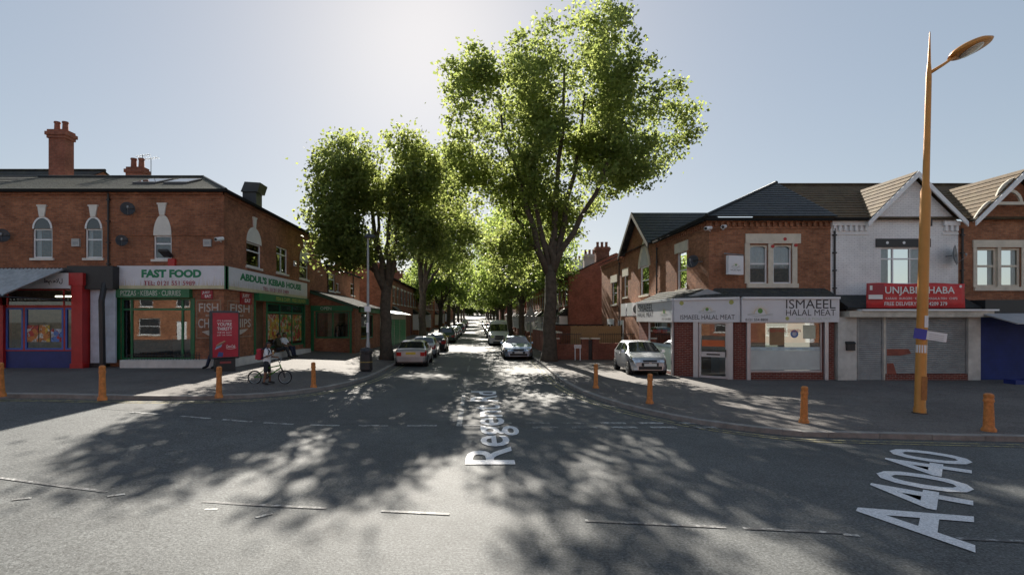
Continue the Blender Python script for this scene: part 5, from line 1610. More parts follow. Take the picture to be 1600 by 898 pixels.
sh = make_tree_mesh(41, [(0, 0, 2.6, 3.2, 2.5, 2.3), (2.2, 0, 2.0, 2.2, 2, 1.9), (-2.2, .3, 2.2, 2.2, 2, 2.0)], 0.8, 0.14, 160, 40, 0.34, 4, 0.75)
protoS = tree('dark bushy shrub closing the far end of the road', TL(-12, 246), 0, sh, LEAF_D, 'shrubs closing the far end', 'shrub')
for k, x in enumerate((-7.5, -3.5, 0.5, 4.5, 8.5)):
    o = copy_tree(protoS); o.location = TL(x, 247 + (k % 2) * 2); o.rotation_euler = (0, 0, k * 1.3); o.scale = (1.1, 1.1, 1.2 + .15 * (k % 3))
# ================================================================== TERRACES ALONG THE SIDE ROAD
def row_house(label, side, X, y0, y1, m, roofm, group=None, eave=6.4, bay=True, endwall=True, bays='white'):
    """two storey terraced house facing the side road; side -1 left, +1 right"""
    zb = gz(X, (y0 + y1) / 2)
    t = thing('terraced_house', label, 'house', (0, 0, 0), 0, group)
    fr = street_left(X) if side < 0 else street_right(X)
    n = fr.n
    L = y1 - y0
    dpt = 8.5
    w1 = (y0 + L * .14, y0 + L * .40, zb + 3.9, zb + 5.5); w2 = (y0 + L * .62, y0 + L * .86, zb + 3.9, zb + 5.5)
    dr = (y0 + L * .70, y0 + L * .86, zb + .1, zb + 2.3)
    mb = MB(); wall(mb, fr, y0, y1, zb - .5, zb + eave, [w1, w2, dr])
    rz = zb + eave + 2.1
    for y in (y0, y1):
        a, b, c = fr.p(y, zb - .5), fr.p(y, zb - .5, dpt), fr.p(y, zb + eave, dpt)
        mb.add([a, b, c, fr.p(y, rz, dpt / 2), fr.p(y, zb + eave)], [(0, 1, 2, 3, 4)])
    mb.quad(fr.p(y0, zb - .5, dpt), fr.p(y1, zb - .5, dpt), fr.p(y1, zb + eave, dpt), fr.p(y0, zb + eave, dpt))
    mb.build('wall', m, t, recalc=False)
    for w in (w1, w2):
        o = window(t, fr, *w, hs=((w[2] + w[3]) / 2,), curtain='top')
        q = MB(); fr.box(q, w[0] - .12, w[1] + .12, w[3], w[3] + .22, -0.04, 0.03); q.build('lintel', CREAM, o)
    d = MB(); fr.box(d, dr[0], dr[1], dr[2], dr[3], 0.08, 0.13); d.build('door', random.choice([NAVY, DKRED, GREEN, WHITE]), t)
    mb = MB()
    roof_plane(mb, fr.p(y0, zb + eave, -.25), fr.p(y1, zb + eave, -.25), fr.p(y0, rz, dpt / 2), fr.p(y1, rz, dpt / 2), 12)
    roof_plane(mb, fr.p(y1, zb + eave, dpt + .2), fr.p(y0, zb + eave, dpt + .2), fr.p(y1, rz, dpt / 2), fr.p(y0, rz, dpt / 2), 6)
    rf = mb.build('roof', roofm, t)
    c = fr.p(y1 - .35, 0, dpt / 2)
    chimney(t, c.x - .65, c.x + .65, c.y - .32, c.y + .32, rz - .8, rz + 1.25, 3, m)
    gutter(t, fr, y0, y1, zb + eave - .02, -.3)
    if bay:
        b = MB(); a0, a1 = y0 + L * .1, y0 + L * .56; z0, z1 = zb + .05, zb + 2.9
        fr.box(b, a0, a1, z0, zb + .75, -.75, -.002); b.build('bay_base', m, t)
        b = MB(); bars(b, fr, a0, a1, zb + .75, z1, (a0 + (a1 - a0) / 3, a0 + 2 * (a1 - a0) / 3), (zb + 2.2,), 0.08, -.74, -.66)
        for aa in (a0, a1 - .08): fr.box(b, aa, aa + .08, zb + .75, z1, -.66, -.003)
        for aa in (a0, a1 - .08): fr.box(b, aa + .003, aa + .077, zb + 2.15, zb + 2.23, -.66, -.003)
        o = b.build('bay_window', WHITE, t)
        MB().quad(fr.p(a0 + .05, zb + .8, -.7), fr.p(a1 - .05, zb + .8, -.7), fr.p(a1 - .05, z1 - .05, -.7), fr.p(a0 + .05, z1 - .05, -.7)).build('pane', DARKGLASS, o, recalc=False)
        for aa in (a0 + .04, a1 - .04): MB().quad(fr.p(aa, zb + .8, -.66), fr.p(aa, zb + .8, -.01), fr.p(aa, z1 - .05, -.01), fr.p(aa, z1 - .05, -.66)).build('pane', DARKGLASS, o, recalc=False)
        b = MB(); b.prism([fr.p(a0 - .1, z1, -.9), fr.p(a0 - .1, z1, 0), fr.p(a0 - .1, z1 + .7, 0)], fr.d * (a1 - a0 + .2)); b.build('bay_roof', roofm, t)
    return t
RENDER_W = mat('white_render', (0.66, 0.65, 0.62), 0.8, var=0.12)
PINK = mat('pale_pink_render', (0.55, 0.45, 0.4), 0.8, var=0.1)
left_lab = ['red brick terraced house with a gable end beyond the green shuttered shop', 'second brick terraced house beyond the green shuttered shop']
for k in range(16):
    y0 = 52.2 + k * 5.6 + (3 if k > 8 else 0)
    row_house(left_lab[k] if k < 2 else 'brick terraced house in the long row behind the left avenue trees', -1, -8.7, y0, y0 + 5.58, BRICK_G if k % 3 else BRICK_L, SLATE, 'terrace behind the parked silver hatchback' if k >= 2 else None, bay=k % 3 == 0)
right_lab = ['red brick terraced house with blank gable wall and white bay window', 'pale pink rendered terraced house beyond the blank brick gable', 'white rendered terraced house beside the pale pink one']
for k in range(16):
    y0 = 45.7 + k * 5.6 + (2.5 if k > 6 else 0)
    row_house(right_lab[k] if k < 3 else 'brick terraced house in the long row behind the right avenue trees', 1, 8.2, y0, y0 + 5.58, BRICK_G if k not in (1, 2) else (PINK if k == 1 else RENDER_W), SLATE, 'terrace behind the white van' if k >= 3 else None)
for k in range(5):
    y0 = 150 + k * 12
    row_house('far brick house at the top of the left terrace', -1, -8.9, y0, y0 + 8, BRICK_L, SLATE, 'far houses on the left of the road', bay=False)
    row_house('far brick house at the top of the right terrace', 1, 8.4, y0, y0 + 8, BRICK_G, SLATE, 'far houses on the right of the road', bay=False)

# houses across the main road, behind the viewer: they show in the shop windows
for k in range(9):
    x0 = -38 + k * 8.5
    t = thing('terraced_house', 'brick terraced house across the main road facing the shops', 'house', (0, 0, 0), 0, 'houses across the main road')
    fr = Fr((0, -13.5), (1, 0), (0, -1))
    zb = 0.0
    hs = [(x0 + 1, x0 + 2.4, 4, 5.6), (x0 + 5, x0 + 6.4, 4, 5.6), (x0 + .9, x0 + 3.2, .9, 2.7), (x0 + 5, x0 + 6.1, .1, 2.4)]
    mb = MB(); wall(mb, fr, x0, x0 + 8.48, -.3, 6.5, hs)
    for x in (x0, x0 + 8.48): mb.quad((x, -13.5, -.3), (x, -22, -.3), (x, -22, 6.5), (x, -13.5, 6.5))
    mb.quad((x0, -22, -.3), (x0 + 8.48, -22, -.3), (x0 + 8.48, -22, 6.5), (x0, -22, 6.5))
    mb.build('wall', (BRICK_R, BRICK_G, BRICK_L)[k % 3], t, recalc=False)
    for h in hs[:3]: window(t, fr, *h, hs=((h[2] + h[3]) / 2,), glass=DARKGLASS)
    d = MB(); fr.box(d, *hs[3], .08, .13); d.build('door', WHITE, t)
    mb = MB(); roof_plane(mb, (x0, -13.2, 6.5), (x0 + 8.5, -13.2, 6.5), (x0, -17.7, 8.9), (x0 + 8.5, -17.7, 8.9), 8); roof_plane(mb, (x0, -22.2, 6.5), (x0 + 8.5, -22.2, 6.5), (x0, -17.7, 8.9), (x0 + 8.5, -17.7, 8.9), 4)
    mb.build('roof', SLATE, t)
tag(MB().box(-70, -13.4, -.3, 70, -9.0, .115).build('pavement', PAVE), kind='structure')

# ------------------------------------------------------------------ garden walls right of the side road
gw = thing('garden_wall', 'red brick garden wall with piers and iron railings beside the tall plane tree', 'wall', (0, 0, 0))
Yw = 31.0
def zw(x): return gz(x, Yw) + .1
mb = MB(); mb.box(4.95, Yw, 0, 6.35, Yw + .22, 1.05); mb.build('wall_panel', BRICK_G, gw)
mb = MB(); mb.box(7.4, Yw, 0, 9.64, Yw + .22, 1.1); mb.build('wall_panel', BRICK_G, gw)
for x in (4.75, 6.55, 7.2):
    mb = MB(); mb.box(x - .2, Yw - .06, 0, x + .2, Yw + .28, 1.35); p = mb.build('pier', BRICK_G, gw)
    q = MB(); q.box(x - .25, Yw - .11, 1.352, x + .25, Yw + .33, 1.43); q.build('coping', CREAM, p)
mb = MB()
for x0, x1 in ((4.96, 6.34), (7.42, 9.6)):
    n = int((x1 - x0) / .13)
    for k in range(n + 1):
        x = x0 + (x1 - x0) * k / n
        mb.tube([(x, Yw + .11, 1.0), (x, Yw + .11, 1.75)], .01, 5)
    mb.box(x0, Yw + .09, 1.62, x1, Yw + .13, 1.66)
r = mb.build('railings', BLACK, gw); r['kind'] = 'stuff'
mb = MB(); mb.box(6.78, Yw + .05, .12, 6.98, Yw + .1, 1.3)
for k in range(5): mb.tube([(6.8 + k * .045, Yw + .07, .12), (6.8 + k * .045, Yw + .07, 1.35)], .012, 5)
mb.build('gate', BLACK, gw)
g2 = thing('garden_wall', 'long brick boundary wall with stone coping running up beside the blank gable', 'wall', (0, 0, 0))
mb = MB(); mb.box(4.95, 31.3, 0, 5.17, 45.5, 1.7); mb.build('wall_panel', BRICK_G, g2)
mb = MB(); mb.box(4.9, 31.28, 1.702, 5.22, 45.55, 1.78); mb.build('coping', CREAM, g2)
mb = MB(); mb.box(5.2, 39.0, 0, 9.64, 39.2, 2.1); mb.build('wall_panel', BRICK_G, g2)
mb = MB(); mb.box(5.18, 38.96, 2.102, 9.64, 39.24, 2.18); mb.build('coping', SLATE, g2)
fe = thing('wooden_fence', 'pale wooden board fence behind the iron railings', 'fence', (0, 34, 0))
bm_ = mat('fence_wood', (0.34, 0.22, 0.11), 0.85, var=0.25, scale=3)
src = MB().box(-.068, 0, 0, .068, .02, 1.95)
for k in range(24):
    b = src.build('board', bm_, fe) if k == 0 else first.copy()
    if k == 0: first = b
    else: COL.objects.link(b); b.parent = fe
    b.location = (6.3 + k * .14, 0, .15 + .02 * ((k * 7) % 3))
MB().box(6.2, .021, .6, 9.6, .06, .68).build('rail', bm_, fe)
# further low walls of front gardens
for k in range(6):
    y0 = 46 + k * 5.6
    t = thing('front_garden_wall', 'low brick front garden wall of the terraces beyond the board fence', 'wall', (4.95, y0, 0), 0, 'front garden walls')
    zb = gz(5, y0)
    MB().box(0, 0, zb, .2, 4.3, zb + 1.0).build('wall_panel', BRICK_G if k else mat('orange_fence_wood', (0.38, 0.16, 0.06), 0.8), t)
    MB().box(-.05, 4.35, zb, .25, 4.65, zb + 1.25).build('pier', BRICK_G, t)
# ================================================================== VEHICLES
TYRE = mat('tyre_rubber', (0.018, 0.018, 0.018), 0.85)
RIM = mat('wheel_alloy', (0.42, 0.43, 0.44), 0.35, 0.8, var=0.1)
CARGLASS = mat('car_glass', (0.018, 0.022, 0.022), 0.04, var=0.1, spec=1.0)
LAMP_C = mat('clear_lamp', (0.75, 0.77, 0.8), 0.08, 0.9, var=0.45, scale=14)
LAMP_R = mat('red_lamp', (0.42, 0.012, 0.01), 0.15, var=0.15)
LAMP_O = mat('amber_lamp', (0.55, 0.2, 0.02), 0.15, var=0.1)
PLATE_Y = mat('yellow_plate', (0.62, 0.46, 0.04), 0.5, var=0.05)
PLATE_W = mat('white_plate', (0.65, 0.65, 0.62), 0.5, var=0.05)
TRIM = mat('black_trim', (0.02, 0.02, 0.021), 0.6)

SHAPES = {
 'hatch': dict(L=4.1, W=1.71, H=1.42, belt=.90, prof=[(0, .52), (.07, .64), (.25, .72), (.95, .86), (1.12, .90), (1.85, 1.34), (2.3, 1.41), (3.0, 1.40), (3.4, 1.34), (3.83, 1.0), (4.0, .95), (4.1, .86)], ws=(1.16, 1.84), rw=(3.42, 3.82), side=((1.45, 2.25), (2.32, 3.05), (3.12, 3.5)), wheels=(.78, 3.38), r=.30, re=.75),
 'focus': dict(L=4.35, W=1.84, H=1.46, belt=.95, prof=[(0, .56), (.06, .70), (.3, .82), (1.0, .96), (1.2, 1.0), (2.05, 1.41), (2.5, 1.47), (3.2, 1.45), (3.7, 1.35), (4.1, 1.05), (4.28, 1.0), (4.35, .9)], ws=(1.24, 2.02), rw=(3.72, 4.08), side=((1.6, 2.4), (2.47, 3.3)), wheels=(.86, 3.5), r=.32, re=.74),
 'city': dict(L=3.42, W=1.63, H=1.46, belt=.93, prof=[(0, .58), (.06, .68), (.2, .78), (.65, .93), (.78, .98), (1.5, 1.40), (1.9, 1.46), (2.7, 1.43), (3.0, 1.36), (3.28, 1.02), (3.38, .95), (3.42, .85)], ws=(.82, 1.48), rw=(3.02, 3.26), side=((1.1, 2.05), (2.12, 2.85)), wheels=(.62, 2.95), r=.28, re=.74),
 'van': dict(L=5.2, W=2.0, H=2.52, belt=1.32, prof=[(0, .78), (.06, 1.0), (.3, 1.12), (.85, 1.32), (1.0, 1.38), (1.6, 2.14), (1.85, 2.36), (2.3, 2.5), (5.1, 2.52), (5.2, 2.46)], ws=(1.02, 1.56), rw=None, side=((1.25, 2.1),), wheels=(.95, 4.1), r=.34, re=.86),
 'mpv': dict(L=4.4, W=1.8, H=1.75, belt=1.0, prof=[(0, .58), (.06, .72), (.3, .84), (.85, .98), (1.0, 1.03), (1.75, 1.58), (2.2, 1.73), (3.9, 1.75), (4.15, 1.68), (4.33, 1.05), (4.38, 1.0), (4.4, .9)], ws=(1.04, 1.73), rw=(4.17, 4.31), side=((1.4, 2.3), (2.37, 3.2), (3.28, 3.95)), wheels=(.85, 3.6), r=.32, re=.8),
}
def car(label, shape, paint, loc, rotz, plate_txt='', group=None, cat='car', name='parked_car', dark_bumper=False, badge=None):
    S_ = SHAPES[shape]
    L, W, belt = S_['L'], S_['W'], S_['belt']
    px = [p[0] for p in S_['prof']]; pz = [p[1] for p in S_['prof']]
    van = shape == 'van'
    def plan(t):
        return float(np.interp(t, [0, .08, .25, .6, 1.2, L - .7, L - .2, L - .05, L], [.74, .84, .93, .985, 1, 1, .96, .92, .88] if not van else [.82, .9, .96, .99, 1, 1, 1, .99, .98]))
    def sec(t):
        top = float(np.interp(t, px, pz))
        w = W / 2 * plan(t)
        g = max(0.0, min(1.0, (top - belt) / .38))
        b = min(belt, top - .05)
        bot = float(np.interp(t, [0, .3, L - .4, L], [.24, .19, .2, .28]))
        ew = w * ((1 - g) * .9 + g * S_['re'])
        mz = bot + (b - bot) * .55
        return [(w * .9, bot), (w * .975, bot + .10), (w, mz), (w * .985, b), (ew, top - .02 - .06 * g), (ew * .8, top - .008 - .014 * g), (0, top)]
    def surf(t, s, side=1):
        P = sec(t); i = min(5, int(s)); q = s - i
        y = P[i][0] * (1 - q) + P[i + 1][0] * q; z = P[i][1] * (1 - q) + P[i + 1][1] * q
        return Vector((L / 2 - t, y * side, z))
    root = thing(name, label, cat, loc, rotz, group)
    ts = sorted(set([0, .03, .07, .15, .25, .4] + [t for t in px] + lin(.4, L - .3, 22) + [L - .2, L - .1, L - .04, L]))
    rows = []
    for t in ts:
        P = sec(t)
        rows.append([(L / 2 - t, y, z) for y, z in P] + [(L / 2 - t, -y, z) for y, z in reversed(P[:-1])])
    mb = MB().grid(rows)
    n = len(rows[0])
    mb.add(rows[0], [tuple(range(n))]); mb.add(rows[-1], [tuple(range(n))])
    body = mb.build('body', paint, root, smooth='x')
    # underside
    MB().box(-L / 2 + .15, -W / 2 + .15, .17, L / 2 - .15, W / 2 - .15, .32).build('underside', TRIM, root)
    def patch(nm, t0, t1, s0, s1, side, m, par, nt=6, ns=4, off=.008):
        G_ = []
        for a in lin(t0, t1, nt):
            row = []
            for s in lin(s0, s1, ns):
                p = surf(a, s, side); q = 1e-3
                du = surf(min(L, a + .01), s, side) - surf(max(0, a - .01), s, side); dv = surf(a, min(6, s + .01), side) - surf(a, max(0, s - .01), side)
                nn = du.cross(dv); nn = nn.normalized() if nn.length > 1e-9 else Vector((0, 0, 1))
                if nn.dot(Vector((0, side, .6))) < 0: nn = -nn
                row.append(p + nn * off)
            G_.append(row)
        return MB().grid(G_).build(nm, m, par, smooth='all', recalc=False)
    def screen(nm, t0, t1):
        G_ = []
        for a in lin(t0, t1, 8):
            L_ = [surf(a, s, 1) for s in (4.12, 4.5, 5, 5.5, 6)] ; R_ = [surf(a, s, -1) for s in (5.5, 5, 4.5, 4.12)]
            up = .012
            G_.append([p + Vector((.006 if nm == 'windscreen' else -.006, 0, up)) for p in L_ + R_])
        return MB().grid(G_).build(nm, CARGLASS, body, smooth='all', recalc=False)
    screen('windscreen', *S_['ws'])
    if S_['rw']: screen('rear_window', *S_['rw'])
    for sd_ in (1, -1):
        for t0, t1 in S_['side']: patch('side_window', t0, t1, 3.1, 3.92, sd_, CARGLASS, body)
        patch('headlight', .03, .42 if not van else .3, 2.3, 3.95, sd_, LAMP_C, body, 8, 6, .012)
        patch('headlight', .006, .075, 3.6, 5.1, sd_, LAMP_C, body, 4, 5, .014)
        patch('upper_grille', .008, .055, 5.35, 6.0, sd_, TRIM, body, 3, 3, .012)
        tl = patch('tail_light', L - .22, L - .012, 2.0 if not van else 1.5, 3.0 if not van else 2.6, sd_, LAMP_R, body, 4, 3, .012)
        P = sec(L); y1 = P[2][0] * .99; y0 = y1 - .24
        z0, z1 = P[2][1] + .02, P[3][1] - .02
        MB().box(-L / 2 - .012, min(y0 * sd_, y1 * sd_), z0, -L / 2 + .01, max(y0 * sd_, y1 * sd_), z1).build('tail_light', LAMP_R, body)
        # mirror
        tm = S_['ws'][0] + .28
        p = surf(tm, 3.05, sd_)
        m_ = MB(); yy = p.y + sd_ * .1
        m_.hexa([(p.x - .06, yy - .08, p.z), (p.x + .05, yy - .07, p.z), (p.x + .05, yy + .07, p.z), (p.x - .06, yy + .08, p.z), (p.x - .06, yy - .08, p.z + (.13 if not van else .26)), (p.x + .03, yy - .06, p.z + (.12 if not van else .25)), (p.x + .03, yy + .06, p.z + (.12 if not van else .25)), (p.x - .06, yy + .08, p.z + (.13 if not van else .26))])
        m_.build('wing_mirror', TRIM if van else paint, root)
        # handles and door seams
        for t0, t1 in S_['side'][:2]:
            if t1 - t0 > .5:
                p = surf(t1 - .12, 2.75, sd_); MB().box(p.x - .09, min(p.y, p.y + sd_ * .03), p.z - .015, p.x + .09, max(p.y, p.y + sd_ * .03), p.z + .02).build('door_handle', paint, body)
                patch('door_seam', t1 + .02, t1 + .03, .6, 3.0, sd_, TRIM, body, 1, 6, .004)
        # wheels
        for tw in S_['wheels']:
            r = S_['r']; yc = sd_ * (W / 2 * plan(tw) - .10)
            ar = MB().lathe([(r * 1.17, -.10), (r * 1.17, .104)], (0, 0, 0), 24).build('wheel_arch', TRIM, body)
            ar.matrix_basis = Matrix.Translation((L / 2 - tw, yc, r + .02)) @ Matrix.Rotation(R(90), 4, 'X')
            ty = MB().lathe([(r * .62, -.1), (r * .9, -.105), (r, -.07), (r, .07), (r * .9, .105), (r * .62, .1)], (0, 0, 0), 24).build('wheel', TYRE, root, smooth='x')
            ty.matrix_basis = Matrix.Translation((L / 2 - tw, yc + sd_ * .018, r)) @ Matrix.Rotation(R(90), 4, 'X')
            rm = MB().lathe([(.03, .112), (r * .2, .115), (r * .22, .09), (r * .58, .1), (r * .63, .108), (r * .63, -.108), (r * .58, -.1), (r * .22, -.09), (r * .2, -.115), (.03, -.112)], (0, 0, 0), 20)
            for k in range(5):
                a = k * 2 * math.pi / 5
                for zz in (.106, -.106):
                    c, s = math.cos(a), math.sin(a)
                    rm.add([(c * r * .15 - s * .03, s * r * .15 + c * .03, zz), (c * r * .15 + s * .03, s * r * .15 - c * .03, zz), (c * r * .6 + s * .03, s * r * .6 - c * .03, zz), (c * r * .6 - s * .03, s * r * .6 + c * .03, zz)], [(0, 1, 2, 3)])
            rm.build('rim', RIM, ty, recalc=False)
    bumper = TRIM if dark_bumper else paint
    P = sec(0); P2 = sec(L)
    # front: grille, intake, plate; rear: bumper line, plate
    gm = MB(); gm.box(L / 2 - .02, -W * .22, P[3][1] - .12, L / 2 + .016, W * .22, P[3][1] + .03); gm.build('grille', TRIM, body)
    gm = MB(); gm.box(L / 2 - .02, -W * .3, .27, L / 2 + .05, W * .3, .41); gm.build('lower_intake', TRIM, body)
    pf = MB().box(L / 2 + .0, -.26, .415, L / 2 + .055, .26, .525).build('number_plate', PLATE_W, body)
    if not van:
        rb = MB(); rb.hexa([(-L / 2 - .05, -W * .40, .30), (-L / 2 + .1, -W * .45, .30), (-L / 2 + .1, W * .45, .30), (-L / 2 - .05, W * .40, .30), (-L / 2 - .06, -W * .40, .56), (-L / 2 + .1, -W * .45, .56), (-L / 2 + .1, W * .45, .56), (-L / 2 - .06, W * .40, .56)])
        rb.build('rear_bumper', bumper, body)
        rp = MB().box(-L / 2 - .03, -.26, .68, -L / 2 - .004, .26, .79).build('number_plate', PLATE_Y, body)
        fb = MB(); fb.hexa([(L / 2 - .1, -W * .43, .25), (L / 2 + .035, -W * .33, .25), (L / 2 + .035, W * .33, .25), (L / 2 - .1, W * .43, .25), (L / 2 - .1, -W * .43, .415), (L / 2 + .02, -W * .33, .415), (L / 2 + .02, W * .33, .415), (L / 2 - .1, W * .43, .415)])
        fb.build('front_bumper', bumper, body)
    if badge: 
        MB().box(L / 2 - .0, -.05, P[3][1] - .02, L / 2 + .03, .05, P[3][1] + .06).build('badge', RIM, body)
    return root
SILVER = car_paint('silver_paint', (0.45, 0.46, 0.48), 0.7)
SILVERB = car_paint('silver_blue_paint', (0.30, 0.38, 0.48), 0.7)
PALESILVER = car_paint('pale_silver_paint', (0.50, 0.53, 0.57), 0.6)
BLACKP = car_paint('black_car_paint', (0.012, 0.013, 0.015), 0.2)
DKGREEN = car_paint('dark_green_paint_car', (0.02, 0.06, 0.05), 0.3)
WHITEP = car_paint('white_car_paint', (0.62, 0.63, 0.64), 0.0)
BLUEP = car_paint('blue_car_paint', (0.03, 0.06, 0.2), 0.3)
REDP = car_paint('red_car_paint', (0.25, 0.015, 0.015), 0.2)
def at(x, y): return (x, y, gz(x, y) + .006)
UPR, DNR = R(90), R(-90)      # heading away from / towards the main road
car('silver hatchback seen from behind, parked first at the left kerb', 'hatch', SILVER, at(-3.5, 27.1 + 2.05), UPR)
car('grey silver hatchback parked between the first hatchback and the black car', 'hatch', PALESILVER, at(-3.55, 35.6), UPR)
car('black hatchback with red tail lights parked behind two silver cars', 'focus', BLACKP, at(-3.35, 42.6), UPR)
car('dark green people carrier parked on the left beyond the black hatchback', 'mpv', DKGREEN, at(-3.3, 58.0), UPR)
car('silver blue hatchback facing the main road in front of the white van', 'focus', SILVERB, at(2.62, 32.0 + 2.2), DNR, badge=True)
car('white high roof delivery van parked behind the silver blue hatchback', 'van', WHITEP, at(2.2, 50.0 + 2.6), DNR, cat='van', name='parked_van')
car('small pale silver city car parked against the butcher side window', 'city', PALESILVER, (7.46, 21.85 + 1.71, gz(7.4, 23) + .121), R(-92), badge=True)
far = [(-3.3, 66, 'hatch', WHITEP, 1), (-3.3, 73, 'hatch', SILVER, 1), (-3.3, 81, 'focus', SILVERB, 1), (-3.2, 96, 'mpv', DKGREEN, 1), (-3.2, 108, 'hatch', BLUEP, 1), (2.3, 63, 'hatch', SILVER, 0), (2.3, 72, 'focus', BLUEP, 0), (2.3, 84, 'hatch', PALESILVER, 0), (2.3, 98, 'mpv', REDP, 0), (2.3, 113, 'hatch', SILVER, 0), (-3.2, 124, 'focus', BLACKP, 1), (2.3, 130, 'focus', WHITEP, 0), (-3.2, 142, 'hatch', SILVER, 1), (2.3, 148, 'hatch', BLACKP, 0)]
made = {}
names = {'white_car_paint': 'white', 'silver_paint': 'silver', 'silver_blue_paint': 'silver blue', 'dark_green_paint_car': 'dark green', 'blue_car_paint': 'dark blue', 'pale_silver_paint': 'pale silver', 'red_car_paint': 'red', 'black_car_paint': 'black'}
for x, y, s, p, up in far:
    lb = 'small distant %s %s parked on the %s side of the avenue' % (names[p.name], {'hatch': 'hatchback', 'focus': 'family car', 'mpv': 'people carrier'}[s], 'terrace' if up else 'white van')
    key = (s, p.name)
    if key in made:
        o = copy_tree(made[key]); o.location = at(x, y); o.rotation_euler = (0, 0, UPR if up else DNR); o['label'] = lb
    else:
        made[key] = car(lb, s, p, at(x, y), UPR if up else DNR, group='distant parked cars')
# ================================================================== STREET FURNITURE
ORANGE = mat('orange_paint', (0.52, 0.19, 0.045), 0.6, var=0.35, scale=11, bump=0.3)
LAMPOR = mat('orange_lamp_paint', (0.52, 0.235, 0.05), 0.45, 0.2, var=0.1)
def ground_at(u, v, lift=0.115):
    Y = 800 * 2.4 / (v - 500)
    for _ in range(12):
        X = fx(u, Y); Y = 800 * (2.5 - gz(X, Y) - lift) / (v - 500)
    X = fx(u, Y)
    return (X, Y, gz(X, Y) + lift)
bl = [((2, 618), 'orange bollard on the pavement before the corrugated awning shop', 0), ((160, 624), 'orange bollard on the shaded pavement left of the kebab house corner', 0), ((342, 620), 'orange bollard standing in front of the red poster panel', 0), ((490, 605), 'orange bollard beside the boy with the bicycle', 0),
      ((931, 606), 'slim orange bollard nearest the tall plane tree and small silver car', 0), ((1015, 630), 'orange bollard on the corner before the butcher shop door', 0), ((1256, 660), 'orange bollard on the kerb in front of the butcher shop window', 0), ((1545, 673), 'thick orange bollard beside the tall orange lamp post', 1)]
proto_b = None
for (uv, lb, fat) in bl:
    p = ground_at(*uv)
    if proto_b is None:
        proto_b = t = thing('bollard', lb, 'bollard', p, 0, 'orange bollards along the kerbs')
        MB().lathe([(.135, -.02), (.135, .05), (.105, .09), (.10, .12), (.085, .62), (.085, .66)], (0, 0, 0), 18).build('post', ORANGE, t, smooth='x')
        MB().lathe([(.098, .662), (.102, .70), (.092, .72), (.086, .75), (.095, .78), (.088, .83), (.05, .855)], (0, 0, 0), 18).build('cap', ORANGE, t, smooth='x')
    else:
        t = copy_tree(proto_b); t.location = p; t['label'] = lb
    s = .95 if fat else .8
    t.scale = (s, s, 1.0 if not fat else 0.95)
    t.rotation_euler = (R(random.uniform(-1.5, 1.5)), R(random.uniform(-1.5, 1.5)), 0)

# tall orange lamp post
lp = ground_at(1437, 645)
t = thing('street_lamp', 'tall orange lamp post with pointed top and oval lamp head', 'street lamp', lp)
t.rotation_euler = (0, R(1.55), 0)
MB().lathe([(.135, -.1), (.135, .12), (.12, .16), (.115, 2.6), (.11, 5.7), (.085, 5.78), (.075, 5.85), (.06, 8.6), (.055, 8.75), (.035, 9.0), (.012, 9.75), (.004, 9.8)], (0, 0, 0), 16).build('post', LAMPOR, t, smooth='x')
MB().tube([(0, 0, 8.72), (.35, -.03, 8.95), (.62, -.05, 9.15)], [.045, .035, .03], 8).build('arm', LAMPOR, t, smooth='all')
hd = MB()
P = []
for rr_, zz in ((.001, .15), (.2, .135), (.36, .08), (.44, 0), (.40, -.035), (.2, -.05), (.001, -.05)):
    P.append([(rr_ * 1.28 * math.cos(2 * math.pi * k / 24), rr_ * .8 * math.sin(2 * math.pi * k / 24), zz) for k in range(25)])
h = hd.grid(P).build('lamp_head', LAMPOR, t, smooth='all')
h.matrix_basis = Matrix.Translation((1.0, -.05, 9.36)) @ Matrix.Rotation(R(-21), 4, 'Y') @ Matrix.Rotation(R(-16), 4, 'X')
o = MB().lathe([(.26, -.056), (.24, -.075), (.1, -.085), (.01, -.086)], (0, 0, 0), 20).build('lens', mat('lamp_lens', (0.5, 0.48, 0.42), 0.2), h, smooth='all')
MB().box(-.07, -.124, .35, .07, -.112, .95).build('access_door', mat('worn_orange', (0.36, 0.15, 0.04), 0.6, var=0.3, scale=9), t)
MB().lathe([(.17, -.02), (.17, .015), (.15, .02)], (0, 0, 0), 14).build('base_collar', mat('dark_grime', (0.08, 0.06, 0.045), 0.9), t)
MB().tube([(0, 0, 1.95), (0, 0, 2.0)], .118, 12).build('white_band', PLAINW, t)
MB().tube([(0, 0, 1.55), (0, 0, 1.75)], .119, 12).build('white_sticker', PLAINW, t)
MB().box(-.04, -.126, 2.2, .05, -.114, 2.5).build('sticker', PLAINW, t)
MB().box(.06, -.04, 4.8, .16, .04, 4.98).build('control_box', DARKMETAL, t)
pl = thing('fly_poster_plate', 'blue and white plastic plate tied around the orange lamp post', 'notice', (lp[0] + .05, lp[1] - .135, lp[2] + 2.0))
pl.rotation_euler = (0, R(9), 0)
MB().box(-.32, -.012, -.12, .0, .0, .14).build('blue_half', NAVY if False else mat('royal_blue', (0.03, 0.04, 0.35), 0.4), pl)
MB().box(.002, -.012, -.1, .52, .0, .12).build('white_half', PLAINW, pl)
for k in range(3): MB().box(.06, -.0145, .04 - k * .05, .44, -.0125, .05 - k * .05).build('text_line', GREYP, pl)
MB().tube([(0, .02, .01), (.1, .14, .01), (0, .27, .01), (-.12, .14, .01), (0, .02, .01)], .006, 5).build('tie', BLACK, pl)

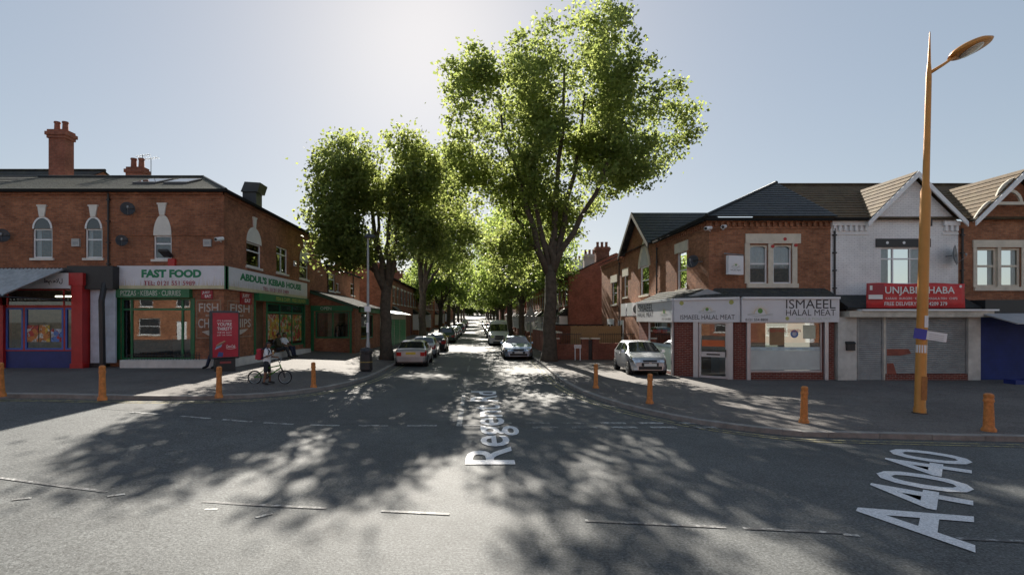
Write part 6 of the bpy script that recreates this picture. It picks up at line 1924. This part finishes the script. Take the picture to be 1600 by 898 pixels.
# grey lamp post with litter bin
gp_ = ground_at(575, 579)
t = thing('street_lamp', 'grey steel lamp post with flat lantern behind the black litter bin', 'street lamp', gp_)
MB().lathe([(.10, -.1), (.10, 1.2), (.085, 1.3), (.07, 1.35), (.06, 4.0), (.045, 6.1)], (0, 0, 0), 14).build('post', mat('galvanised', (0.32, 0.33, 0.33), 0.5, 0.6), t, smooth='x')
MB().tube([(0, 0, 6.05), (.12, -.05, 6.12)], .03, 8).build('arm', GREYMETAL, t)
MB().hexa([(-.12, -.3, 6.08), (.38, -.3, 6.08), (.38, .1, 6.08), (-.12, .1, 6.08), (-.06, -.22, 6.2), (.3, -.22, 6.2), (.3, .03, 6.2), (-.06, .03, 6.2)]).build('lantern', DARKMETAL, t)
MB().box(-.14, -.104, 2.7, .14, -.09, 2.95).build('small_plate', PLAINW, t)
MB().box(-.05, -.104, 1.75, .05, -.08, 2.2).build('sticker', PLAINW, t)
t = thing('litter_bin', 'black tapered litter bin at the foot of the grey lamp post', 'litter bin', (gp_[0] - .02, gp_[1] - .32, gp_[2]))
MB().lathe([(.24, -.01), (.25, .06), (.30, .1), (.27, .8), (.29, .84)], (0, 0, 0), 8).build('body', BLACK, t)
MB().lathe([(.29, .842), (.29, .95), (.24, 1.04), (.1, 1.08)], (0, 0, 0), 8).build('hood', DARKMETAL, t)
MB().box(-.13, -.285, .86, .13, -.26, .93).build('opening', TRIM, t)
MB().lathe([(.302, .42), (.302, .46)], (0, 0, 0), 8).build('gold_band', mat('dull_gold', (0.3, 0.22, 0.06), 0.5), t)

# poster panel
ap = (-9.75, 19.8, gz(-9.75, 19.8) + .115)
t = thing('advertising_panel', 'free standing dark panel with red drinks poster reading YOU\'RE THIRSTY', 'advertising panel', ap, R(40))
MB().box(-.36, -.12, -.1, .36, .12, .48).build('pedestal', BLACK, t)
MB().box(-.2, -.126, .3, .2, -.121, .38).build('pedestal_badge', mat('dim_red', (0.3, 0.05, 0.05), 0.5), t)
fm = MB(); fm.box(-.52, -.13, .48, .52, .13, 2.32); o = fm.build('frame', mat('charcoal_frame', (0.05, 0.055, 0.06), 0.4, 0.3), t)
o.modifiers.new('round', 'BEVEL').width = 0.04
ps = MB().box(-.455, -.137, .55, .455, -.1305, 2.24).build('poster', mat('red_poster', (0.42, 0.015, 0.04), 0.3, var=0.25, scale=1.6), t)
Fa = Fr((0, -.139), (1, 0), (0, 1))
def atext(s, a0, a1, z0, z1, b=0.0, sh=0.0): return text(s, 'lettering', TEXTWHITE, ps, (a0, -.1395, z0), (1, 0, 0), (0, 0, 1), a1 - a0, z1 - z0, 0, b, sh)
atext("IT'S SUMMER", -.30, .22, 1.90, 1.97); atext("YOU'RE", -.30, .22, 1.74, 1.87, .02); atext('THIRSTY', -.30, .24, 1.57, 1.70, .02); atext("WE'VE GOT", -.30, .22, 1.46, 1.53); atext('JUST THE THING', -.30, .22, 1.35, 1.42)
atext('Coca-Cola', .02, .34, .9, 1.02, .01, .35)
MB().tube([(.02 + .03 * k, -.139, .88 - .03 * math.sin(k * .32)) for k in range(13)], .006, 5).build('swoosh', TEXTWHITE, ps)
MB().tube([(-.34, -.139, .98), (-.2, -.139, 1.06), (-.02, -.139, 1.16)], [.02, .05, .03], 8).build('printed_arm', mat('print_skin', (0.42, 0.22, 0.14), 0.5), ps)
MB().prism([(-.38, -.1385, .84), (-.16, -.1385, .94), (-.12, -.1385, 1.04), (-.3, -.1385, 1.02)], (0, .001, 0)).build('printed_shirt', mat('print_blue', (0.3, 0.4, 0.55), 0.5), ps)
MB().prism([(-.3, -.1385, .57), (-.1, -.1385, .57), (-.08, -.1385, .72), (-.24, -.1385, .76)], (0, .001, 0)).build('printed_jeans', mat('print_navy', (0.05, 0.08, 0.25), 0.5), ps)

# warning sign seen from behind and street name plate
sg = (4.3, 41.0, gz(4.3, 41) + .115)
t = thing('road_sign', 'grey back of a triangular road sign with plate below on a pole', 'road sign', sg)
MB().tube([(0, 0, -.1), (0, 0, 3.55)], .035, 8).build('pole', GREYMETAL, t)
MB().prism([(-.42, -.04, 2.75), (.42, -.04, 2.75), (.03, -.04, 3.5), (-.03, -.04, 3.5)], (0, .01, 0)).build('triangle_plate', mat('sign_back_grey', (0.25, 0.26, 0.26), 0.5, 0.4), t)
MB().box(-.4, -.04, 2.25, .4, -.03, 2.7).build('lower_plate', mat('sign_back_grey', (0.25, 0.26, 0.26), 0.5, 0.4), t)
sn = (6.0, 30.4, gz(6, 30.4) + .115)
t = thing('street_name_sign', 'small white street name plate on posts before the garden wall', 'street sign', sn)
MB().box(-.22, -.02, .72, .2, .0, .92).build('plate', PLAINW, t)
for x in (-.16, .14): MB().box(x - .025, 0.001, -.1, x + .025, .04, .92).build('post', PLAINW, t)
text('REGENT ROAD', 'lettering', TEXTDARK, t, (-.19, -.022, .79), (1, 0, 0), (0, 0, 1), .36, .06, 0)

# map caption letters added flat on the carriageway, no real road paint
o = text('Regent Rd', 'map_lettering', MAPLETTER, None, (.95, 8.85, .014), (0, 1, 0), (-1, 0, 0), 9.1, 1.15, 0, .012)
tag(o, 'white map caption letters reading Regent Rd along the side road axis', 'map caption')
o = text('A4040', 'map_lettering', MAPLETTER, None, (5.36, 5.48, .012), (.69, .724, 0), (-.724, .69, 0), 5.3, 1.14, 0, .012)
tag(o, 'white map caption letters reading A4040 slanting across the main road', 'map caption')

# ================================================================== PEOPLE
SKIN = mat('brown_skin', (0.20, 0.10, 0.06), 0.55, var=0.08)
HAIR = mat('black_hair', (0.012, 0.010, 0.009), 0.6)
SHIRT = mat('white_shirt', (0.70, 0.71, 0.73), 0.85, var=0.08)
DKSHORT = mat('charcoal_cloth', (0.03, 0.032, 0.038), 0.9)
NAVYC = mat('navy_cloth', (0.02, 0.025, 0.05), 0.9)
SHOE = mat('black_shoe', (0.015, 0.014, 0.014), 0.5)
PACK = mat('red_backpack', (0.38, 0.02, 0.04), 0.7)
OLIVEC = mat('olive_jacket', (0.05, 0.045, 0.025), 0.9)
def caps(mb, chain, n=10):
    """tapered limb through (x, y, z, r) points with rounded ends"""
    pts = [Vector(c[:3]) for c in chain]; rad = [c[3] for c in chain]
    a = (pts[0] - pts[1]).normalized(); b = (pts[-1] - pts[-2]).normalized()
    P = [pts[0] + a * rad[0] * .95, pts[0] + a * rad[0] * .6] + pts + [pts[-1] + b * rad[-1] * .6, pts[-1] + b * rad[-1] * .95]
    Rr = [rad[0] * .25, rad[0] * .8] + rad + [rad[-1] * .8, rad[-1] * .25]
    mb.tube(P, Rr, n)
def remesh(o, v):
    m = o.modifiers.new('skin', 'REMESH'); m.mode = 'VOXEL'; m.voxel_size = v; m.use_smooth_shade = True
    s = o.modifiers.new('soften', 'SMOOTH'); s.factor = .5; s.iterations = 3
    return o
def hand(mb, w, e, s, curl=.6):
    """palm and five fingers at wrist w, forearm direction from e"""
    w = Vector(w); d = (w - Vector(e)).normalized()
    up = Vector((0, 0, 1)); sidev = d.cross(up).normalized(); nv = sidev.cross(d).normalized()
    pc = w + d * .055 * s
    caps(mb, [(*w, .026 * s), (*(w + d * .04 * s), .034 * s), (*(w + d * .085 * s), .033 * s)], 8)
    for k, (o_, ln) in enumerate(((-.03, .065), (-.01, .078), (.011, .074), (.031, .058))):
        b0 = w + d * .085 * s + sidev * o_ * s
        m1 = b0 + (d * (1 - curl * .3) - nv * curl * .5).normalized() * ln * .5 * s
        m2 = m1 + (d * (1 - curl) - nv * curl).normalized() * ln * .5 * s
        caps(mb, [(*b0, .0105 * s), (*m1, .0098 * s), (*m2, .0088 * s)], 6)
    b0 = w + d * .03 * s - sidev * .03 * s
    m1 = b0 + (d * .6 - sidev * .7).normalized() * .04 * s; m2 = m1 + (d * .8 - nv * .4).normalized() * .03 * s
    caps(mb, [(*b0, .013 * s), (*m1, .011 * s), (*m2, .0095 * s)], 6)
def person(label, loc, rotz, s, J, cl, group=None):
    """J: joints in adult metres facing +X; cl: clothing materials"""
    t = thing('person', label, 'person', loc, rotz, group)
    q = lambda k: tuple(c * s for c in J[k])
    V4 = lambda k, r: (*q(k), r * s)
    b = MB()
    caps(b, [V4('pelvis', .135), V4('waist', .125), V4('chest', .15), V4('upper', .12)], 14)
    caps(b, [V4('upper', .07), V4('neck', .058), V4('head', .06)], 10)
    h = Vector(q('head')); f = Vector((math.cos(J.get('look', 0)), math.sin(J.get('look', 0)), 0)); l = Vector((-f.y, f.x, 0))
    caps(b, [(*(h - Vector((0, 0, .045 * s)) + f * .015 * s), .074 * s), (*(h + Vector((0, 0, .035 * s))), .094 * s)], 14)
    caps(b, [(*(h + f * .088 * s + Vector((0, 0, .012 * s))), .011 * s), (*(h + f * .104 * s - Vector((0, 0, .022 * s))), .016 * s)], 6)
    caps(b, [(*(h + f * .07 * s - Vector((0, 0, .085 * s))), .024 * s), (*(h + f * .062 * s - Vector((0, 0, .1 * s))), .024 * s)], 6)
    for sd_ in (1, -1):
        e = h + l * sd_ * .093 * s
        caps(b, [(*(e - Vector((0, 0, .025 * s))), .014 * s), (*(e + Vector((0, 0, .02 * s))), .018 * s)], 6)
    for sd_, n in ((1, 'l'), (-1, 'r')):
        caps(b, [V4('sho_' + n, .062), V4('elb_' + n, .046), V4('wri_' + n, .029)])
        hand(b, q('wri_' + n), q('elb_' + n), s)
        caps(b, [V4('hip_' + n, .095), V4('kne_' + n, .062), V4('ank_' + n, .042)])
        caps(b, [V4('ank_' + n, .042), V4('toe_' + n, .032)])
    remesh(b.build('body', SKIN, t), .0075 * max(s, .9))
    # face details
    for sd_ in (1, -1):
        e = h + f * .086 * s + l * sd_ * .034 * s + Vector((0, 0, .012 * s))
        MB().lathe([(.001, -.009 * s), (.009 * s, -.004 * s), (.009 * s, .004 * s), (.001, .009 * s)], e, 8).build('eye', HAIR, t)
    c = h + f * .076 * s - Vector((0, 0, .06 * s))
    MB().tube([c + l * .026 * s, c + f * .012 * s, c - l * .026 * s], .005 * s, 6).build('mouth', mat('lip', (0.2, 0.06, 0.05), 0.6), t)
    hb = MB(); caps(hb, [(*(h + Vector((0, 0, .062 * s)) - f * .01 * s), .096 * s), (*(h + Vector((0, 0, .01 * s)) - f * .04 * s), .089 * s)], 12)
    remesh(hb.build('hair', HAIR, t), .012)
    # shirt
    c = MB(); caps(c, [V4('pelvis', .155), V4('waist', .146), V4('chest', .168), V4('upper', .125)], 14)
    for n in 'lr':
        A, B = Vector(q('sho_' + n)), Vector(q('elb_' + n))
        caps(c, [(*q('upper'), .1 * s), (*A, .078 * s), (*A.lerp(B, .62), .068 * s)])
        if cl.get('sleeve') == 'long': caps(c, [(*A, .075 * s), (*B, .06 * s), (*Vector(q('wri_' + n)).lerp(B, .12), .042 * s)])
    remesh(c.build('shirt', cl['shirt'], t), .014)
    c = MB()
    for n in 'lr':
        H, K, A = (Vector(q(k + n)) for k in ('hip_', 'kne_', 'ank_'))
        caps(c, [(*q('pelvis'), .148 * s), (*H, .112 * s), (*H.lerp(K, .82 if cl.get('shorts') else 1.0), .088 * s)] + ([] if cl.get('shorts') else [(*A.lerp(K, .08), .062 * s)]))
    caps(c, [V4('pelvis', .152), V4('waist', .135)], 12)
    remesh(c.build('shorts' if cl.get('shorts') else 'trousers', cl['legs'], t), .014)
    for n in 'lr':
        A, T = Vector(q('ank_' + n)), Vector(q('toe_' + n))
        c = MB(); caps(c, [(*(A - (T - A).normalized() * .03 * s), .05 * s), (*A.lerp(T, .6), .048 * s), (*T, .044 * s)])
        remesh(c.build('shoe', SHOE, t), .012)
    return t, q
# boy astride a green bicycle
bp = ground_at(417, 600)
stand = dict(pelvis=(0, 0, .94), waist=(.0, 0, 1.08), chest=(.03, 0, 1.27), upper=(.02, 0, 1.42), neck=(.03, 0, 1.52), head=(.07, 0, 1.64), look=-.25,
             sho_l=(.02, .18, 1.42), elb_l=(.10, .25, 1.15), wri_l=(.33, .17, 1.13), sho_r=(.02, -.18, 1.42), elb_r=(.09, -.26, 1.16), wri_r=(.24, -.10, 1.27),
             hip_l=(0, .09, .9), kne_l=(.05, .17, .49), ank_l=(.06, .2, .085), toe_l=(.22, .22, .05), hip_r=(0, -.09, .9), kne_r=(.0, -.17, .49), ank_r=(-.06, -.2, .085), toe_r=(.10, -.22, .05))
t, q = person('boy in white shirt and dark shorts with red backpack astride a green bicycle', bp, R(4), .80, stand, dict(shirt=SHIRT, legs=DKSHORT, shorts=True))
b = MB(); b.box(-.31, -.13, .82, -.15, .13, 1.2)
o = b.build('backpack', PACK, t); o.modifiers.new('round', 'BEVEL').width = .05; o.modifiers['round'].segments = 3
MB().box(-.345, -.1, .84, -.305, .1, 1.0).build('backpack_pocket', PACK, t)
for sd_ in (1, -1): MB().tube([(-.15, sd_ * .1, 1.16), (0, sd_ * .1, 1.262), (.125, sd_ * .1, 1.12), (.06, sd_ * .13, .95), (-.15, sd_ * .12, .88)], .018, 6).build('shoulder_strap', NAVYC, t)
ic = thing('ice_cream', 'pale ice cream cone held in the hand of the boy', 'ice cream', (bp[0] + .255, bp[1] - .10, bp[2] + 1.06))
MB().lathe([(.006, -.09), (.028, .03)], (0, 0, 0), 10).build('cone', mat('wafer', (0.5, 0.3, 0.12), 0.8), ic)
MB().lathe([(.03, .031), (.032, .05), (.02, .08), (.004, .10)], (0, 0, 0), 10).build('scoop', mat('cream_ice', (0.75, 0.7, 0.5), 0.6), ic, smooth='all')
# bicycle
BGREEN = mat('lime_frame_paint', (0.10, 0.28, 0.03), 0.35, 0.2)
bk = thing('bicycle', 'small lime green bicycle with black tyres between the legs of the boy', 'bicycle', (bp[0] + .10, bp[1], bp[2]), R(3))
rw_ = .235
for x, nm in ((-.50, 'rear'), (.50, 'front')):
    ty = MB()
    P = [[((rw_ - .022 + .022 * math.cos(j * math.pi / 3)) * math.cos(2 * math.pi * k / 32), .022 * math.sin(j * math.pi / 3), (rw_ - .022 + .022 * math.cos(j * math.pi / 3)) * math.sin(2 * math.pi * k / 32)) for k in range(33)] for j in range(7)]
    w = ty.grid(P).build('wheel', TYRE, bk, smooth='all'); w.location = (x, 0, rw_)
    rm = MB().tube([((rw_ - .045) * math.cos(2 * math.pi * k / 28), 0, (rw_ - .045) * math.sin(2 * math.pi * k / 28)) for k in range(29)], .008, 6)
    rm.build('rim', RIM, w)
    sp = MB()
    for k in range(16):
        a = 2 * math.pi * k / 16
        sp.tube([(.02 * math.cos(a + .6), .02 if k % 2 else -.02, .02 * math.sin(a + .6)), ((rw_ - .05) * math.cos(a), 0, (rw_ - .05) * math.sin(a))], .0016, 3)
    s_ = sp.build('spokes', RIM, w); s_['kind'] = 'stuff'
    MB().tube([(0, -.04, 0), (0, .04, 0)], .016, 8).build('hub', DARKMETAL, w)
BB, ST, HT, HB = Vector((-.08, 0, .26)), Vector((-.17, 0, .56)), Vector((.33, 0, .66)), Vector((.37, 0, .56))
f = MB(); f.tube([BB, ST], .018, 8); f.tube([ST + Vector((.01, 0, -.03)), HT - Vector((0, 0, .03))], .02, 8); f.tube([BB, HB], .022, 8); f.tube([HT, HB], .024, 8)
for y in (.045, -.045): f.tube([BB + Vector((0, y * .5, 0)), Vector((-.5, y, rw_))], .011, 6); f.tube([ST + Vector((0, y * .4, -.05)), Vector((-.5, y, rw_))], .010, 6)
f.build('frame', BGREEN, bk, smooth='x')
f = MB()
for y in (.05, -.05): f.tube([HB + Vector((.01, y * .8, -.02)), Vector((.44, y, .4)), Vector((.5, y, rw_))], .014, 6)
f.tube([HB + Vector((.01, -.045, -.02)), HB + Vector((.01, .045, -.02))], .016, 6); f.build('fork', DARKMETAL, bk)
f = MB(); f.tube([HT, HT + Vector((-.01, 0, .08))], .014, 8); f.tube([(.27, -.28, .84), (.31, -.2, .86), (.33, -.06, .74), (.33, .06, .74), (.31, .2, .86), (.27, .28, .84)], .012, 8); f.build('handlebar', GREYMETAL, bk)
for y in (.24, -.24): MB().tube([(.275, y * .95, .848), (.262, y * 1.25, .838)], .017, 8).build('grip', TRIM, bk)
MB().hexa([(-.30, -.06, .60), (.0, -.02, .62), (.0, .02, .62), (-.30, .06, .60), (-.30, -.06, .65), (.0, -.015, .645), (.0, .015, .645), (-.30, .06, .65)]).build('saddle', TRIM, bk)
MB().tube([ST, ST + Vector((-.02, 0, .06))], .013, 6).build('seat_post', GREYMETAL, bk)
f = MB().lathe([(.075, -.006), (.075, .006)], (0, 0, 0), 16).build('chainring', DARKMETAL, bk); f.matrix_basis = Matrix.Translation(BB + Vector((0, -.035, 0))) @ Matrix.Rotation(R(90), 4, 'X')
for y, a in ((-.06, .8), (.06, .8 + math.pi)):
    e_ = BB + Vector((.14 * math.cos(a), y, .14 * math.sin(a))); c_ = MB().tube([BB + Vector((0, y, 0)), e_], .009, 6).build('crank', GREYMETAL, bk)
    MB().box(e_.x - .04, e_.y - .045 if y < 0 else e_.y, e_.z - .01, e_.x + .04, e_.y if y < 0 else e_.y + .045, e_.z + .01).build('pedal', TRIM, c_)

def seat(look, lean, spread, arm):
    return dict(pelvis=(0, 0, .12), waist=(-.02 - lean * .4, 0, .26), chest=(-.04 - lean, 0, .46), upper=(-.03 - lean, 0, .60), neck=(-.01 - lean, 0, .70), head=(.03 - lean, 0, .82), look=look,
                sho_l=(-.03 - lean, .18, .60), elb_l=(.05, .25, .34), wri_l=arm[0], sho_r=(-.03 - lean, -.18, .60), elb_r=(.05, -.25, .34), wri_r=arm[1],
                hip_l=(.02, .09, .12), kne_l=(.44, .09 + spread, .17), ank_l=(.50, .10 + spread, -.235), toe_l=(.66, .11 + spread, -.27), hip_r=(.02, -.09, .12), kne_r=(.46, -.09 - spread, .19), ank_r=(.62, -.10 - spread, -.235), toe_r=(.78, -.11 - spread, -.27))
zt = .88
gsit = lambda x, y: gz(x, y) + .115
for lb, X_, Y_, rot, cloth, st in (('man in white shirt and dark trousers seated on the plinth below the kebab house window', -10.28, 27.5, -18, dict(shirt=SHIRT, legs=NAVYC, long=True), seat(-.5, .1, .05, ((.3, .15, .24), (.34, -.14, .26)))),
                                   ('man in dark olive jacket seated beside the doorway of the kebab house', -10.28, 26.5, 5, dict(shirt=OLIVEC, legs=DKSHORT, long=True, sleeve='long'), seat(.2, .0, .06, ((.36, .1, .28), (.36, -.1, .28)))),
                                   ('person in dark clothes seated on the plinth behind the red poster panel', -10.42, 20.98, -112, dict(shirt=DKSHORT, legs=NAVYC, long=True, sleeve='long'), seat(0, -.1, .05, ((.36, .1, .28), (.36, -.1, .28))))):
    foot = gsit(X_ + .5 * math.cos(R(rot)), Y_ + .5 * math.sin(R(rot)))
    d = foot + .04 - (zt)            # sole height relative to the seat
    for k in ('ank_l', 'ank_r'): st[k] = (st[k][0], st[k][1], d + .05)
    for k in ('toe_l', 'toe_r'): st[k] = (st[k][0], st[k][1], d + .005)
    person(lb, (X_, Y_, zt), R(rot), 1.0, st, cloth)
